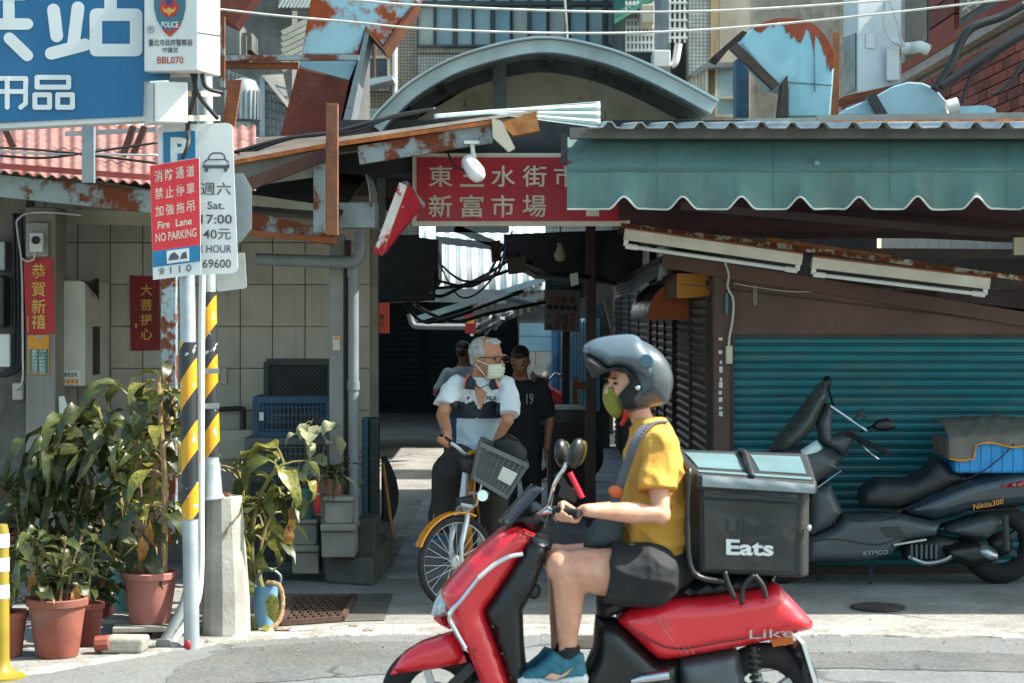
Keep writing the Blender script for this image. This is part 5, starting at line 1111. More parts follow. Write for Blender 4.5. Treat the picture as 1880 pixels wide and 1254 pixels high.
MB().beam(P(1495, 95, 15.19), P(1496, 168, 15.19), .004, .008).obj('seam', darkm, rd); MB().beam(P(1446, 151, 15.19), P(1528, 157, 15.19), .004, .006).obj('seam', darkm, rd)
MB().beam(P(1535, 60, 15.5), P(1533, 214, 15.5), .05, .04).obj('side_angle', rusty, rd)
dd = thing('duct_dome', (px2x(1640, 15.4), 15.6, z_at(216, 15.4)), 'low pale blue duct dome with a black strap behind the roof', 'duct')
m = MB(); m.slab([(1540, 212), (1552, 200), (1600, 180), (1640, 158), (1668, 150), (1695, 152), (1720, 164), (1738, 186), (1742, 212)], 15.4, .6); m.obj('casing', mat('duct_teal2', '86a9b6', '769aa7', scale=1.6, rough=.5, dirt=.25), dd, bevel=.012)
m = MB(); m.slab([(1592, 178), (1606, 168), (1633, 214), (1612, 214)], 15.36, .1); m.obj('strap', blackm, dd)
m = MB(); m.slab([(1748, 196), (1810, 193), (1828, 200), (1828, 208), (1748, 208)], 15.3, .3); m.obj('side_duct', tealw, dd)
m = MB(); m.lathe([(.055, 0), (.06, .09), (.052, .09), (.047, 0)], 16, P(1738, 198, 15.2), (0, R(75), 0), caps=False); m.obj('pipe_end', whitep, dd, smooth=40)
# split air conditioner outdoor unit
ac = thing('air_conditioner', (px2x(1600, 16.4), 16.6, z_at(182, 16.4)), 'tall white outdoor air conditioner unit above the duct dome', 'air conditioner')
foot([(1548, 16.75), (1574, 16.4), (1655, 16.45), (1640, 16.95)], z_at(172, 16.4), z_at(-120, 16.4)).obj('casing', mat('ac_white', 'd0d4d4', 'c2c6c6', scale=3, rough=.45, dirt=.25), ac, bevel=.012)
foot([(1549, 16.70), (1570, 16.41), (1571, 16.43), (1551, 16.73)], z_at(165, 16.4), z_at(60, 16.4)).obj('fan_grille', galv, ac)
m = MB(); m.rect(1590, 60, 1606, 88, 16.395, .01); m.obj('service_plate', whitep, ac)
m = MB(); m.rect(1628, 84, 1652, 148, 16.36, .05); m.obj('valve_cover', whitep, ac, bevel=.012)
m = MB(); m.prism([V(px2x(1548, 16.5), 16.4, z_at(178, 16.5)), V(px2x(1668, 16.5), 16.4, z_at(152, 16.5)), V(px2x(1668, 16.5), 16.9, z_at(152, 16.5)), V(px2x(1548, 16.5), 16.9, z_at(178, 16.5))], (0, 0, -.05)); m.obj('bracket', rusty, ac)
m = MB(); m.tube(curve_pts([P(1652, 90, 16.4), P(1676, 88, 16.4), P(1690, 86, 16.3), P(1704, 92, 16.3)], 4), .05, 8); m.obj('insulation', whitep, ac, smooth=True)
for i, (a, b_, c_, d_) in enumerate((((1625, -10), (1622, 40), (1634, 72), (1655, 84)), ((1632, 0), (1648, 45), (1652, 66), (1660, 86)))):
    cable('unit_pipe', [P(*a, 16.3), P(*b_, 16.3), P(*c_, 16.3), P(*d_, 16.3)], .012, cablew, ['left', 'right'][i] + ' thin white pipe hanging over the tall air conditioner', n=5)
# brick building: the wall runs away from us on the right, at X = 4.5
bb = thing('brick_building', (4.9, 19.5, 2.0), 'red brick building with pale joints running back at the upper right', 'building')
bx = 4.5
mortar = mat('mortar', 'b5aca2', '9a9188', scale=6, rough=.9, dirt=.3)
brk = [mat('brick_red', '9c4a3a', '86402f', scale=12, rough=.8, dirt=.3, bump=.25), mat('brick_dark', '7d3a30', '6a3028', scale=12, rough=.8, dirt=.3, bump=.25), mat('brick_orange', 'ab5a45', '94503c', scale=12, rough=.8, dirt=.25, bump=.25)]
m = MB(); m.mm((bx + .02, 15.5, 2.2), (bx + .6, 24, 5.6)); m.obj('wall_core', mortar, bb)
brmes = []
for m_ in brk: b = MB(); b.box((0, 0, 0), (.05, .285, .088)); me = b.mesh('brick'); me.materials.append(m_); brmes.append(me)
zs = 3.28; nb_ = 0
for r_ in range(12):
    for c_ in range(25):
        y = 16.55 + c_ * .30 + (.15 if r_ % 2 else 0); z = zs + r_ * .1
        if z > 4.36 or y > 24: continue
        inst('brick', brmes[rnd.choice((0, 0, 0, 1, 2))], bb, (bx + rnd.uniform(-.004, .004), y, z)); nb_ += 1
m = MB(); m.mm((bx - .12, 15.5, 4.40), (bx + .02, 26, 4.50)); m.obj('ledge', mortar, bb)
m = MB(); m.mm((bx - .14, 15.5, 4.50), (bx + .02, 26, 4.60)); m.obj('ledge_course', brk[0], bb)
for (y0, y1) in ((21.0, 22.3), (17.6, 19.6)):
    m = MB(); m.mm((bx - .03, y0, 4.66), (bx + .03, y1, 7)); w_ = m.obj('window', dframe, bb); m = MB(); m.mm((bx - .04, y0 + .08, 4.74), (bx - .032, y1 - .08, 7)); m.obj('pane', glassd, w_)
b = MB(); b.box((0, 0, 0), (.05, .285, .088))
for (y0, y1) in ((19.75, 20.9), (16.0, 17.45)):
    for r_ in range(7):
        m = MB(); m.mm((bx - .05, y0, 4.64 + r_ * .2), (bx + .02, y1, 4.82 + r_ * .2)); m.obj('brick_panel', brk[r_ % 2], bb)
m = MB()
for i in range(6): m.beam(V(bx - .35, 16.2 + i * .32, 4.55), V(bx - .35, 16.2 + i * .32, 6), .025, .025)
for j in range(4): m.beam(V(bx - .35, 16.1, 4.6 + j * .3), V(bx - .35, 18, 4.6 + j * .3), .025, .025)
tag(m.obj('window_grille', whitep, bb), kind='stuff')
for i, (pts, r_, l) in enumerate((([(1715, 165), (1745, 120), (1768, 70), (1790, 48), (1840, 30), (1880, 8)], .035, 'thick black hose climbing the brick wall'), ([(1725, 160), (1770, 130), (1815, 100), (1850, 78), (1890, 55)], .04, 'thick bundle of black cables along the brick wall'),
                                ([(1765, 190), (1780, 145), (1795, 125), (1840, 92), (1890, 62)], .015, 'thin black cable branching up the brick wall'), ([(1820, 175), (1850, 155), (1876, 120), (1895, 100)], .015, 'thin black cable at the right edge of the brick wall'))):
    cable('brick_cable', [P(x, y, 15.3) for x, y in pts], r_, cablem, l, n=7)
# pale telephone wires across the street
for pts, l in (([(-200, -60), (403, 17), (640, 40), (800, 54), (1068, 61), (1300, 54), (1600, 27), (2000, -20)], 'lower pale wire sagging across the top of the scene'), ([(300, -40), (654, 0), (800, 11), (1068, 21), (1300, 20), (1568, 5), (2000, -30)], 'upper pale wire sagging across the top of the scene')):
    cable('overhead_wire', [P(x, y, 11.7) for x, y in pts], .0075, cablew, l, n=6)
cable('overhead_wire', [P(1036, -40, 12.8), P(1037, 0, 12.8), P(1040, 40, 12.9), P(1042, 74, 13.3)], .008, cablew, 'white wire dropping onto the crown of the arch', n=6)
for i, pts in enumerate(([(430, 280), (520, 255), (600, 245), (690, 222), (770, 205)], [(440, 286), (540, 252), (650, 240), (720, 214), (800, 200)])):
    cable('roof_cable', [P(x, y, 12.9) for x, y in pts], .014, cablem, ['front', 'rear'][i] + ' black cable lying along the lean-to roof', n=6)
# ---------------------------------------------------------------- plants and pots on the kerb
def leafmat(name, c1, c2, rough=.32, blot=.5):
    m_ = mat(name, c1, c2, scale=16, rough=rough, dirt=.08, bump=.12, bscale=40, lo=.5 - blot * .2, hi=.5 + blot * .25, spec=.5)
    n = m_.node_tree.nodes; L = m_.node_tree.links; b = n['Principled BSDF']; tr = n.new('ShaderNodeBsdfTranslucent'); ms_ = n.new('ShaderNodeMixShader'); ms_.inputs[0].default_value = .3
    L.new(b.inputs['Base Color'].links[0].from_socket, tr.inputs[0]); L.new(b.outputs[0], ms_.inputs[1]); L.new(tr.outputs[0], ms_.inputs[2]); L.new(ms_.outputs[0], n['Material Output'].inputs[0]); return m_
lf_var = leafmat('variegated_leaf', '5d5f24', '8f8b44'); lf_dark = leafmat('dark_leaf', '343a1f', '4a5129', .4); lf_mid = leafmat('mid_leaf', '404922', '525c28', .35)
lf_pale = leafmat('pale_leaf', '8c8f6a', 'b5b592', .45); lf_dry = leafmat('dry_leaf', '9a6a32', 'b98846', .7); stemm = mat('green_stem', '6b6a36', '8a7a48', scale=14, rough=.6, bump=.2); stemw = mat('woody_stem', 'a08460', '7d6446', scale=20, rough=.8, bump=.4)
def leafmesh(name, m_, wl=.38, droop=.5, tip=1.0, fold=.25, wav=.05):
    mb = MB(); nu, nv = 4, 9; ph_ = rnd.uniform(0, 6); wav = rnd.uniform(.05, .22); tw = rnd.uniform(-.3, .3)
    def f(u, v):
        w_ = wl * .5 * (math.sin(math.pi * min(1, v ** .75 * .985 + .015)) ** .8) * (1 - .15 * v)
        y = (u - .5) * 2 * w_; a = droop * v * 1.6
        x = math.sin(a) / max(droop * 1.6, .01) if droop > .02 else v; z = -(1 - math.cos(a)) / max(droop * 1.6, .01) if droop > .02 else 0
        return V(x, y * (1 + .12 * math.sin(v * 14 + ph_)), z + abs(u - .5) * 2 * w_ * fold + wav * math.sin(v * 10 + ph_) * (u - .5) + tw * v * (u - .5) * w_ * 3)
    mb.grid(f, nu, nv); me = mb.mesh(name); me.materials.append(m_); shade(me, True); return me
def leafset(m_, wl, droops): return [leafmesh('leaf', m_, wl * rnd.uniform(.85, 1.15), d) for d in droops for k_ in range(2)]
def put_leaf(me, parent, p, az, pitch, L, roll=0):
    M = Euler((roll, -pitch, az), 'XYZ').to_matrix()
    M = Matrix.Rotation(az, 3, 'Z') @ Matrix.Rotation(-pitch, 3, 'Y') @ Matrix.Rotation(roll, 3, 'X')
    return inst('leaf', me, parent, p, M.to_euler(), (L, L * rnd.uniform(.85, 1.1), L))
pr = random.Random(11)
def plant(name, label, base, stems, meshes, n, L, z0=.35, pitch=(.1, 1.1), r=.014, sm=None, pet=.10, azc=None, azs=math.pi):
    t = thing(name, base, label, 'plant')
    for st_ in stems:
        pts = curve_pts(st_, 5); mb = MB(); k = len(pts)
        mb.tube(pts, [r * (1 - .5 * i / k) for i in range(k)], 8)
        az = pr.uniform(0, 6); pets = []
        for i in range(n):
            f = z0 + (1 - z0) * (i + .5) / n; p = pts[min(k - 1, int(f * (k - 1)))]
            az += 2.4 + pr.uniform(-.4, .4)
            a = az if azc is None else azc + pr.uniform(-azs, azs)
            pt_ = pr.uniform(*pitch); d = V(math.cos(a) * math.cos(pt_), math.sin(a) * math.cos(pt_), math.sin(pt_)); q = p + d * pet * pr.uniform(.6, 1.3)
            mb.tube([p, p.lerp(q, .5) + V(0, 0, .008), q], [r * .45, r * .35, r * .25], 5)
            put_leaf(pr.choice(meshes), t, q, a, pt_ - pr.uniform(.2, .7), L * pr.uniform(.75, 1.2), pr.uniform(-.5, .5))
        mb.obj('stem', sm or stemm, t, smooth=40)
    return t
def pot(name, label, px, py_b, wtop, h, m_, Y=None, rim=True, tilt=0):
    Y = Y or GY(py_b); c = P(px, py_b, Y); rt = wtop / 2 / F * Y; hh = h / F * Y; c.z = max(c.z, 0.004) if Y != GY(py_b) else .006
    t = thing(name, c, label, 'pot'); rot = Euler((0, tilt, 0)).to_matrix()
    prof = [(rt * .66, 0), (rt * .70, hh * .05), (rt * .90, hh * .80), (rt * .92, hh * .86), (rt * 1.0, hh * .87), (rt * 1.02, hh * .98), (rt * .98, hh), (rt * .88, hh * .99), (rt * .86, hh * .85), (.001, hh * .84)]
    m = MB(); m.lathe(prof, 28, c, rot); m.obj('body', m_, t, smooth=35)
    m = MB(); m.lathe([(.001, hh * .845), (rt * .85, hh * .855), (rt * .5, hh * .89), (.001, hh * .88)], 16, c, rot, caps=False); m.obj('soil', mat('soil', '3b2f25', '2a211a', scale=30, rough=1, bump=.6), t, smooth=40)
    return t, c + V(0, 0, hh * .86)
terra = mat('terracotta', '93503f', '7d4235', scale=6, rough=.85, dirt=.6, dscale=5, bump=.2, streak=.2); terrad = mat('dark_terracotta', '6e2f26', '5c2720', scale=4, rough=.8, dirt=.3)
pinkp = mat('pink_pot', 'ab7065', '986056', scale=4, rough=.75, dirt=.3, bump=.1); tealpot = mat('teal_pot', '5f8a86', '4f7a76', scale=4, rough=.7, dirt=.3)
t1, s1 = pot('flower_pot', 'big terracotta pot with a wide rim at the front left', 105, 1206, 112, 108, terra)
t2, s2 = pot('flower_pot', 'small terracotta pot at the left edge beside the yellow road post', 15, 1206, 72, 82, terra)
t3, s3 = pot('flower_pot', 'dark red pot tucked behind the big terracotta pot', 160, 1186, 62, 78, terrad)
t4, s4 = pot('flower_pot', 'red pot standing behind the teal pot', 200, 1135, 55, 80, terrad, Y=11.75)
t5, s5 = pot('flower_pot', 'teal glazed pot behind the pink pot', 236, 1122, 76, 80, tealpot, Y=11.55)
t6, s6 = pot('flower_pot', 'pink plastic pot raised on slabs beside the sign post', 275, 1142, 106, 94, pinkp, Y=11.15)
t7, s7 = pot('flower_pot', 'faded red pot at the back of the plant group on the left', 35, 1015, 66, 34, terra, Y=12.6)
slabm = mat('paving_slab', '9a978d', '7f7c72', scale=5, rough=.9, bump=.3, dirt=.4)
sl_ = thing('slab_stack', (px2x(262, 11.15), 11.15, .005), 'stacked stone slabs under the pink pot', 'slabs')
MB().box((px2x(268, 11.1), 11.15, z_at(1147, 11.15)), (.36, .36, .028), (0, 0, .1)).obj('slab', slabm, sl_, bevel=.005)
MB().box((px2x(252, 11.2), 11.3, z_at(1136, 11.3)), (.36, .3, .026), (0, .02, -.1)).obj('slab', slabm, sl_, bevel=.005)
for x, y in ((225, 11.1), (300, 11.05), (262, 11.4)): MB().mm((px2x(x, y) - .06, y - .04, .005), (px2x(x, y) + .06, y + .06, z_at(1152, 11.15))).obj('brick', mat('dull_brick', '6e4a3c', '573a30', scale=9, rough=.9), sl_, bevel=.004)
bk = G(220, 1200); bt = thing('broken_block', (bk.x, bk.y, .005), 'broken brick edged concrete lump on the kerb in front of the pots', 'rubble')
m = MB(); m.prism([V(bk.x - .10, bk.y - .05, .006), V(bk.x + .13, bk.y - .06, .006), V(bk.x + .14, bk.y + .09, .006), V(bk.x - .08, bk.y + .1, .006)], (.01, .01, .085)); m.obj('concrete', slabm, bt, bevel=.02, seg=3)
m = MB(); m.tube([V(bk.x - .13, bk.y - .02, .055), V(bk.x - .05, bk.y - .02, .06)], [.042, .045], 10); m.obj('brick_end', terra, bt, bevel=.006)
for i, (x, y, s) in enumerate(((300, 1188, .05), (322, 1190, .035), (385, 1182, .03), (250, 1195, .02))):
    m = MB(); m.ell(G(x, y) + V(0, 0, .012), (s, s * .8, s * .5), (rnd.random(), 0, rnd.random()), 7, 5); tag(m.obj('rubble_stone', slabm), ['largest', 'second', 'small', 'tiny'][i] + ' rubble stone on the kerb near the sign post foot', 'rubble')

dv = leafset(lf_var, .36, (.6, 1.0, 1.35, 1.6)) + leafset(lf_mid, .33, (.9, 1.2, 1.5)) + leafset(lf_dark, .34, (1.0, 1.4)); dk_ = leafset(lf_dark, .21, (1.0, 1.4, 1.8)) + leafset(lf_mid, .2, (1.3,)); md_ = leafset(lf_mid, .40, (.5, .9)); sm_ = leafset(lf_dark, .42, (.3, .7)); ml = leafset(lf_mid, .34, (.8, 1.2))
def S(*a): return [P(*p) for p in a]
plant('dumb_cane', 'tall variegated dumb cane with shiny olive leaves in the pink pot', s6, [S((300, 1060, 11.1), (303, 900, 11.05), (296, 790, 11.05), (290, 690, 11.05)), S((262, 1062, 11.2), (258, 950, 11.2), (248, 800, 11.2), (240, 715, 11.2)), S((285, 1062, 11.2), (280, 900, 11.25), (305, 780, 11.2), (318, 720, 11.2))], dv, 22, .29, z0=.2, r=.022, sm=stemw)
plant('dracaena', 'dark drooping dracaena with long hanging leaves behind the pots', s5, [S((236, 1060, 11.6), (225, 940, 11.6), (200, 820, 11.6), (180, 750, 11.6)), S((220, 1060, 11.7), (180, 930, 11.7), (150, 820, 11.7), (120, 775, 11.7)), S((150, 1060, 11.9), (120, 950, 11.8), (110, 850, 11.8), (90, 800, 11.8))], dk_, 20, .42, z0=.2, r=.016, pitch=(.2, 1.0), pet=.06)
plant('leafy_shrub', 'low dark leafy shrub growing in the big terracotta pot', s1, [S((x, 1112, Y), (x2, 1050, Y), (x3, 985, Y)) for x, x2, x3, Y in ((90, 80, 60, 10.5), (110, 115, 120, 10.45), (100, 100, 90, 10.6), (120, 130, 150, 10.5), (80, 60, 40, 10.4))], sm_ + ml, 10, .18, z0=.2, r=.010, sm=stemw, pet=.04)
plant('leafy_shrub', 'bushy dark shrub filling the gap above the small left pot', s2, [S((15, 1130, 10.5), (25, 1060, 10.5), (40, 985, 10.5)), S((20, 1130, 10.6), (5, 1050, 10.6), (-10, 990, 10.6))], sm_ + ml, 10, .17, z0=.1, r=.010, pet=.04)
plant('leafy_shrub', 'dense dark shrub growing from the dark red pot', s3, [S((160, 1115, 11.0), (165, 1060, 11.0), (175, 1000, 11.0)), S((165, 1115, 11.1), (190, 1070, 11.1), (200, 1040, 11.1)), S((155, 1115, 11.1), (140, 1060, 11.1), (130, 1020, 11.1))], sm_, 13, .18, z0=.1, r=.009, pet=.03)
plant('leafy_shrub', 'thin leafy stems rising from the faded red pot at the left edge', s7, [S((35, 985, 12.6), (30, 940, 12.6), (20, 890, 12.6)), S((40, 985, 12.6), (55, 930, 12.6), (70, 880, 12.6))], sm_, 12, .18, z0=.1, r=.008, pet=.03)
plant('leafy_shrub', 'straggly shrub between the teal pot and the red pot', s4, [S((200, 1060, 11.75), (205, 1000, 11.75), (215, 940, 11.75)), S((195, 1060, 11.75), (170, 1000, 11.75), (160, 960, 11.75))], dk_, 12, .26, z0=.1, r=.01, pet=.03)
plant('dracaena', 'dark dracaena with ribbon leaves hanging over the big terracotta pot', s1 + V(0, .6, 0), [S((95, 1060, 11.6), (85, 950, 11.6), (95, 850, 11.5), (110, 790, 11.5)), S((70, 1060, 11.8), (60, 980, 11.8), (65, 900, 11.7), (75, 850, 11.7)), S((130, 1060, 11.7), (140, 940, 11.6), (160, 860, 11.5), (175, 800, 11.5))], dk_, 17, .36, z0=.25, r=.014, pet=.05)
for (x, y, az) in ((262, 985, -1.2), (275, 955, -2.0), (140, 1075, -1.5), (60, 1050, -1.8)): o = inst('dry_leaf', leafset(lf_dry, .3, (.9,))[0], bpy.data.objects['dumb_cane'], P(x, y, 11.0 if x > 200 else 10.4), (0, 1.3, az), (.2, .2, .2))
# plant right of the pole, in a pale blue bucket
bkt = thing('bucket', G(487, 1152), 'pale blue plastic bucket half hidden by the leaning plant', 'bucket'); cB = G(487, 1150)
m = MB(); m.lathe([(.06, .005), (.075, .22), (.08, .24), (.072, .24), (.06, .04), (.001, .03)], 20, cB); m.obj('body', mat('bucket_blue', '6f9fbd', '5f8fad', scale=4, rough=.5, dirt=.3), bkt, smooth=40)
m = MB(); m.tube(curve_pts([cB + V(.075, 0, .22), cB + V(.09, -.02, .3), cB + V(0, -.03, .34), cB + V(-.075, 0, .22)], 5), .008, 6); m.obj('handle', galv, bkt, smooth=True)
tl = plant('dumb_cane', 'leaning dumb cane with bright yellow green leaves right of the concrete foot', cB + V(0, 0, .2), [S((478, 1085, 11.5), (462, 1010, 11.5), (470, 930, 11.4), (500, 870, 11.3), (525, 850, 11.3)), S((470, 1085, 11.5), (450, 1000, 11.6), (445, 900, 11.6), (430, 850, 11.5)), S((482, 1085, 11.5), (475, 1040, 11.5), (490, 960, 11.5), (530, 905, 11.4))], dv + ml[:1], 12, .30, z0=.35, r=.018)
m = MB(); m.tube(curve_pts(S((488, 1070, 11.38), (512, 1075, 11.36), (519, 1105, 11.35), (512, 1140, 11.3), (490, 1160, 11.25)), 8), [.013 + .004 * math.sin(i) ** 2 for i in range(33)], 8); m.obj('curved_stem', stemw, tl, smooth=40)
for (x, y, az, pt_, L) in ((455, 1060, -1.2, -1.2, .22), (478, 1010, -1.8, -1.3, .26), (500, 1090, -1.4, -1.4, .2), (462, 1130, -1.5, -1.1, .2), (455, 950, -2.4, -1.2, .28), (560, 880, -.3, -.3, .2), (545, 905, -.9, -1.0, .26), (480, 1150, -.5, -.2, .2)): put_leaf(pr.choice(dv), tl, P(x, y, 11.25), az, pt_, L, .2)
for (x, y, az, pt_, L) in ((530, 960, -1.3, -1.3, .2), (535, 930, -1.0, -1.4, .22)): inst('dry_leaf', leafset(lf_dry, .3, (.8,))[0], tl, P(x, y, 11.3), (0, 1.3, az), (L, L, L))
# ---------------------------------------------------------------- crates, blocks and small pots beside the column
crateb = mat('crate_blue', '24506a', '1d4259', scale=4, rough=.6, dirt=.3); crateg = mat('crate_grey', '565b5c', '474c4d', scale=4, rough=.6, dirt=.35); crated = mat('crate_dark', '2c3133', '23282a', scale=4, rough=.6, dirt=.3); cratet = mat('crate_teal', '1f5668', '194857', scale=4, rough=.6, dirt=.3)
def crate(name, label, x0, y0, x1, y1, Y, depth, m_, nv, nh, diag=False):
    X0, X1 = px2x(x0, Y), px2x(x1, Y); Z0, Z1 = z_at(y1, Y), z_at(y0, Y)
    t = thing(name, ((X0 + X1) / 2, Y, Z0), label, 'crate')
    m = MB()
    for yy in ((Y, Y + depth) if depth > .1 else (Y,)): m.beam(V(X0, yy, Z1), V(X1, yy, Z1), .03, .045); m.beam(V(X0, yy, Z0 + .02), V(X1, yy, Z0 + .02), .025, .04); m.beam(V(X0, yy, Z0), V(X0, yy, Z1), .026, .026); m.beam(V(X1, yy, Z0), V(X1, yy, Z1), .026, .026)
    for xx in ((X0, X1) if depth > .1 else ()): m.beam(V(xx, Y, Z1), V(xx, Y + depth, Z1), .03, .045)
    m.obj('rim', m_, t)
    for xx in (X0, X1): MB().mm((xx - .018, Y - .018, Z0), (xx + .018, Y + .02, Z1)).obj('corner', m_, t)
    m = MB()
    if diag:
        k = nv
        for i in range(-nh, k):
            for sg in (1, -1):
                a = X0 + (X1 - X0) * i / k; b_ = a + (Z1 - Z0)
                lo, hi = max(a, X0), min(b_, X1)
                if hi <= lo: continue
                za, zb2 = Z0 + (lo - a), Z0 + (hi - a)
                if sg < 0: lo, hi = X0 + X1 - lo, X0 + X1 - hi
                m.beam(V(lo, Y + .01 + .004 * sg, za), V(hi, Y + .01 + .004 * sg, zb2), .006, .008)
    else:
        for i in range(1, nv): x = X0 + (X1 - X0) * i / nv; m.mm((x - .004, Y, Z0 + .03), (x + .004, Y + .012, Z1 - .02))
        for j in range(1, nh): z = Z0 + (Z1 - Z0) * j / nh; m.mm((X0, Y + .002, z - .004), (X1, Y + .014, z + .004))
    tag(m.obj('lattice', m_, t), kind='stuff')
    m = MB(); m.mm((X0, Y + depth, Z0), (X1, Y + depth + .015, Z1)); m.mm((X0 + .02, Y + .02, Z0), (X1 - .02, Y + depth - .02, Z0 + .02)) if depth > .1 else None; m.obj('back_panel', m_, t)
    return t
crate('mesh_screen', 'tall rounded wire mesh screen leaning against the tiled wall', 489, 664, 606, 735, 13.95, .04, crated, 14, 9, True)
crate('plastic_crate', 'blue plastic crate stacked on the grey crate beside the column', 469, 734, 604, 803, 13.7, .35, crateb, 18, 5)
crate('plastic_crate', 'grey plastic crate with square holes under the blue crate', 454, 810, 604, 868, 13.55, .45, crateg, 17, 5)
crate('plastic_crate', 'dark wire crate at the bottom of the stack behind the yellow leaves', 446, 880, 540, 1042, 13.3, .4, crated, 12, 12, True)
m = MB(); m.ell(P(545, 772, 13.9), (.2, .12, .10), None, 12, 8); tag(m.obj('sack', mat('burlap', '6a5a4c', '55483c', scale=20, rough=.95, bump=.4), smooth=True), 'brown sack lying inside the blue crate', 'sack')
m = MB(); m.rect(476, 757, 484, 772, 13.68, .003); tag(m.obj('crate_label', whitep), 'white paper label on the blue crate', 'label')
for i, (x0, x1, lab_) in enumerate(((664, 676, 'left'), (678, 694, 'right'))):
    t = thing('louvred_crate', (px2x((x0 + x1) / 2, 13.6), 13.7, .4), lab_ + ' of two teal slatted crates on end beside the downpipe', 'crate')
    MB().rect(x0, 768, x1, 962, 13.6, .2).obj('frame', cratet if i == 0 else crated, t, bevel=.006)
    for k in range(14): MB().rect(x0 + 2, 776 + k * 13, x1 - 2, 782 + k * 13, 13.58, .02).obj('slat', crateb if i == 0 else darkm, t)
m = MB(); m.grid(lambda u, v: P(700 + (24 * math.sin(v * 2.6) + 4) * u, 838 + 118 * v, 13.9 + .2 * u + .03 * math.sin(v * 14)), 8, 14); o = m.obj('hanging_cloth', mat('black_cloth', '1d1e20', rough=.95)); md = o.modifiers.new('s', 'SOLIDIFY'); md.thickness = .02; tag(o, 'dark cloth hanging beside the teal slatted crates', 'cloth')
m = MB(); m.tube([P(703, 850, 13.8), P(722, 990, 13.6)], .012, 8); tag(m.obj('broom_handle', wood), 'thin wooden stick leaning at the alley corner', 'stick')
def blockstack(name, label, rows, Y, d=.3):
    t = thing(name, P((rows[-1][0] + rows[-1][2]) / 2, rows[-1][3], Y), label, 'blocks')
    for (x0, y0, x1, y1, dy) in rows:
        MB().rect(x0, y0, x1, y1, Y + dy, d).obj('block', slabm if dy <= 0 else conc, t, bevel=.012)
    return t
blockstack('block_stack', 'taller stack of ridged concrete blocks in front of the column', [(592, 912, 650, 921, -.03), (596, 921, 648, 962, 0), (588, 963, 654, 976, -.04), (590, 976, 652, 1024, 0)], 13.05)
blockstack('block_stack', 'lower stack of concrete blocks left of the taller stack', [(534, 955, 583, 962, -.03), (535, 962, 582, 1001, 0), (533, 1002, 586, 1014, -.03), (536, 1014, 585, 1054, 0)], 13.25)
tp, sp_ = pot('flower_pot', 'small pink pot on top of the taller block stack', 612, 912, 44, 34, pinkp, Y=13.15)
plant('spider_plant', 'spider plant with thin arching leaves in the small pink pot', sp_, [S((612, 884, 13.15), (612, 870, 13.15), (611, 862, 13.15)), S((616, 884, 13.1), (618, 870, 13.1), (620, 858, 13.1))], leafset(lf_mid, .09, (.9, 1.3)) + leafset(lf_pale, .08, (1.2,)), 13, .26, z0=.1, r=.008, pet=.01, pitch=(.5, 1.2))
tq, sq = pot('flower_pot', 'dark square looking pot behind the red canister', 560, 956, 50, 62, tealpot, Y=13.35)
plant('arrowhead_vine', 'arrowhead vine with pale heart shaped leaves above the block stacks', sq, [S((560, 900, 13.3), (565, 850, 13.2), (560, 800, 13.1), (575, 770, 13.1)), S((565, 900, 13.3), (590, 850, 13.1), (600, 800, 13.1), (625, 780, 13.05)), S((558, 900, 13.3), (550, 870, 13.1), (548, 850, 13.1))], leafset(lf_pale, .75, (.6, 1.0)), 5, .15, z0=.35, r=.006, pet=.06, azc=-1.6, azs=1.3, pitch=(-.3, .6))
rc_ = thing('red_canister', P(582, 942, 13.0), 'slim red canister standing between the block stacks', 'canister')
m = MB(); m.lathe([(.02, 0), (.024, .01), (.024, .16), (.018, .175), (.018, .2), (.022, .205), (.022, .225), (.001, .23)], 16, P(582, 942, 13.0)); m.obj('body', mat('canister_red', 'b81f26', 'a31a20', scale=4, rough=.35), rc_, smooth=40)
m = MB(); m.lathe([(.0245, .12), (.0245, .135)], 16, P(582, 942, 13.0), caps=False); m.obj('band', chrome, rc_)
pp = thing('water_pipe', P(445, 750, 14.3), 'dark water pipe elbow low on the tiled wall behind the poles', 'pipe')
m = MB(); m.tube(curve_pts([P(400, 752, 14.3), P(440, 750, 14.3), P(447, 755, 14.3), P(447, 800, 14.3)], 5), .018, 8); m.obj('pipe', darkm, pp, smooth=40)
m = MB(); m.rect(400, 790, 470, 842, 14.2, .1); tag(m.obj('plaster_board', creamp), 'stained pale board standing at the foot of the tiled wall', 'board')
m = MB(); m.rect(404, 676, 416, 705, 14.36, .03); tag(m.obj('socket_plate', creamp, bevel=.004), 'pale wall socket on the tiled wall right of the poles', 'socket')
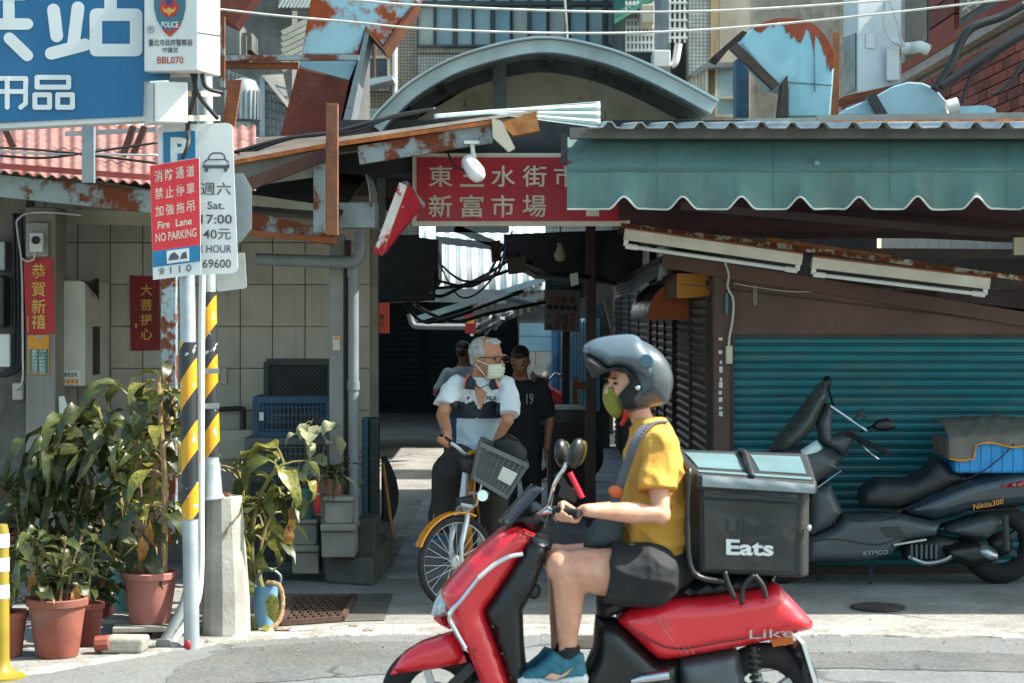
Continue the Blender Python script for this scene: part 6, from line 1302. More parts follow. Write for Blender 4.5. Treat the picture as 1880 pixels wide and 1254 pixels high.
# ---------------------------------------------------------------- vehicles
redpaint = mat('scooter_red', 'dd2430', 'd2202c', scale=1.5, rough=.3, bump=.004, coat=.6, dirt=.10)
blkgloss = mat('scooter_black', '17191b', '121315', scale=2, rough=.35, bump=.01, dirt=.08)
seatm = mat('seat_vinyl', '22262a', '1c2023', scale=3, rough=.55, bump=.08, bscale=160, dirt=.1)
clear = mat('headlamp_glass', 'c8d4d8', 'a9b8bd', scale=6, rough=.08, bump=0, dirt=.05, spec=.8)
amber = mat('amber_lens', 'd9741a', 'c96412', scale=6, rough=.25, bump=0); tailred = mat('tail_lens', 'b3121c', '9c0e17', scale=6, rough=.2, bump=0, coat=.4)
def wheel(par, c, r, w, fwd, rimm, hubr=.06, spokes=0, tyre=.045, nm='wheel', sp=None, disc=True):
    # a wheel standing on z axis plane containing fwd; tyre, rim, hub and spokes
    f = Vector(fwd).normalized(); ax = f.cross(V(0, 0, 1)).normalized(); rot = Matrix((f, V(0, 0, 1), ax)).transposed()
    m = MB(); k = 10; prof = [(r - tyre + tyre * math.cos(2 * math.pi * i / k), w / 2 * math.sin(2 * math.pi * i / k)) for i in range(k + 1)]
    m.lathe(prof, 40, c, rot, caps=False); t = m.obj(nm, rubber, par, smooth=True)
    m = MB(); ri = r - tyre * 1.75; m.lathe([(ri, -w * .28), (ri + tyre * .35, -w * .40), (ri + tyre * .35, w * .40), (ri, w * .28), (ri - .012, 0), (ri, -w * .28)], 40, c, rot, caps=False); m.obj('rim', rimm, t, smooth=40)
    m = MB(); m.lathe([(.012, -w * .7), (hubr * .6, -w * .6), (hubr, -w * .3), (hubr, w * .3), (hubr * .6, w * .6), (.012, w * .7)], 20, c, rot); m.obj('hub', rimm, t, smooth=40)
    m = MB()
    for i in range(spokes):
        a = 2 * math.pi * i / spokes; b_ = a + (.35 if i % 2 else -.35) * (1 if spokes > 12 else 0); s_ = (1 if i % 2 else -1) * w * .35 * (1 if spokes > 12 else 0)
        p = rot @ V(math.cos(b_) * hubr, math.sin(b_) * hubr, s_); q = rot @ V(math.cos(a) * ri, math.sin(a) * ri, 0)
        m.tube([Vector(c) + p, Vector(c) + q], sp or .0016, 5, False) if spokes > 12 else m.beam(Vector(c) + p, Vector(c) + q, .05, .03)
    if spokes: tag(m.obj('spokes', rimm, t), kind='stuff')
    return t
# ---- red scooter
SY = 8.18; WX = (-1, 0, 0)
rs_ = thing('red_scooter', V(px2x(1120, SY), SY, 0), 'red motor scooter ridden across the road with a chrome trimmed front', 'scooter')
wheel(rs_, V(px2x(800, SY), SY, .232), .23, .10, WX, alum, .06, 5, .055)
wheel(rs_, V(px2x(1405, SY), SY, .232), .23, .11, WX, alum, .06, 5, .055)
def puff(nm, pts, w, m_, edge=.05, step=.028, base=.3, Y=SY, par=rs_, **k): return MB().puff(pts, Y, w, edge=edge, step=step, base=base, **k).obj(nm, m_, par, smooth=50)
puff('front_panel', [(952, 969), (983, 983), (940, 1050), (890, 1122), (915, 1190), (955, 1300), (900, 1300), (862, 1205), (830, 1135), (809, 1092), (862, 1030), (917, 983)], .19, redpaint, .06, base=.72)
puff('inner_panel', [(975, 985), (1008, 1000), (986, 1075), (960, 1120), (963, 1200), (975, 1320), (955, 1320), (917, 1190), (890, 1123), (938, 1052)], .20, blkgloss, .04, base=.8)
puff('fender', [(716, 1240), (722, 1228), (740, 1204), (772, 1184), (829, 1166), (846, 1190), (857, 1217), (810, 1228), (772, 1233)], .085, redpaint, .04, base=.6)
puff('headlight', [(790, 1133), (796, 1111), (809, 1090), (842, 1088), (836, 1108), (820, 1136), (800, 1140)], .13, clear, .06)
puff('headlight_bezel', [(795, 1140), (822, 1136), (832, 1150), (826, 1160), (808, 1152)], .10, redpaint, .04)
for (nm, pts, m_, wpx) in (('trim_strip', [(960, 1017), (935, 1022), (912, 1034), (895, 1047), (879, 1061)], whites, 8), ('chrome_trim', [(879, 1061), (850, 1098), (826, 1130), (838, 1160), (855, 1190)], chrome, 9)):
    for sd_ in (-1, 1):
        Yq = SY + sd_ * .194; m = MB(); pp_ = curve_pts([P(x, y, Yq) for x, y in pts], 6); m.tube(pp_, wpx / 2 / F * SY, 8); m.obj(nm, m_, rs_, smooth=40)
puff('steering_cover', [(915, 958), (945, 930), (985, 925), (1010, 945), (1000, 975), (975, 988), (952, 972)], .11, blkgloss, .06)
m = MB(); m.grid(lambda u, v: P(914 + 62 * v + 12 * u * 0, 957 - 68 * v, SY + (u - .5) * .36) + V(.05 * (2 * u - 1) ** 2, 0, -.02 * (2 * u - 1) ** 2), 12, 8)
o = m.obj('windscreen', mat('smoked_screen', '3c4448', '2f363a', scale=3, rough=.12, bump=0, alpha=.75), rs_, smooth=True); md = o.modifiers.new('s', 'SOLIDIFY'); md.thickness = .004
m = MB(); m.tube([P(1062, 943, SY - .36), P(1015, 938, SY - .3), P(975, 945, SY - .12), P(975, 945, SY + .12), P(1012, 938, SY + .3), P(1050, 943, SY + .36)], .013, 10); m.obj('handlebar', chrome, rs_, smooth=40)
for sd_ in (-1, 1):
    m = MB(); m.tube([P(1064, 943, SY + sd_ * .37), P(1018, 938, SY + sd_ * .30)], .019, 12); m.obj('grip', rubber, rs_, smooth=40)
    m = MB(); m.tube([P(1005, 930, SY + sd_ * .28), P(985, 945, SY + sd_ * .34), P(1005, 960, SY + sd_ * .4)], .007, 6); m.obj('brake_lever', blkgloss, rs_, smooth=40)
    m = MB(); m.tube(curve_pts([P(1008, 932, SY + sd_ * .26), P(1018, 890, SY + sd_ * .30), P(1036, 860, SY + sd_ * .33), P(1040, 850, SY + sd_ * .33)], 5), .0075, 8); st2 = m.obj('mirror_stem', chrome, rs_, smooth=40)
    c_ = P(1032 if sd_ > 0 else 1058, 832, SY + sd_ * .34); mir = thing
    m = MB(); m.ell(c_, (.030, .05, .062), (0, .25 if sd_ < 0 else -.1, -.5), 18, 12); mo = m.obj('mirror', blkgloss, rs_, smooth=True)
    m = MB(); m.ell(c_ + V(.019, .01, 0), (.014, .042, .053), (0, .25 if sd_ < 0 else -.1, -.5), 18, 12); m.obj('mirror_glass', mat('mirror_glass', '9a9428', '7a7a30', scale=2, rough=.1, metal=.8, bump=0), mo, smooth=True)
m = MB(); m.tube([P(1046, 868, SY - .2), P(1069, 914, SY - .2)], .012, 10); m.obj('phone_clamp', mat('clamp_red', 'd0283a', 'c02233', rough=.3), rs_, smooth=40)
m = MB(); m.beam(P(1028, 900, SY - .17), P(1060, 912, SY - .17), .03, .05); m.beam(P(1022, 870, SY - .16), P(1045, 905, SY - .16), .03, .03); m.obj('phone_mount', blackm, rs_)
m = MB(); m.tube(curve_pts([P(1010, 950, SY - .2), P(1022, 965, SY - .2), P(1008, 1010, SY - .16)], 5), .006, 6); m.obj('brake_cable', cablem, rs_, smooth=True)
m = MB(); m.ell(P(980, 1085, SY - .15), (.03, .02, .035)); m.obj('bag_hook', blackm, rs_, smooth=True)
puff('floorboard', [(950, 1262), (1090, 1255), (1240, 1215), (1240, 1300), (1090, 1330), (960, 1320)], .16, blkgloss, .05)
puff('lower_body', [(1096, 1138), (1136, 1144), (1210, 1214), (1250, 1210), (1250, 1300), (1050, 1310), (1072, 1240), (1090, 1200)], .15, blkgloss, .07)
puff('seat', [(1097, 1106), (1120, 1096), (1210, 1086), (1300, 1064), (1380, 1052), (1425, 1060), (1412, 1085), (1310, 1099), (1220, 1106), (1155, 1123), (1112, 1143), (1098, 1136)], .15, seatm, .06)
tail = puff('rear_panel', [(1135, 1143), (1156, 1122), (1212, 1102), (1307, 1097), (1400, 1082), (1422, 1071), (1437, 1082), (1473, 1120), (1494, 1143), (1494, 1156), (1458, 1167), (1367, 1189), (1224, 1214), (1207, 1211)], .17, redpaint, .07, base=.6)
for i in range(3):
    m = MB(); m.tube([P(1203 + i * 13, 1134, SY - .171 + .002 * i), P(1252 + i * 11, 1200, SY - .165)], .0035, 6); m.obj('stripe', mat('stripe_pink', 'd86a70', rough=.4), tail, smooth=True)
m = MB(); qz = [P(1376, 1154, SY - .197), P(1458, 1152, SY - .197), P(1458, 1172, SY - .19), P(1376, 1176, SY - .19)]; write(m, 'Like', qz, (0, .1, 1, .85), bold=-.004); m.obj('badge', chrome, tail)
m = MB(); m.tube(curve_pts([P(1150, 1150, SY - .165), P(1230, 1190, SY - .172), P(1330, 1178, SY - .178), P(1440, 1160, SY - .172)], 8), .0028, 6); m.obj('panel_seam', blkgloss, tail, smooth=True)
for x, y in ((905, 1150), (922, 1200), (938, 1245), (868, 1195)): MB().tube([P(x, y, SY - .198), P(x, y, SY - .185)], .006, 8).obj('screw', darkm, rs_)
puff('tail_light', [(1447, 1108), (1462, 1112), (1488, 1146), (1484, 1158), (1470, 1160), (1455, 1135)], .13, clear, .05)
puff('indicator', [(1420, 1180), (1460, 1173), (1463, 1188), (1424, 1194)], .16, amber, .03)
puff('rear_mudguard', [(1445, 1188), (1478, 1180), (1502, 1240), (1512, 1290), (1480, 1290), (1462, 1230)], .08, blackm, .04)
MB().slab([(1472, 1182), (1478, 1180), (1512, 1285), (1504, 1288)], SY - .1, .2).obj('number_plate', whites, rs_)
puff('swing_arm', [(1240, 1212), (1350, 1192), (1362, 1205), (1372, 1260), (1420, 1290), (1380, 1300), (1250, 1262)], .13, mat('engine_grey', '5d6468', '4d5357', scale=5, rough=.45, metal=.5), .05)
m = MB(); m.tube([P(1160, 1251, SY - .15), P(1180, 1246, SY - .16), P(1228, 1239, SY - .16)], [.012, .02, .022], 12); m.obj('exhaust', chrome, rs_, smooth=40)
m = MB(); pts_ = []
for i in range(60): a = i * .62; c_ = P(1383 + 6 * i / 60, 1192 + 70 * i / 60, SY - .13); pts_.append(c_ + V(.022 * math.cos(a), .022 * math.sin(a), 0))
m.tube(pts_, .006, 6); m.tube([P(1383, 1188, SY - .13), P(1389, 1265, SY - .13)], .012, 8); m.obj('shock_absorber', darkm, rs_, smooth=40)
m = MB(); m.beam(P(868, 1222, SY - .06), P(803, 1284, SY - .06), .03, .04); m.obj('fork', darkm, rs_); m = MB(); m.beam(P(868, 1222, SY + .06), P(803, 1284, SY + .06), .03, .04); m.obj('fork', darkm, rs_)
puff('belly', [(862, 1205), (960, 1300), (1250, 1300), (1240, 1330), (940, 1345), (860, 1290)], .09, blkgloss, .04)
# ---- delivery bag
bagm = mat('bag_black', '1d1f1f', '161818', scale=2.2, rough=.6, bump=.35, bscale=16, dirt=.12); reflect = mat('reflective_tape', '8d9799', '6c7678', scale=5, rough=.45, bump=.4, bscale=14, dirt=.2); skytape = mat('pale_tape', '5a787b', '4b676a', scale=3, rough=.7, bump=.25, bscale=18, dirt=.25)
NB, FB = 7.97, 8.40
dg_ = thing('delivery_bag', V(px2x(1380, 8.2), 8.2, z_at(1058, NB)), 'black insulated delivery bag strapped behind the rider', 'bag')
def P3(x, y, f): return P(x, y, NB).lerp(P(x + 4, y - 14, FB), f)
base4 = [(1290, 1050), (1474, 1058)]; top4 = [(1283, 872), (1488, 889)]
pts8 = [P(1272, 1048, NB + .06), P(1292, 1051, NB), P(1470, 1058, NB), P(1480, 1052, NB + .04)]
def bagring(z_, gx):
    a = P(1287 - gx, 1050, NB).x; b_ = P(1474 + gx * .6, 1050, NB).x
    return [V(a, NB, z_), V(b_, NB, z_ - .02), V(b_ + .03, NB + .05, z_ - .02), V(b_ + .03, FB, z_), V(a - .03, FB, z_ + .02), V(a - .035, NB + .06, z_ + .01)]
rings = [bagring(z_at(1052, NB), 0), bagring(z_at(990, NB), 1), bagring(z_at(930, NB), 2), bagring(z_at(880, NB), 3)]
m = MB(); vs_ = [p for r_ in rings for p in r_]; fs2 = [(i * 6 + j, i * 6 + (j + 1) % 6, (i + 1) * 6 + (j + 1) % 6, (i + 1) * 6 + j) for i in range(3) for j in range(6)] + [tuple(range(5, -1, -1)), tuple(18 + j for j in range(6))]
m.add(vs_, fs2); m.obj('body', bagm, dg_, bevel=.012, seg=3)
lid = [(1266, 848), (1308, 874), (1493, 893), (1497, 872), (1446, 838), (1364, 826), (1266, 834)]
tz = z_at(862, NB)
m = MB(); la, lb2_ = P(1284, 880, NB).x - .02, P(1490, 880, NB).x + .02
m.add([V(la, NB - .02, z_at(900, NB)), V(lb2_, NB - .02, z_at(908, NB)), V(lb2_ + .03, FB, z_at(880, NB)), V(la - .06, FB, z_at(872, NB)),
       V(la, NB - .02, z_at(868, NB)), V(lb2_, NB - .02, z_at(884, NB)), V(lb2_ + .03, FB + .01, z_at(846, NB)), V(la - .06, FB + .01, z_at(838, NB))],
      [(3, 2, 1, 0), (4, 5, 6, 7), (0, 1, 5, 4), (1, 2, 6, 5), (2, 3, 7, 6), (3, 0, 4, 7)]); lo_ = m.obj('lid', bagm, dg_, bevel=.015, seg=3)
def lq(u, v): return V(la, NB - .02, z_at(868, NB)).lerp(V(lb2_, NB - .02, z_at(884, NB)), u).lerp(V(la - .06, FB + .01, z_at(838, NB)).lerp(V(lb2_ + .03, FB + .01, z_at(846, NB)), u), v) + V(0, 0, .004)
for (u0, u1) in ((.07, .44), (.56, .93)): m = MB(); m.grid(lambda u, v: lq(u0 + (u1 - u0) * u, .22 + .6 * v) + V(0, 0, .004 * math.sin(v * 3)), 4, 4); m.obj('lid_panel', skytape, lo_, smooth=True)
m = MB(); m.grid(lambda u, v: lq(.04 + .92 * u, .08 * v + .03), 8, 2); m.obj('lid_tape', skytape, lo_)
m = MB(); m.grid(lambda u, v: V(la + .03, NB - .024, 0).lerp(V(lb2_ - .01, NB - .024, 0), u) + V(0, -.006 * abs(math.sin(u * 11) * math.sin(v * 3)), z_at(871 + 17 * u, NB) * (1 - v) + z_at(892 + 13 * u, NB) * v), 24, 4); m.obj('reflective_band', reflect, lo_, smooth=True)
m = MB(); m.tube(curve_pts([lq(.47, .0), lq(.48, .35) + V(0, 0, .025), lq(.5, .65) + V(0, 0, .025), lq(.5, .95)], 5), .012, 8); m.obj('handle', bagm, lo_, smooth=True)
fq = [P(1292, 900, NB - .004), P(1468, 910, NB - .004), P(1462, 1050, NB - .004), P(1294, 1046, NB - .004)]
def fpan(nm, u0, v0, u1, v1, m_, lift): 
    m = MB(); m.grid(lambda u, v: fq[0].lerp(fq[1], u0 + (u1 - u0) * u).lerp(fq[3].lerp(fq[2], u0 + (u1 - u0) * u), v0 + (v1 - v0) * v) + V(0, lift + .014 * noise.noise(V(u * 4, v * 3, 2)) * math.sin(u * 3.14) * math.sin(v * 3.14), 0), 16, 14)
    return m.obj(nm, m_, dg_, smooth=True)
fpan('front_pocket', .0, .12, .97, .99, mat('pocket_vinyl', '2b2d2d', '212323', scale=3, rough=.32, bump=.55, bscale=9), -.004)
fpan('top_strip', .0, -.02, .98, .08, mat('pocket_vinyl', '3a3d3c'), -.004)
m = MB(); write(m, 'Eats', fq, (.23, .60, .74, .80), bold=.03, lift=(0, -.014, 0)); m.obj('lettering', whites, dg_)
m = MB(); write(m, 'Uber', fq, (.23, .34, .76, .54), bold=.015, lift=(0, -.0125, 0)); m.obj('dark_lettering', mat('dark_print', '1c1e1e', '171919', rough=.35), dg_)
m = MB(); m.ell(P(1485, 969, NB + .0), (.012, .012, .014)); m.obj('buckle', chrome, dg_, smooth=True)
for pts in ([(1265, 860), (1262, 960), (1272, 1050), (1330, 1068)], [(1330, 1050), (1338, 1075), (1350, 1100)], [(1385, 1056), (1365, 1078), (1362, 1110)], [(1385, 1056), (1400, 1075), (1406, 1098)]):
    m = MB(); m.tube(curve_pts([P(x, y, NB - .015) for x, y in pts], 5), .012, 6); m.obj('strap', blackm, dg_, smooth=True)
puff('carrier', [(1290, 1058), (1430, 1056), (1425, 1072), (1295, 1078)], .13, blackm, .03)

# ---- black maxi scooter by the shutter
BY = 13.2
ms = thing('black_scooter', V(px2x(1640, BY), BY, 0), 'large black touring scooter parked in front of the teal shutter', 'scooter')
navy = mat('navy_gloss', '2a3842', '22303a', scale=2, rough=.22, coat=.5, dirt=.15); greyp = mat('scooter_grey', '4a5053', '3c4245', scale=2, rough=.4, dirt=.3, dscale=4)
def bp(nm, pts, w, m_, edge=.07, base=.35, Y=BY, step=.022): return MB().puff(pts, Y, w, edge=edge, step=step, base=base).obj(nm, m_, ms, smooth=50)
wheel(ms, V(px2x(1835, BY), BY, .272), .27, .13, WX, mat('dark_rim', '3a3d3f', '2e3133', rough=.4, metal=.5), .08, 5, .07)
wheel(ms, V(px2x(1432, BY), BY, .272), .27, .12, WX, MATS['dark_rim'], .08, 5, .07)
bp('front_fairing', [(1408, 838), (1442, 828), (1505, 816), (1550, 840), (1541, 866), (1490, 897), (1484, 990), (1440, 960), (1400, 900)], .2, greyp, .1)
bp('leg_shield', [(1490, 897), (1527, 884), (1552, 942), (1530, 969), (1484, 992)], .22, greyp, .08)
bp('dash_cover', [(1502, 777), (1520, 740), (1532, 745), (1530, 800), (1568, 790), (1580, 800), (1550, 838), (1510, 815)], .12, greyp, .06)
def wfs(x, z): return 1.0 - .55 * max(0, min(1, (z - z_at(832, BY)) / (z_at(700, BY) - z_at(832, BY))))
m = MB(); m.puff([(1413, 832), (1432, 806), (1479, 746), (1508, 708), (1518, 700), (1525, 704), (1527, 733), (1512, 764), (1500, 790), (1478, 812), (1442, 834)], BY, .21, edge=.11, step=.022, base=.12, wf=wfs)
m.obj('windscreen', mat('smoked_screen2', '4a4c48', '3a3b38', scale=4, rough=.2, bump=.03, dirt=.3, alpha=.72), ms, smooth=60)
m = MB(); m.puff([(1455, 838), (1500, 808), (1512, 822), (1500, 845), (1462, 862)], BY - .13, .05, edge=.04, step=.02); m.obj('headlight', clear, ms, smooth=50)
m = MB(); m.tube([P(1522, 852, BY - .19), P(1545, 864, BY - .18), P(1500, 896, BY - .2)], .006, 6); m.obj('panel_edge', alum, ms, smooth=40)
m = MB(); m.tube(curve_pts([P(1486, 992, BY - .19), P(1540, 990, BY - .205), P(1610, 1000, BY - .205), P(1655, 985, BY - .2)], 6), .005, 6); m.obj('panel_edge', darkm, ms, smooth=40)
for sd_ in (-1, 1):
    off_ = -.32 if sd_ < 0 else .32; dx = 0 if sd_ < 0 else -95
    m = MB(); m.tube([P(1556, 796, BY + off_ * .3), P(1590, 812, BY + off_ * .8), P(1634, 834, BY + off_)] if sd_ < 0 else [P(1556, 796, BY + .1), P(1560, 800, BY + .3), P(1570, 800, BY + .42)], .017, 10); m.obj('grip', rubber, ms, smooth=40)
    if sd_ < 0:
        m = MB(); m.tube(curve_pts([P(1572, 808, BY - .2), P(1590, 824, BY - .28), P(1604, 836, BY - .3), P(1613, 843, BY - .3)], 5), .006, 8); m.obj('brake_lever', chrome, ms, smooth=40)
        m = MB(); m.tube([P(1580, 793, BY - .1), P(1602, 782, BY - .2)], .008, 8); m.obj('mirror_stem', blackm, ms, smooth=40)
        m = MB(); m.puff([(1600, 784), (1612, 771), (1632, 768), (1645, 776), (1644, 786), (1630, 792), (1610, 790)], BY - .22, .035, edge=.04, step=.015, base=.3); m.obj('mirror', blkgloss, ms, smooth=50)
    else:
        m = MB(); m.ell(P(1517, 704, BY + .25), (.035, .05, .055), (0, .3, 0)); m.obj('mirror', blackm, ms, smooth=True)
        m = MB(); m.tube([P(1530, 745, BY + .1), P(1520, 710, BY + .24)], .008, 8); m.obj('mirror_stem', blackm, ms, smooth=40)
m = MB(); m.tube([P(1525, 746, BY - .1), P(1560, 770, BY - .14), P(1592, 792, BY - .18)], .010, 8); m.obj('crossbar', chrome, ms, smooth=40)
m = MB(); m.beam(P(1570, 770, BY - .14), P(1586, 752, BY - .14), .03, .02); m.beam(P(1575, 755, BY - .14), P(1592, 768, BY - .14), .05, .015); m.obj('phone_mount', blackm, ms)
bp('footwell', [(1530, 968), (1552, 948), (1651, 942), (1732, 961), (1721, 987), (1662, 997), (1637, 1024), (1585, 1035), (1479, 1036), (1484, 988)], .2, greyp, .06)
bp('lower_fairing', [(1440, 960), (1484, 985), (1481, 1036), (1470, 1042), (1448, 1010)], .16, blkgloss, .05)
m = MB()
for i in range(5): m.rect(1614 + i * 3, 968 + i * 4, 1652 + i * 3, 970 + i * 4, BY - .205, .01)
tag(m.obj('vent', blackm, ms), kind='stuff')
bp('seat', [(1582, 917), (1585, 903), (1596, 891), (1615, 879), (1670, 881), (1699, 866), (1721, 840), (1735, 846), (1747, 858), (1783, 879), (1710, 914), (1651, 936), (1589, 933)], .17, seatm, .08)
bp('rear_body', [(1651, 942), (1699, 910), (1783, 877), (1880, 858), (1980, 850), (1985, 890), (1900, 930), (1783, 940), (1721, 958)], .2, navy, .09)
bp('tail_light', [(1829, 892), (1850, 882), (1960, 872), (1965, 882), (1890, 897), (1838, 898)], .235, tailred, .02)
bp('airbox', [(1732, 973), (1760, 960), (1820, 943), (1846, 951), (1843, 968), (1820, 991), (1780, 990), (1745, 982)], .17, greyp, .05)
bp('muffler', [(1728, 1002), (1791, 993), (1835, 1012), (1839, 1030), (1783, 1044), (1739, 1031)], .24, blkgloss, .05)
bp('muffler_tip', [(1791, 1000), (1812, 998), (1836, 1013), (1839, 1029), (1815, 1034), (1790, 1022)], .262, alum, .04)
bp('engine', [(1660, 998), (1730, 985), (1800, 1000), (1800, 1035), (1730, 1040), (1665, 1030)], .14, darkm, .05)
m = MB(); m.tube([P(1845, 945, BY - .2), P(1848, 1010, BY - .18)], .022, 10); m.obj('shock_absorber', darkm, ms, smooth=40)
m = MB(); m.beam(P(1601, 1034, BY - .12), P(1597, 1071, BY - .2), .025, .025); m.obj('side_stand', blackm, ms)
m = MB(); write(m, 'KYMCO', [P(1585, 1012, BY - .206), P(1630, 1009, BY - .206), P(1630, 1017, BY - .206), P(1585, 1020, BY - .206)], (0, 0, 1, 1), bold=.01); m.obj('badge', galv, ms)
m = MB(); write(m, 'Nikita300', [P(1787, 926, BY - .208), P(1842, 915, BY - .208), P(1842, 925, BY - .208), P(1787, 936, BY - .208)], (0, 0, 1, 1), bold=.01); m.obj('model_badge', orangep, ms)
m = MB(); m.tube(curve_pts([P(1668, 1022, BY - .15), P(1700, 1034, BY - .17), P(1735, 1028, BY - .2), P(1750, 1018, BY - .22)], 5), .016, 10); m.obj('exhaust_pipe', alum, ms, smooth=40)
for i in range(6): MB().rect(1672 + i * 9, 1000, 1676 + i * 9, 1026, BY - .17, .05).obj('engine_fin', MATS['engine_grey'], ms)
MB().beam(P(1640, 1000, BY - .21), P(1700, 990, BY - .21), .04, .012).obj('foot_peg', alum, ms)
for pts in ([(1590, 934), (1640, 938), (1712, 916), (1782, 882)], [(1652, 944), (1724, 958), (1786, 940), (1880, 932)], [(1492, 898), (1520, 930), (1535, 965)], [(1556, 950), (1600, 958), (1650, 948)]):
    m = MB(); m.tube(curve_pts([P(x, y, BY - .19) for x, y in pts], 6), .004, 6); m.obj('panel_seam', blkgloss, ms, smooth=True)
m = MB(); m.tube(curve_pts([P(1570, 800, BY - .15), P(1556, 830, BY - .2), P(1535, 850, BY - .2)], 5), .006, 6); m.obj('brake_cable', cablem, ms, smooth=True)
puffc = MB().puff([(1790, 870), (1880, 855), (1960, 848), (1960, 862), (1795, 880)], BY, .12, edge=.03, step=.04); puffc.obj('rear_rack', blackm, ms)
# blue crate and its tarp on the rack
bc = thing('blue_crate', P(1810, 862, BY - .1), 'bright blue plastic crate tied on the rear of the black scooter', 'crate')
bcm = mat('crate_bright_blue', '2391cc', '1c84c0', scale=3, rough=.45, dirt=.15)
X0, X1 = px2x(1740, BY), px2x(1866, BY)
m = MB(); m.mm((X0, BY - .22, z_at(864, BY)), (X1 + .2, BY + .22, z_at(800, BY))); m.obj('tub', bcm, bc, bevel=.02, seg=3)
for i in range(7): x = X0 + .03 + i * (X1 - X0) / 6.5; MB().mm((x, BY - .228, z_at(862, BY)), (x + .012, BY - .219, z_at(806, BY))).obj('rib', bcm, bc)
MB().mm((X0 - .012, BY - .235, z_at(812, BY)), (X1 + .21, BY + .235, z_at(803, BY))).obj('rim', bcm, bc, bevel=.006)
tarp = mat('tarp_grey', '6b675f', '57534c', scale=4, rough=.8, bump=.3, bscale=25, dirt=.3)
tp_ = thing('tarp_cover', P(1800, 810, BY - .2), 'grey weathered tarp with orange hem draped over the blue crate', 'tarp')
def tarpf(u, v):
    x = X0 - .05 + (X1 + .26 - X0) * u
    if v < .35: t = v / .35; return V(x, BY - .25 - .01 * math.sin(u * 25) , z_at(812 + (24 if u < .24 else 0) + 4 * math.sin(u * 13), BY) * (1 - t) + z_at(800, BY) * t)
    t = (v - .35) / .65; return V(x, BY - .25 + .5 * t, z_at(800, BY) + .10 * math.sin(min(1, t * 1.6) * 1.57) + .012 * noise.noise(V(u * 9, t * 6, 0)) + .02 * math.sin(u * 3.1))
m = MB(); m.grid(tarpf, 60, 30); o = m.obj('sheet', tarp, tp_, smooth=True); md = o.modifiers.new('s', 'SOLIDIFY'); md.thickness = .006
m = MB(); m.tube([tarpf(i / 60, 0) + V(0, -.004, 0) for i in range(61)], .007, 6); m.obj('hem', orangep, tp_, smooth=True)
m = MB(); m.grid(lambda u, v: V(X0 - .05 - .012 * math.sin(v * 12), BY - .25 + .5 * v, z_at(800, BY) * (1 - u) + z_at(836, BY) * u), 5, 10); m.obj('side_flap', tarp, tp_, smooth=True)
cable('tie_cord', [P(1765, 882, BY - .24), P(1800, 868, BY - .26), P(1835, 842, BY - .26), P(1862, 815, BY - .26)], .005, cablem, 'thin dark cord tying the blue crate to the black scooter', n=5)

# ---- city bicycle
WF = V(-.79, -.61, 0); FD = V(-.12, -.993, 0)      # steered wheel and frame headings
silver = mat('bike_silver', 'c3c7c8', 'b1b5b6', scale=4, rough=.3, metal=.4, bump=0, dirt=.08)
hub = V(px2x(838, 12.08), 12.08, .292); bk_ = thing('city_bicycle', V(hub.x + .25, hub.y + .4, 0), 'silver and orange city bicycle with a grey front basket', 'bicycle')
wheel(bk_, hub, .29, .04, WF, silver, .045, 28, .022, sp=.0018)
rearh = hub - FD * 1.05; rearh.z = .292
wheel(bk_, rearh, .29, .04, FD, silver, .045, 28, .022, sp=.0018)
ax_ = WF.cross(V(0, 0, 1)).normalized()
head = P(855, 872, 12.2); crown = P(848, 930, 12.15)
for s_ in (-1, 1): m = MB(); m.tube(curve_pts([crown + ax_ * s_ * .02, crown + ax_ * s_ * .055 + V(0, 0, -.06), hub + ax_ * s_ * .058 + V(0, 0, .12), hub + ax_ * s_ * .056], 6), [.017] * 12 + [.013] * 7, 10); m.obj('fork_blade', silver, bk_, smooth=40)
m = MB(); m.tube([crown + V(0, 0, -.01), head, P(858, 835, 12.22)], [.026, .024, .018], 14); m.obj('head_tube', silver, bk_, smooth=40)
ft = []
for i in range(12): a = R(22 + i * 8.5); ft.append(hub + (WF * math.cos(a) + V(0, 0, math.sin(a))) * .314)
m = MB()
for p, q in zip(ft[:-1], ft[1:]):
    e = ax_ * .028; m.add([p - e, p + e, q + e, q - e, p - e - (p - hub).normalized() * .012, p + e - (p - hub).normalized() * .012, q + e - (q - hub).normalized() * .012, q - e - (q - hub).normalized() * .012], [(0, 1, 2, 3), (7, 6, 5, 4), (0, 4, 5, 1), (1, 5, 6, 2), (2, 6, 7, 3), (3, 7, 4, 0)])
orange = mat('bike_orange', 'd98a14', 'c97a0c', scale=3, rough=.35, coat=.3, dirt=.06)
m.obj('front_fender', orange, bk_, smooth=30)
bbk = hub - FD * .55; bbk.z = .27; seatp = hub - FD * .75; seatp.z = .80
m = MB(); m.tube(curve_pts([head + V(0, 0, -.04), head.lerp(bbk, .45) + V(0, 0, -.06), bbk], 6), .028, 12); m.obj('frame', orange, bk_, smooth=40)
m = MB(); m.tube([bbk, seatp], .02, 10); m.obj('seat_tube', orange, bk_, smooth=40)
for s_ in (-1, 1): m = MB(); e = FD.cross(V(0, 0, 1)) * s_ * .05; m.tube([bbk + e * .5, rearh + e], .011, 8); m.tube([rearh + e, seatp + V(0, 0, -.15)], .010, 8); m.obj('rear_stay', orange, bk_, smooth=40)
m = MB(); m.ell(seatp + V(0, 0, .03), (.08, .13, .03), (0, 0, math.atan2(FD.y, FD.x) - R(90))); m.obj('saddle', blackm, bk_, smooth=True)
gl = P(807, 800, 12.2); gr = P(925, 815, 12.62)
m = MB(); m.tube(curve_pts([gl, P(838, 820, 12.18), P(860, 836, 12.22), P(890, 828, 12.42), gr], 6), .012, 10); m.obj('handlebar', silver, bk_, smooth=40)
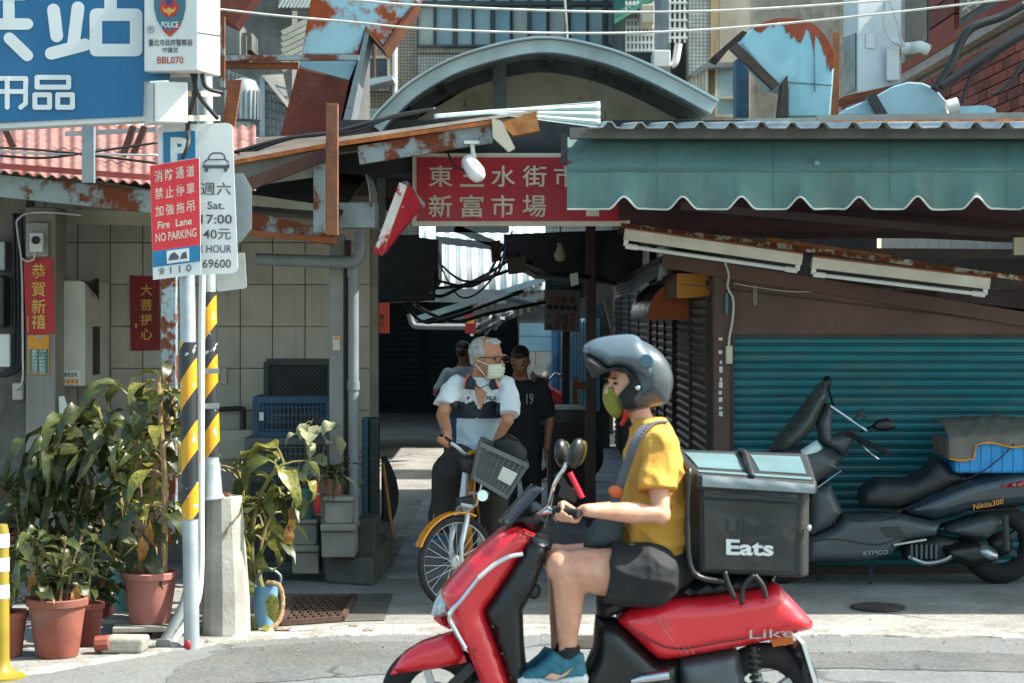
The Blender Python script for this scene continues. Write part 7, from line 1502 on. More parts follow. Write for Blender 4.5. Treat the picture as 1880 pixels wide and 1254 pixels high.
for p, q in ((gl, P(828, 813, 12.18)), (gr, P(912, 819, 12.55))): m = MB(); m.tube([p, q], .018, 10); m.obj('grip', rubber, bk_, smooth=40)
m = MB(); m.puff([(842, 842), (858, 836), (878, 838), (880, 860), (866, 872), (846, 866)], 12.16, .05, edge=.04, step=.02); m.obj('control_box', blackm, bk_, smooth=40)
m = MB(); m.tube([P(862, 832, 12.2), P(884, 828, 12.3)], .014, 8); m.obj('orange_bar', orange, bk_, smooth=40)
m = MB(); m.tube([P(886, 910, 11.95), P(890, 910, 12.0)], .034, 16); m.obj('headlamp', chrome, bk_, smooth=40)
m = MB(); m.tube([P(862, 905, 12.15), P(890, 908, 12.0)], .008, 6); m.tube([P(858, 940, 12.1), P(876, 925, 12.05), P(884, 890, 12.0)], .006, 6); m.tube([P(846, 926, 12.05), P(868, 930, 12.05)], .012, 6); m.obj('lamp_bracket', silver, bk_, smooth=40)
MB().beam(P(838, 922, 12.08), P(868, 917, 12.12), .06, .05).obj('crown_block', darkm, bk_, bevel=.01)
m = MB(); m.tube([hub + ax_ * .09, hub + ax_ * .07], .02, 10); m.obj('axle_nut', blackm, bk_, smooth=40)
for s_ in (-1, 1):
    e = FD.cross(V(0, 0, 1)).normalized() * s_; m = MB(); m.tube([bbk + e * .07, bbk + e * .08 + V(0, 0, .16 * s_) + FD * .05], .012, 8); m.obj('crank', darkm, bk_, smooth=40); MB().box(bbk + e * .13 + V(0, 0, .16 * s_) + FD * .05, (.1, .09, .025), (0, 0, .5)).obj('pedal', blackm, bk_)
# basket: four slatted sides leaning with the handlebar
gy = mat('basket_grey', '565b5d', '4a4f51', scale=4, rough=.55, dirt=.15)
T = [P(881, 815, 11.98), P(968, 855, 12.06), P(962, 842, 12.42), P(886, 806, 12.36)]; Bm = [P(868, 876, 12.02), P(931, 913, 12.08), P(930, 905, 12.36), P(874, 872, 12.34)]
bsk = MB()
for i in range(4): bsk.beam(T[i], T[(i + 1) % 4], .022, .03)
for i in range(4): bsk.beam(Bm[i], Bm[(i + 1) % 4], .02, .025)
for i in range(4): bsk.beam(T[i], Bm[i], .02, .02)
bo = bsk.obj('basket', gy, bk_)
def bside(a, n, h):
    b_ = (a + 1) % 4; m = MB()
    for i in range(1, n): m.beam(T[a].lerp(T[b_], i / n), Bm[a].lerp(Bm[b_], i / n), .006, .010)
    for j in range(1, h): m.beam(T[a].lerp(Bm[a], j / h), T[b_].lerp(Bm[b_], j / h), .004, .0065)
    tag(m.obj('basket_side', gy, bo), kind='stuff')
for a, n, h in ((0, 9, 17), (1, 8, 15), (2, 9, 15), (3, 8, 15)): bside(a, n, h)
m = MB(); m.add([b_ + V(0, 0, .005) for b_ in Bm], [(0, 1, 2, 3)]); m.obj('basket_floor', gy, bo)
m = MB(); m.add([T[0].lerp(T[1], .58).lerp(Bm[0].lerp(Bm[1], .58), .3) + V(0, -.01, 0), T[0].lerp(T[1], .92).lerp(Bm[0].lerp(Bm[1], .92), .3) + V(0, -.01, 0), T[0].lerp(T[1], .92).lerp(Bm[0].lerp(Bm[1], .92), .68) + V(0, -.01, 0), T[0].lerp(T[1], .58).lerp(Bm[0].lerp(Bm[1], .58), .68) + V(0, -.01, 0)], [(0, 1, 2, 3)]); m.obj('basket_label', lb2, bo)
hb_ = thing('black_handbag', P(940, 862, 12.22), 'black bag lying in the bicycle basket', 'bag')
m = MB(); m.puff([(906, 812), (925, 802), (950, 808), (968, 830), (966, 856), (930, 862), (908, 840)], 12.25, .09, edge=.08, step=.03, base=.5); m.obj('body', mat('bag_cloth', '232426', '1a1b1d', scale=4, rough=.8, bump=.15), hb_, smooth=50)
m = MB(); m.tube(curve_pts([P(918, 808, 12.2), P(932, 798, 12.18), P(952, 808, 12.2)], 5), .006, 6); m.obj('strap', blackm, hb_, smooth=True)
# ---------------------------------------------------------------- people
def skin(name, c1, c2):
    m_ = mat(name, c1, c2, scale=16, rough=.48, bump=.12, bscale=160, dirt=.12, dscale=9, lo=.3, hi=.7); b = m_.node_tree.nodes['Principled BSDF']
    b.inputs['Subsurface Weight'].default_value = .12; b.inputs['Subsurface Radius'].default_value = (.02, .008, .004); b.inputs['Subsurface Scale'].default_value = .4; return m_
skin_l = skin('skin_light', 'd9a488', 'c4846a'); skin_o = skin('skin_tanned', 'b9805f', 'a56d4e'); skin_d = skin('skin_shade', '8a5a42', '7a4d38')
def chain(mb, pts, rs, n=12):                                     # rounded limb through joints
    pts = [Vector(p) for p in pts]; mb.tube(pts, rs, n)
    for p, r in zip(pts, rs): mb.ell(p, r * .995, None, n, 8)
    return mb
def headshape(mb, c, fwd, up, s=1.0, neck=None):
    f = Vector(fwd).normalized(); u = (Vector(up) - f * f.dot(Vector(up))).normalized(); r = f.cross(u); M = Matrix((f, r, u)).transposed()
    def at(a, b_, d): return Vector(c) + (f * a + r * b_ + u * d) * s
    def el(a, b_, d, ra, rb, rd, rot=None): mb.ell(at(a, b_, d), (ra * s, rb * s, rd * s), M @ (Euler(rot).to_matrix() if rot else Matrix.Identity(3)), 18, 12)
    el(-.012, 0, .032, .098, .076, .088); el(.03, 0, -.02, .062, .062, .075); el(.045, 0, -.075, .042, .046, .035); el(.0, 0, -.055, .06, .058, .05)
    el(.078, 0, .022, .018, .05, .012)                            # brow
    mb.tube([at(.088, 0, .012), at(.103, 0, -.012), at(.112, 0, -.03), at(.098, 0, -.036)], [.009 * s, .011 * s, .014 * s, .012 * s], 8); el(.1, .012, -.034, .01, .008, .008); el(.1, -.012, -.034, .01, .008, .008)
    el(.086, 0, -.058, .012, .024, .007); el(.083, 0, -.068, .012, .02, .007)                   # lips
    for q in (-1, 1): el(-.005, q * .078, -.008, .018, .008, .03, (0, 0, q * -.35)); el(.07, q * .035, -.028, .02, .02, .02)
    return at, M
def fist(mb, wrist, c, bd, s=1.0, flip=1):                         # a hand closed round a bar
    wrist = Vector(wrist); c = Vector(c); bd = Vector(bd).normalized(); n0 = (wrist - c); n0 = (n0 - bd * n0.dot(bd)).normalized(); t = bd.cross(n0) * flip
    def pt(th, off, r=.033): return c + (n0 * math.cos(R(th)) + t * math.sin(R(th))) * r * s + bd * off * s
    for i, (o, l) in enumerate(((-.033, .9), (-.011, 1.0), (.011, .97), (.032, .85))):
        ps = [pt(35, o, .042), pt(80, o, .037), pt(80 + 62 * l, o, .031), pt(80 + 118 * l, o, .029)]
        chain(mb, ps, [.0115 * s, .0105 * s, .0095 * s, .008 * s], 8)
    chain(mb, [wrist.lerp(c, .35) + bd * -.03 * s, pt(-35, -.035, .04), pt(-85, -.022, .034), pt(-125, -.008, .03)], [.014 * s, .0125 * s, .011 * s, .009 * s], 8)
    mb.loft([(wrist, bd * .026 * s, t * .02 * s), (wrist.lerp(pt(25, 0, .04), .5), bd * .036 * s, t * .02 * s), (pt(28, 0, .042), bd * .043 * s, t * .015 * s)], 14)
    mb.ell(pt(30, 0, .040), (.04 * s, .016 * s, .016 * s), bd.to_track_quat('X', 'Z').to_matrix())
def open_hand(mb, wrist, d, side, s=1.0):                         # relaxed hanging hand
    wrist = Vector(wrist); d = Vector(d).normalized(); side = Vector(side).normalized(); n = d.cross(side)
    k = wrist + d * .085 * s; mb.loft([(wrist, side * .026 * s, n * .018 * s), (wrist + d * .04 * s, side * .037 * s, n * .017 * s), (k, side * .041 * s, n * .013 * s)], 12)
    for i, l in enumerate((.85, 1.0, .95, .75)):
        b_ = k + side * (i - 1.5) * .021 * s; chain(mb, [b_, b_ + (d * .035 + n * .006) * l * s, b_ + (d * .06 + n * .02) * l * s, b_ + (d * .078 + n * .036) * l * s], [.0095 * s, .009 * s, .008 * s, .007 * s], 7)
    b_ = wrist + d * .03 * s - side * .03 * s; chain(mb, [b_, b_ + (d * .03 - side * .016) * s, b_ + (d * .06 - side * .014 + n * .012) * s], [.013 * s, .011 * s, .009 * s], 7)
def wrinkle(a=.006, f=9, axis=None):
    def g(co):
        if axis is not None:
            rd3 = V(co.x - axis.x, co.y - axis.y, 0); rd3 = rd3.normalized() if rd3.length > .01 else rd3
            rg_ = 1 - 2 * abs(noise.noise(V(co.x * 5 + co.z * 7, co.y * 5 - co.z * 4, co.z * 3.2))); co = co + rd3 * (.018 * rg_ * rg_ * (1 if rg_ > 0 else -1))
        n = noise.noise_vector(co * f); return co + V(n.x, n.y, n.z * .4) * a + V(1, 1, 0) * (a * .5 * noise.noise(V(co.x * 22, co.y * 22, co.z * 7)))
    return g
def paint(o, fn):
    off = root_of(o)['_o']
    for p in o.data.polygons: p.material_index = fn(p.center + off)
def pixel(co): return 940 + co.x / co.y * F, HOR + (CAMH - co.z) / co.y * F

# ---- rider
RY = 8.18; NL, FL = 8.02, 8.34
rd_ = thing('person', V(px2x(1200, RY), RY, z_at(1100, RY)), 'delivery rider in a mustard T-shirt, black shorts and flip-up helmet', 'person')
b = MB()
ax = lambda m_: V(m_, 0, 0); ay = lambda m_: V(0, m_, 0)
def sec(x, y, a, d, Y=RY, tilt=0): return (P(x, y, Y), V(a, 0, -tilt * a), V(0, d, 0))
b.loft([sec(1205, 1075, .09, .13), sec(1207, 1045, .125, .165), sec(1204, 985, .118, .145), sec(1205, 930, .11, .14), sec(1206, 880, .10, .15), sec(1203, 830, .075, .15), sec(1194, 800, .058, .11), sec(1184, 782, .05, .055), sec(1172, 755, .052, .055), sec(1165, 725, .05, .055)], 20)
arm_s, arm_e, arm_w = P(1207, 828, NL - .02), P(1212, 944, NL - .10), P(1078, 937, SY - .345)
chain(b, [arm_s, arm_s.lerp(arm_e, .5), arm_e, arm_e.lerp(arm_w, .35), arm_e.lerp(arm_w, .75), arm_w], [.046, .048, .045, .046, .034, .027])
bd = (P(1064, 943, SY - .37) - P(1018, 938, SY - .30)).normalized()
fist(b, arm_w, P(1042, 941, SY - .335), bd, 1.05, -1)
fa_s, fa_e, fa_w = P(1195, 830, FL), P(1180, 930, FL + .1), P(1072, 937, SY + .345); chain(b, [fa_s, fa_e, fa_w], [.055, .043, .028]); fist(b, fa_w, P(1036, 941, SY + .335), (P(1050, 943, SY + .36) - P(1015, 938, SY + .3)), 1.05, 1)
for (Yh, dk, dy) in ((NL, 0, 0), (FL, -8, -14)):
    hip, kn, an = P(1190, 1055 + dy, Yh), P(1038 + dk, 1046 + dy, Yh + (-.02 if dk == 0 else .02)), P(1043 + dk * 2, 1196 + dy * .6, Yh)
    chain(b, [hip, hip.lerp(kn, .45), hip.lerp(kn, .8), kn], [.115, .102, .085, .073]); b.ell(kn + V(-.02, 0, .01), (.062, .06, .07))
    chain(b, [kn + V(.01, 0, -.02), kn.lerp(an, .3) + V(.012, 0, 0), kn.lerp(an, .6) + V(.006, 0, 0), kn.lerp(an, .85), an], [.07, .066, .054, .041, .038])
    chain(b, [an + V(.02, 0, -.02), an + V(-.06, 0, -.09), an + V(-.15, 0, -.105)], [.036, .036, .028])
hc = P(1158, 704, RY); fd = V(-1, -.42, -.05)
at, HM = headshape(b, hc, fd, (0, 0, 1), 1.02)
body = blob('body', b, .0075, skin_l, rd_, 5)
# T-shirt
b = MB(); b.loft([sec(1202, 1022, .137, .172), sec(1202, 1000, .139, .172), sec(1203, 930, .137, .168), sec(1203, 880, .124, .182), sec(1202, 835, .105, .192), sec(1200, 800, .09, .155), sec(1194, 780, .072, .10), sec(1190, 768, .062, .075)], 24)
b.tube([arm_s + V(-.005, .06, .02), arm_s + V(0, .01, .0), arm_s.lerp(arm_e, .3), arm_s.lerp(arm_e, .64)], [.066, .075, .078, .082], 16); b.ell(arm_s + V(0, .01, 0), .078); b.tube([fa_s + V(0, -.06, .02), fa_s, fa_s.lerp(fa_e, .6)], [.065, .074, .078], 16); b.ell(fa_s, .073)
shirt_y = mat('mustard_cotton', 'c4923c', 'b48330', scale=5, rough=.9, bump=.6, bscale=16, dirt=.05)
blob('shirt', b, .008, shirt_y, rd_, 3, wrinkle(.017, 8, P(1203, 900, RY)))
b = MB(); b.loft([sec(1206, 1090, .12, .15), sec(1207, 1050, .145, .18), sec(1206, 1010, .142, .165)], 20)
for (Yh, dk, dy) in ((NL, 0, 0), (FL, -8, -14)): hip, kn = P(1190, 1055 + dy, Yh), P(1038 + dk, 1046 + dy, Yh); b.tube([hip, hip.lerp(kn, .25), hip.lerp(kn, .47)], [.135, .13, .126], 16); b.ell(hip, .134)
blob('shorts', b, .008, mat('black_cotton', '1b1d1f', '141618', scale=4, rough=.8, bump=.1, dirt=.04), rd_, 3, wrinkle(.011, 9, P(1180, 1050, RY)))
# shoe, sock
for Yh, dx, dy in ((NL, 0, 0), (FL, -14, -8)):
    m = MB(); m.puff([(x + dx, y + dy) for x, y in [(954, 1246), (962, 1236), (985, 1228), (1004, 1212), (1014, 1199), (1036, 1206), (1060, 1200), (1072, 1204), (1077, 1230), (1078, 1248), (960, 1252)]], Yh, .052, edge=.04, step=.016, base=.45); sh_ = m.obj('shoe', mat('teal_mesh', '1f5a6a', '2f7484', scale=25, rough=.7, bump=.2, dirt=.1), rd_, smooth=50)
    m = MB(); m.puff([(x + dx, y + dy) for x, y in [(950, 1248), (960, 1244), (1020, 1247), (1076, 1238), (1081, 1246), (1078, 1258), (952, 1260)]], Yh, .056, edge=.02, step=.016, base=.7); m.obj('sole', whites, sh_, smooth=50)
    m = MB(); m.slab([(x + dx, y + dy) for x, y in [(1000, 1245), (1012, 1236), (1030, 1240), (1052, 1226), (1040, 1240), (1020, 1248)]], Yh - .058, .006); m.obj('shoe_logo', mat('peach', 'd9a888', rough=.6), sh_)
    m = MB(); m.tube([P(1046 + dx, 1186 + dy, Yh), P(1046 + dx, 1212 + dy, Yh)], [.043, .046], 14); m.obj('sock', mat('black_cotton', '1b1d1f'), rd_, smooth=40)
# helmet: shell with the chin bar flipped up
hgrey = mat('helmet_grey', '3b4347', '343b3f', scale=2, rough=.38, bump=.02, coat=.25, dirt=.06); hblue = mat('helmet_bluegrey', '4b5a63', '43525b', scale=2, rough=.25, bump=.01, coat=.5, dirt=.05)
def hw(x, z):  # narrower towards the crown
    zt2 = z_at(617, RY); return min(1.0, .45 + 1.1 * math.sqrt(max(0, (zt2 - z) / .34)))
def spoly(pts, n=4):      # the outline rounded through its corners
    k = len(pts); out = []
    for i in range(k):
        a, b_, c_, d_ = [Vector(pts[(i + q) % k]) for q in (-1, 0, 1, 2)]
        for q in range(n): t = q / n; out.append(tuple(.5 * ((2 * b_) + (c_ - a) * t + (2 * a - 5 * b_ + 4 * c_ - d_) * t * t + (3 * b_ - a - 3 * c_ + d_) * t ** 3)))
    return out
m = MB(); m.puff(spoly([(1112, 645), (1135, 628), (1165, 622), (1190, 630), (1212, 645), (1228, 665), (1237, 688), (1238, 708), (1233, 728), (1226, 742), (1200, 748), (1172, 755), (1150, 759), (1139, 748), (1132, 735), (1140, 721), (1155, 711), (1160, 700), (1155, 688), (1140, 680), (1122, 676)]), RY, .135, edge=.13, step=.013, base=.35, wf=hw)
helm = m.obj('helmet', hgrey, rd_, smooth=70)
m = MB(); m.puff(spoly([(1073, 647), (1084, 628), (1116, 618), (1156, 614.5), (1174, 619), (1186, 635), (1198, 650), (1205, 682), (1202, 698), (1189, 700), (1172, 689), (1154, 676), (1133, 672), (1115, 675), (1098, 662)]), RY, .140, edge=.055, step=.012, base=.6, wf=hw)
m.obj('chin_bar', hblue, helm, smooth=70)
m = MB(); m.puff([(1074, 650), (1098, 664), (1114, 677), (1132, 674), (1152, 678), (1160, 690), (1136, 681), (1118, 682), (1106, 686), (1090, 695), (1082, 680)], RY, .137, edge=.02, step=.014, base=.85, wf=hw); m.obj('chin_lining', mat('helmet_lining', '17191a', rough=.95), helm, smooth=40)
m = MB(); m.tube(curve_pts([P(1104, 640, RY - .1), P(1106, 650, RY - .112), P(1114, 662, RY - .12)], 4), .003, 6); m.obj('vent_highlight_line', chrome, helm, smooth=True)  # highlight on the chin bar, drawn as a thin chrome line
m = MB(); m.tube(curve_pts([P(1178, 724, RY - .132), P(1194, 716, RY - .132), P(1204, 708, RY - .128)], 4), .003, 6); m.obj('vent_highlight_line', blackm, helm, smooth=True)
m = MB(); m.tube([P(1187, 663, RY - .13), P(1187, 663, RY - .145)], [.032, .026], 18); m.obj('pivot', mat('pivot_blue', '41606f', '3a5866', rough=.3), helm, smooth=40)
m = MB(); m.ell(P(1171, 712, RY - .128), (.011, .006, .011)); m.obj('rivet', chrome, helm, smooth=True)
m = MB(); m.puff([(1136, 726), (1157, 702), (1150, 686), (1120, 679), (1146, 672), (1180, 700), (1170, 750), (1145, 752)], RY, .118, edge=.03, step=.02, base=.8); m.obj('lining', mat('helmet_lining', '1f2122', rough=.95), helm, smooth=50)
m = MB(); m.tube(curve_pts([P(1150, 752, RY - .06), P(1146, 770, RY - .03), P(1142, 778, RY), P(1150, 766, RY + .05)], 5), .010, 8); m.obj('chin_strap', mat('strap_red', 'c8281f', rough=.6), helm, smooth=True)
olive = mat('olive_mask', '7d7c2a', '6f6f24', scale=9, rough=.85, bump=.1, dirt=0)
m = MB(); m.puff(spoly([(1111, 708), (1122, 704), (1148, 708), (1154, 735), (1146, 758), (1133, 769), (1118, 758), (1108, 735)], 3), RY - .0, .066, edge=.05, step=.016, base=.35); mk = m.obj('face_mask', olive, rd_, smooth=60)
m = MB(); m.puff([(1111, 711), (1120, 703), (1150, 708), (1150, 716), (1120, 713)], RY, .068, edge=.03, step=.016, base=.5); m.obj('mask_edge', whites, mk, smooth=50)
for q in (-1, 1):
    m = MB(); m.ell(at(.086, q * .033, .006), (.008, .013, .006), HM); m.obj('eye', blackm, rd_, smooth=True)
    m = MB(); m.ell(at(.09, q * .034, .026), (.008, .02, .004), HM); m.obj('eyebrow', blackm, rd_, smooth=True)
strapm = mat('strap_grey', '565c66', '4a5059', scale=6, rough=.8)
pb_ = MB(); pp2 = curve_pts([P(1222, 776, RY - .06), P(1195, 778, RY - .13), P(1172, 800, RY - .175), P(1152, 850, RY - .175), P(1136, 900, RY - .17), P(1120, 960, RY - .14)], 6)
for p, q in zip(pp2[:-1], pp2[1:]): pb_.beam(p, q + (q - p) * .12, .008, .036, up=(1, 0, .3))
sb_ = thing('sling_bag', P(1105, 1010, RY - .12), 'dark sling bag with a grey strap worn across the rider’s chest', 'bag')
pb_.obj('strap', strapm, sb_)
m = MB(); m.puff([(1075, 990), (1092, 958), (1128, 944), (1146, 960), (1142, 1000), (1110, 1010), (1072, 1006)], RY - .10, .06, edge=.05, step=.02, base=.4); m.obj('pouch', mat('pouch_teal', '33424a', '2a373e', scale=5, rough=.75, bump=.15), sb_, smooth=50)
m = MB(); m.ell(P(1131, 903, RY - .18), (.032, .016, .026), (0, .4, 0)); m.obj('orange_clip', mat('clip_orange', 'd06a30', 'c05e28', rough=.5), sb_, smooth=True)

# ---- old man on the bicycle
OY = 12.7
om = thing('person', V(px2x(870, OY), OY, .78), 'white haired man in a white and navy polo shirt riding the bicycle', 'person')
b = MB(); s_o = 1.16
b.loft([sec(868, 850, .15, .12, 12.8), sec(868, 830, .17, .125, 12.8), sec(870, 795, .148, .115, 12.76), sec(877, 745, .155, .115, 12.7), sec(882, 712, .175, .10, 12.66), sec(884, 696, .11, .075, 12.64), sec(884, 688, .062, .06, 12.62), sec(888, 665, .058, .06, 12.6)], 20)
gL = P(818, 806, 12.19); gR = P(919, 817, 12.58)
la_, le_, lw_ = P(835, 706, 12.62), P(812, 762, 12.52), P(822, 795, 12.30); chain(b, [la_, la_.lerp(le_, .5), le_, le_.lerp(lw_, .4), lw_], [.052, .046, .042, .040, .029]); fist(b, lw_, gL, P(828, 813, 12.18) - P(807, 800, 12.2), 1.1, -1)
ra_, re_, rw_ = P(930, 708, 12.64), P(932, 772, 12.52), P(915, 802, 12.56); chain(b, [ra_, ra_.lerp(re_, .5), re_, rw_], [.052, .046, .041, .029]); fist(b, rw_ + V(0, .05, .02), gR, P(925, 815, 12.62) - P(912, 819, 12.55), 1.1, 1)
lf = P(793, 975, 12.42)
chain(b, [P(806, 945, 12.42), P(804, 962, 12.42), P(794, 975, 12.36), P(778, 982, 12.30)], [.04, .04, .036, .026]); 
for i in range(5): chain(b, [P(782 + i * 4, 980 - i, 12.32), P(773 + i * 4.5, 986 - i * .5, 12.26)], [.013, .011], 7)
chain(b, [P(905, 980, 12.6), P(902, 1010, 12.55), P(892, 1022, 12.4)], [.04, .038, .028])
ofw = V(.78, -.60, -.06); hco = P(894, 658, 12.58); ato, OM = headshape(b, hco, ofw, (.04, 0, 1), s_o)
blob('body', b, .0085, skin_o, om, 4)
b = MB(); b.loft([sec(868, 828, .175, .135, 12.79), sec(870, 805, .158, .125, 12.77), sec(877, 745, .158, .122, 12.70), sec(882, 714, .172, .106, 12.66), sec(884, 699, .125, .088, 12.64), sec(884, 692, .085, .075, 12.63)], 24)
b.tube([la_ + V(.05, 0, .02), la_ + V(.015, 0, .0), la_.lerp(le_, .3), la_.lerp(le_, .7)], [.06, .066, .070, .076], 14); b.ell(la_ + V(.015, 0, 0), .064); b.tube([ra_ + V(-.05, 0, .02), ra_ + V(-.015, 0, 0), ra_.lerp(re_, .3), ra_.lerp(re_, .85)], [.06, .066, .070, .078], 14); b.ell(ra_ + V(-.015, 0, 0), .064)
polo = [mat('polo_white', 'd3d9da', 'c5cccd', scale=6, rough=.9, bump=.5, bscale=18, dirt=.04), mat('polo_navy', '1c2a38', '17232f', scale=6, rough=.85, bump=.1), mat('polo_side_blue', '1f3f66', '1a3658', scale=6, rough=.85), mat('polo_blue_white', 'b9c9d2', 'adbdc6', scale=6, rough=.85, bump=.1)]
so = blob('shirt', b, .009, polo, om, 4, wrinkle(.010, 8, P(875, 750, 12.72)))
def polof(c):
    x, y = pixel(c)
    if 826 < x < 930 and y > 738 + 2 * math.sin(x * .2) and y < 768 and not (y < 753 and abs(x - 880) < (753 - y) * .6): return 1 if x < 919 else 0
    if (x < 838 and y > 768) or (x > 917 and y > 775 and x < 928): return 2
    if y >= 768 and 836 < x < 919: return 3
    return 0
paint(so, polof)
navy2 = polo[1]; trimo = mat('orange_trim', 'd9612f', rough=.7)
for side, pts in (('l', [(862, 687), (874, 700), (871, 716), (852, 714), (855, 696)]), ('r', [(899, 700), (908, 694), (916, 714), (903, 717), (897, 708)])):
    m = MB(); m.puff(pts, 12.53, .012, edge=.02, step=.012, base=.6); co_ = m.obj('collar', navy2, om, smooth=50)
    e = pts[3:5] + pts[:1] if side == 'l' else pts[1:3]; m = MB(); m.tube([P(x, y, 12.515) for x, y in e], .006, 6); m.obj('collar_trim', trimo, co_, smooth=True)
m = MB(); m.slab([(874, 703), (890, 703), (897, 714), (883, 752), (870, 714)], 12.555, .004); m.obj('neck_opening', skin_o, om)
m = MB(); m.slab([(855, 726), (865, 725), (866, 736), (856, 737)], 12.535, .003); lg = m.obj('chest_logo', whites, om)
m = MB(); wpix(m, 'F', 857.5, 727.5, 863.5, 735, 12.53, bold=.04); m.obj('logo_print', mat('polo_navy', '1c2a38'), lg)
m = MB(); wpix(m, 'FILA', 893, 727, 912, 735, 12.545, bold=.04); m.obj('brand_lettering', navy2, om)
# trousers
b = MB(); b.loft([sec(868, 850, .16, .14, 12.8), sec(868, 826, .182, .142, 12.8), sec(869, 810, .178, .138, 12.78)], 20)
kL = P(822, 868, 12.42); chain(b, [P(850, 840, 12.75), P(838, 850, 12.6), kL], [.115, .112, .105]); chain(b, [kL, P(818, 905, 12.46), P(812, 952, 12.47)], [.10, .094, .086])
kR = P(905, 872, 12.5); chain(b, [P(888, 842, 12.75), kR], [.118, .105]); chain(b, [kR, P(906, 920, 12.58), P(905, 975, 12.62)], [.10, .095, .088])
blob('trousers', b, .010, mat('black_trousers', '2b2a28', '222120', scale=4, rough=.9, bump=.6, bscale=18, dirt=.08), om, 3, wrinkle(.016, 8))
# sandals
for (x, y, Y, nm) in ((788, 978, 12.36, 'left'), (896, 1018, 12.45, 'right')):
    m = MB(); m.loft([(P(x + 18, y - 2, Y + .12) + V(0, 0, -.035), V(.035, .01, 0), V(0, 0, .012)), (P(x, y + 5, Y) + V(0, 0, -.035), V(.048, .02, 0), V(0, 0, .012)), (P(x - 17, y + 10, Y - .1) + V(0, 0, -.03), V(.038, .02, 0), V(0, 0, .010))], 12); sd2 = m.obj('sandal', mat('sandal_blue', '2a6fb0', '2363a0', rough=.6), om, smooth=40)
    m = MB(); m.tube(curve_pts([P(x + 8, y + 4, Y - .06), P(x - 2, y - 7, Y - .02), P(x - 14, y + 2, Y + .02)], 5), .014, 8); m.obj('strap', mat('sandal_blue', '2a6fb0'), sd2, smooth=True)
# hair, glasses, mask
hairw = mat('white_hair', 'b5b1a9', '8f8b84', scale=40, rough=.8, bump=.5, bscale=90, dirt=0)
b = MB(); 
def hel(a, c_, d, ra, rb, rd): b.ell(ato(a, c_, d), (ra * s_o, rb * s_o, rd * s_o), OM, 16, 10)
hel(-.026, 0, .042, .091, .078, .077); hel(-.056, 0, .0, .050, .066, .060); hel(.03, 0, .090, .045, .048, .025)
for q in (-1, 1): hel(-.01, q * .066, .03, .045, .018, .04)
blob('hair', b, .006, hairw, om, 2, lambda c: c + noise.noise_vector(c * 75) * .007)
blackf = mat('spectacle_frame', '2a1d18', '1f1512', rough=.3, bump=0); lens = mat('spectacle_lens', '9fb0b0', '8fa0a0', rough=.05, bump=0, alpha=.25)
gt = MB()
for q in (-1, 1):
    cc = [ato(.108, q * .036 + .027 * math.cos(a * .5236), .004 + .018 * math.sin(a * .5236)) for a in range(13)]; gt.tube(cc, .0035, 6, False); gt.tube([ato(.106, q * .062, .010), ato(.03, q * .080, .008), ato(-.012, q * .082, -.004)], .0035, 6)
gt.tube([ato(.11, -.01, .008), ato(.11, .01, .008)], .003, 6); gl_ = gt.obj('spectacles', blackf, om, smooth=40); gl_['kind'] = 'stuff'
maskc = mat('surgical_mask', 'c3c7ae', 'b4b89f', scale=8, rough=.85, bump=.05, dirt=0)
def mf(u, v):
    a = (u - .5) * 2.0; hh_ = -.022 - .078 * v; rr = .100 - .012 * abs(v - .4) - .03 * max(0, v - .7)
    return ato(rr * math.cos(a) * 1.13 + .004 * math.sin(v * 26), rr * math.sin(a) * .74, hh_ - .008 * abs(a))
m = MB(); m.grid(mf, 18, 14); o = m.obj('face_mask', maskc, om, smooth=True); md = o.modifiers.new('s', 'SOLIDIFY'); md.thickness = .004; md.offset = 1
for q, u in ((-1, 0), (1, 1)):
    for v in (.02, .95): m = MB(); m.tube([mf(u, v), ato(-.012, q * .086, -.01 if v < .5 else -.03)], .0028, 5); m.obj('ear_loop', whites, om, smooth=True)
    m = MB(); m.ell(ato(.084, q * .035, .004), (.009, .013, .006), OM); m.obj('eye', blackm, om, smooth=True)
    m = MB(); m.ell(ato(.094, q * .036, .026), (.008, .02, .004), OM); m.obj('eyebrow', hairw, om, smooth=True)
m = MB(); m.tube(curve_pts([P(868, 700, 12.52), P(880, 712, 12.5), P(896, 706, 12.5)], 6), .003, 5); m.obj('neck_cord', blackm, om, smooth=True)

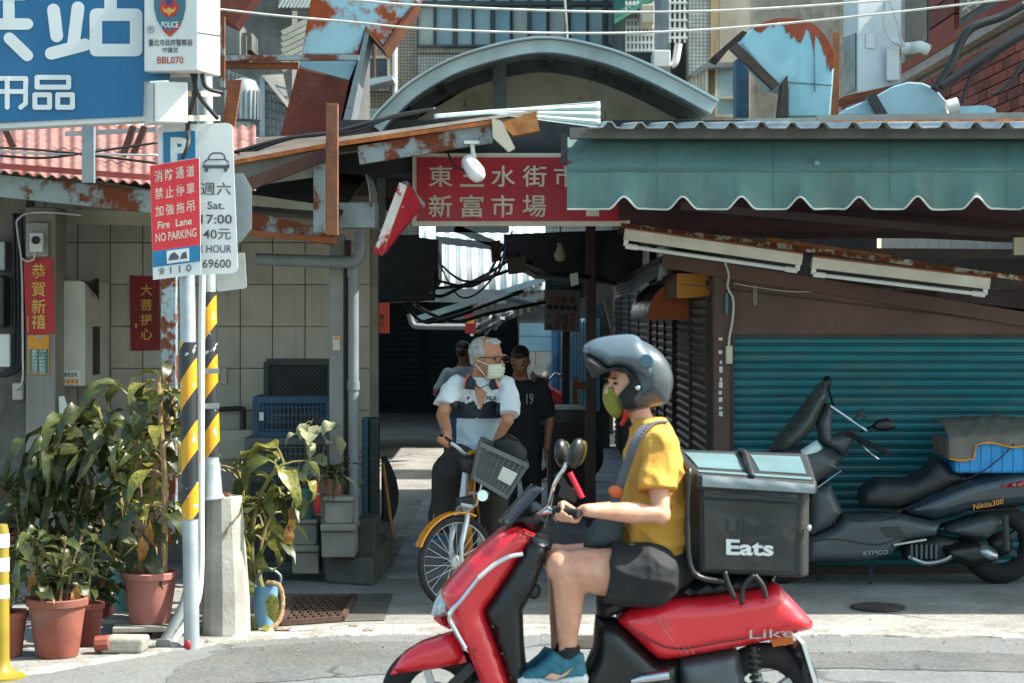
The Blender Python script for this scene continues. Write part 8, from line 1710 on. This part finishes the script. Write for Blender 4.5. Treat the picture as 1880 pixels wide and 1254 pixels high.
# ---- man in black walking behind, and the person at the back
def walker(Y, cx, ytop, label, mats, fw, s=1.0, arm=None, hair=None, yoff=0):
    t = thing('person', V(px2x(cx, Y), Y, 0), label, 'person'); k = F / Y
    zt_ = z_at(ytop, Y); H = zt_; X = px2x(cx, Y); q = H / 1.68
    def p(x, z, d=0): return V(X + x * q, Y + d * q, z * q)
    b = MB(); b.loft([(p(0, .86), ax(.14 * q), ay(.10 * q)), (p(0, .95), ax(.165 * q), ay(.12 * q)), (p(0, 1.1), ax(.145 * q), ay(.105 * q)), (p(0, 1.28), ax(.165 * q), ay(.115 * q)), (p(0, 1.38), ax(.175 * q), ay(.09 * q)), (p(0, 1.44), ax(.08 * q), ay(.065 * q)), (p(0, 1.52, -.02), ax(.055 * q), ay(.055 * q))], 18)
    arms = arm or [(-1, (-.25, 1.12, .0), (-.24, .88, -.08)), (1, (.25, 1.12, .0), (.22, .88, -.1))]
    for sg, e, w_ in arms:
        sh3 = p(sg * .175, 1.36); chain(b, [sh3, p(*e), p(*w_)], [.055 * q, .042 * q, .028 * q]); open_hand(b, p(*w_), (p(*w_) - p(*e)), (0, 1, 0), q)
    for sg, fy in ((-1, -.16), (1, .14)):
        chain(b, [p(sg * .09, .88), p(sg * .1, .48, fy * .7 - .03), p(sg * .1, .08, fy)], [.085 * q, .058 * q, .04 * q]); chain(b, [p(sg * .1, .05, fy), p(sg * .11, .035, fy - .16)], [.04 * q, .032 * q])
    hc_ = p(0, 1.60, -.04); at_, M_ = headshape(b, hc_, fw, (0, 0, 1), q)
    blob('body', b, .010, mats[0], t, 3)
    b = MB(); b.loft([(p(0, .86), ax(.178 * q), ay(.135 * q)), (p(0, 1.1), ax(.168 * q), ay(.125 * q)), (p(0, 1.28), ax(.178 * q), ay(.128 * q)), (p(0, 1.39), ax(.18 * q), ay(.10 * q)), (p(0, 1.45), ax(.085 * q), ay(.075 * q))], 18)
    for sg, e, w_ in arms: sh3 = p(sg * .175, 1.36); chain(b, [sh3, sh3.lerp(p(*e), .75)], [.075 * q, .07 * q])
    blob('shirt', b, .011, mats[1], t, 3, wrinkle(.012, 8))
    b = MB(); b.loft([(p(0, .84), ax(.165 * q), ay(.125 * q)), (p(0, .98), ax(.172 * q), ay(.13 * q))], 16)
    for sg, fy in ((-1, -.16), (1, .14)): chain(b, [p(sg * .09, .86), p(sg * .1, .48, fy * .7 - .03), p(sg * .1, .12, fy)], [.1 * q, .08 * q, .07 * q])
    blob('trousers', b, .011, mats[2], t, 3, wrinkle(.012, 8))
    b = MB()
    for a, c_, d, ra, rb, rd in ((-.022, 0, .058, .094, .080, .074), (-.055, 0, .0, .05, .068, .06), (.05, 0, .085, .04, .055, .03)): b.ell(at_(a, c_, d), (ra * q, rb * q, rd * q), M_, 14, 9)
    blob('hair', b, .009, mats[3], t, 1)
    for sg, fy in ((-1, -.16), (1, .14)): MB().ell(p(sg * .11, .035, fy - .08), (.05 * q, .14 * q, .04 * q)).obj('shoe', blackm, t, smooth=True)
    for sg in (-1, 1): MB().ell(at_(.085, sg * .033, .004), (.008, .012, .006), M_).obj('eye', blackm, t, smooth=True)
    return t, p
bt_ = mat('black_tshirt', '15171a', '101214', scale=4, rough=.9, bump=.08, dirt=0); bt2 = mat('black_jeans', '17181b', '121315', scale=4, rough=.9, bump=.08, dirt=0); hairb = mat('dark_hair', '1a1715', '12100e', scale=30, rough=.6, bump=.4, dirt=0)
w1, p1 = walker(14.9, 955, 646, 'man in black T-shirt and trousers walking with his head bowed', [skin_d, bt_, bt2, hairb], V(-.2, -1, -.45))
m = MB(); q_ = [p1(.05, 1.34, -.155), p1(.11, 1.34, -.155), p1(.11, 1.25, -.155), p1(.05, 1.25, -.155)]; write(m, '19', q_, (0, 0, 1, 1), bold=.02); m.obj('shirt_print', mat('print_pale', '8f8b80', rough=.8), w1)
w2, p2 = walker(19.2, 852, 634, 'grey shirted person half hidden behind the old man’s head', [skin_d, mat('pale_shirt', '9aa3a2', '8b9493', scale=5, rough=.9), bt2, hairb], V(.6, .8, -.2), arm=[(-1, (-.30, 1.16, -.05), (-.12, 1.30, -.2)), (1, (.25, 1.12, .0), (.22, .88, -.1))])
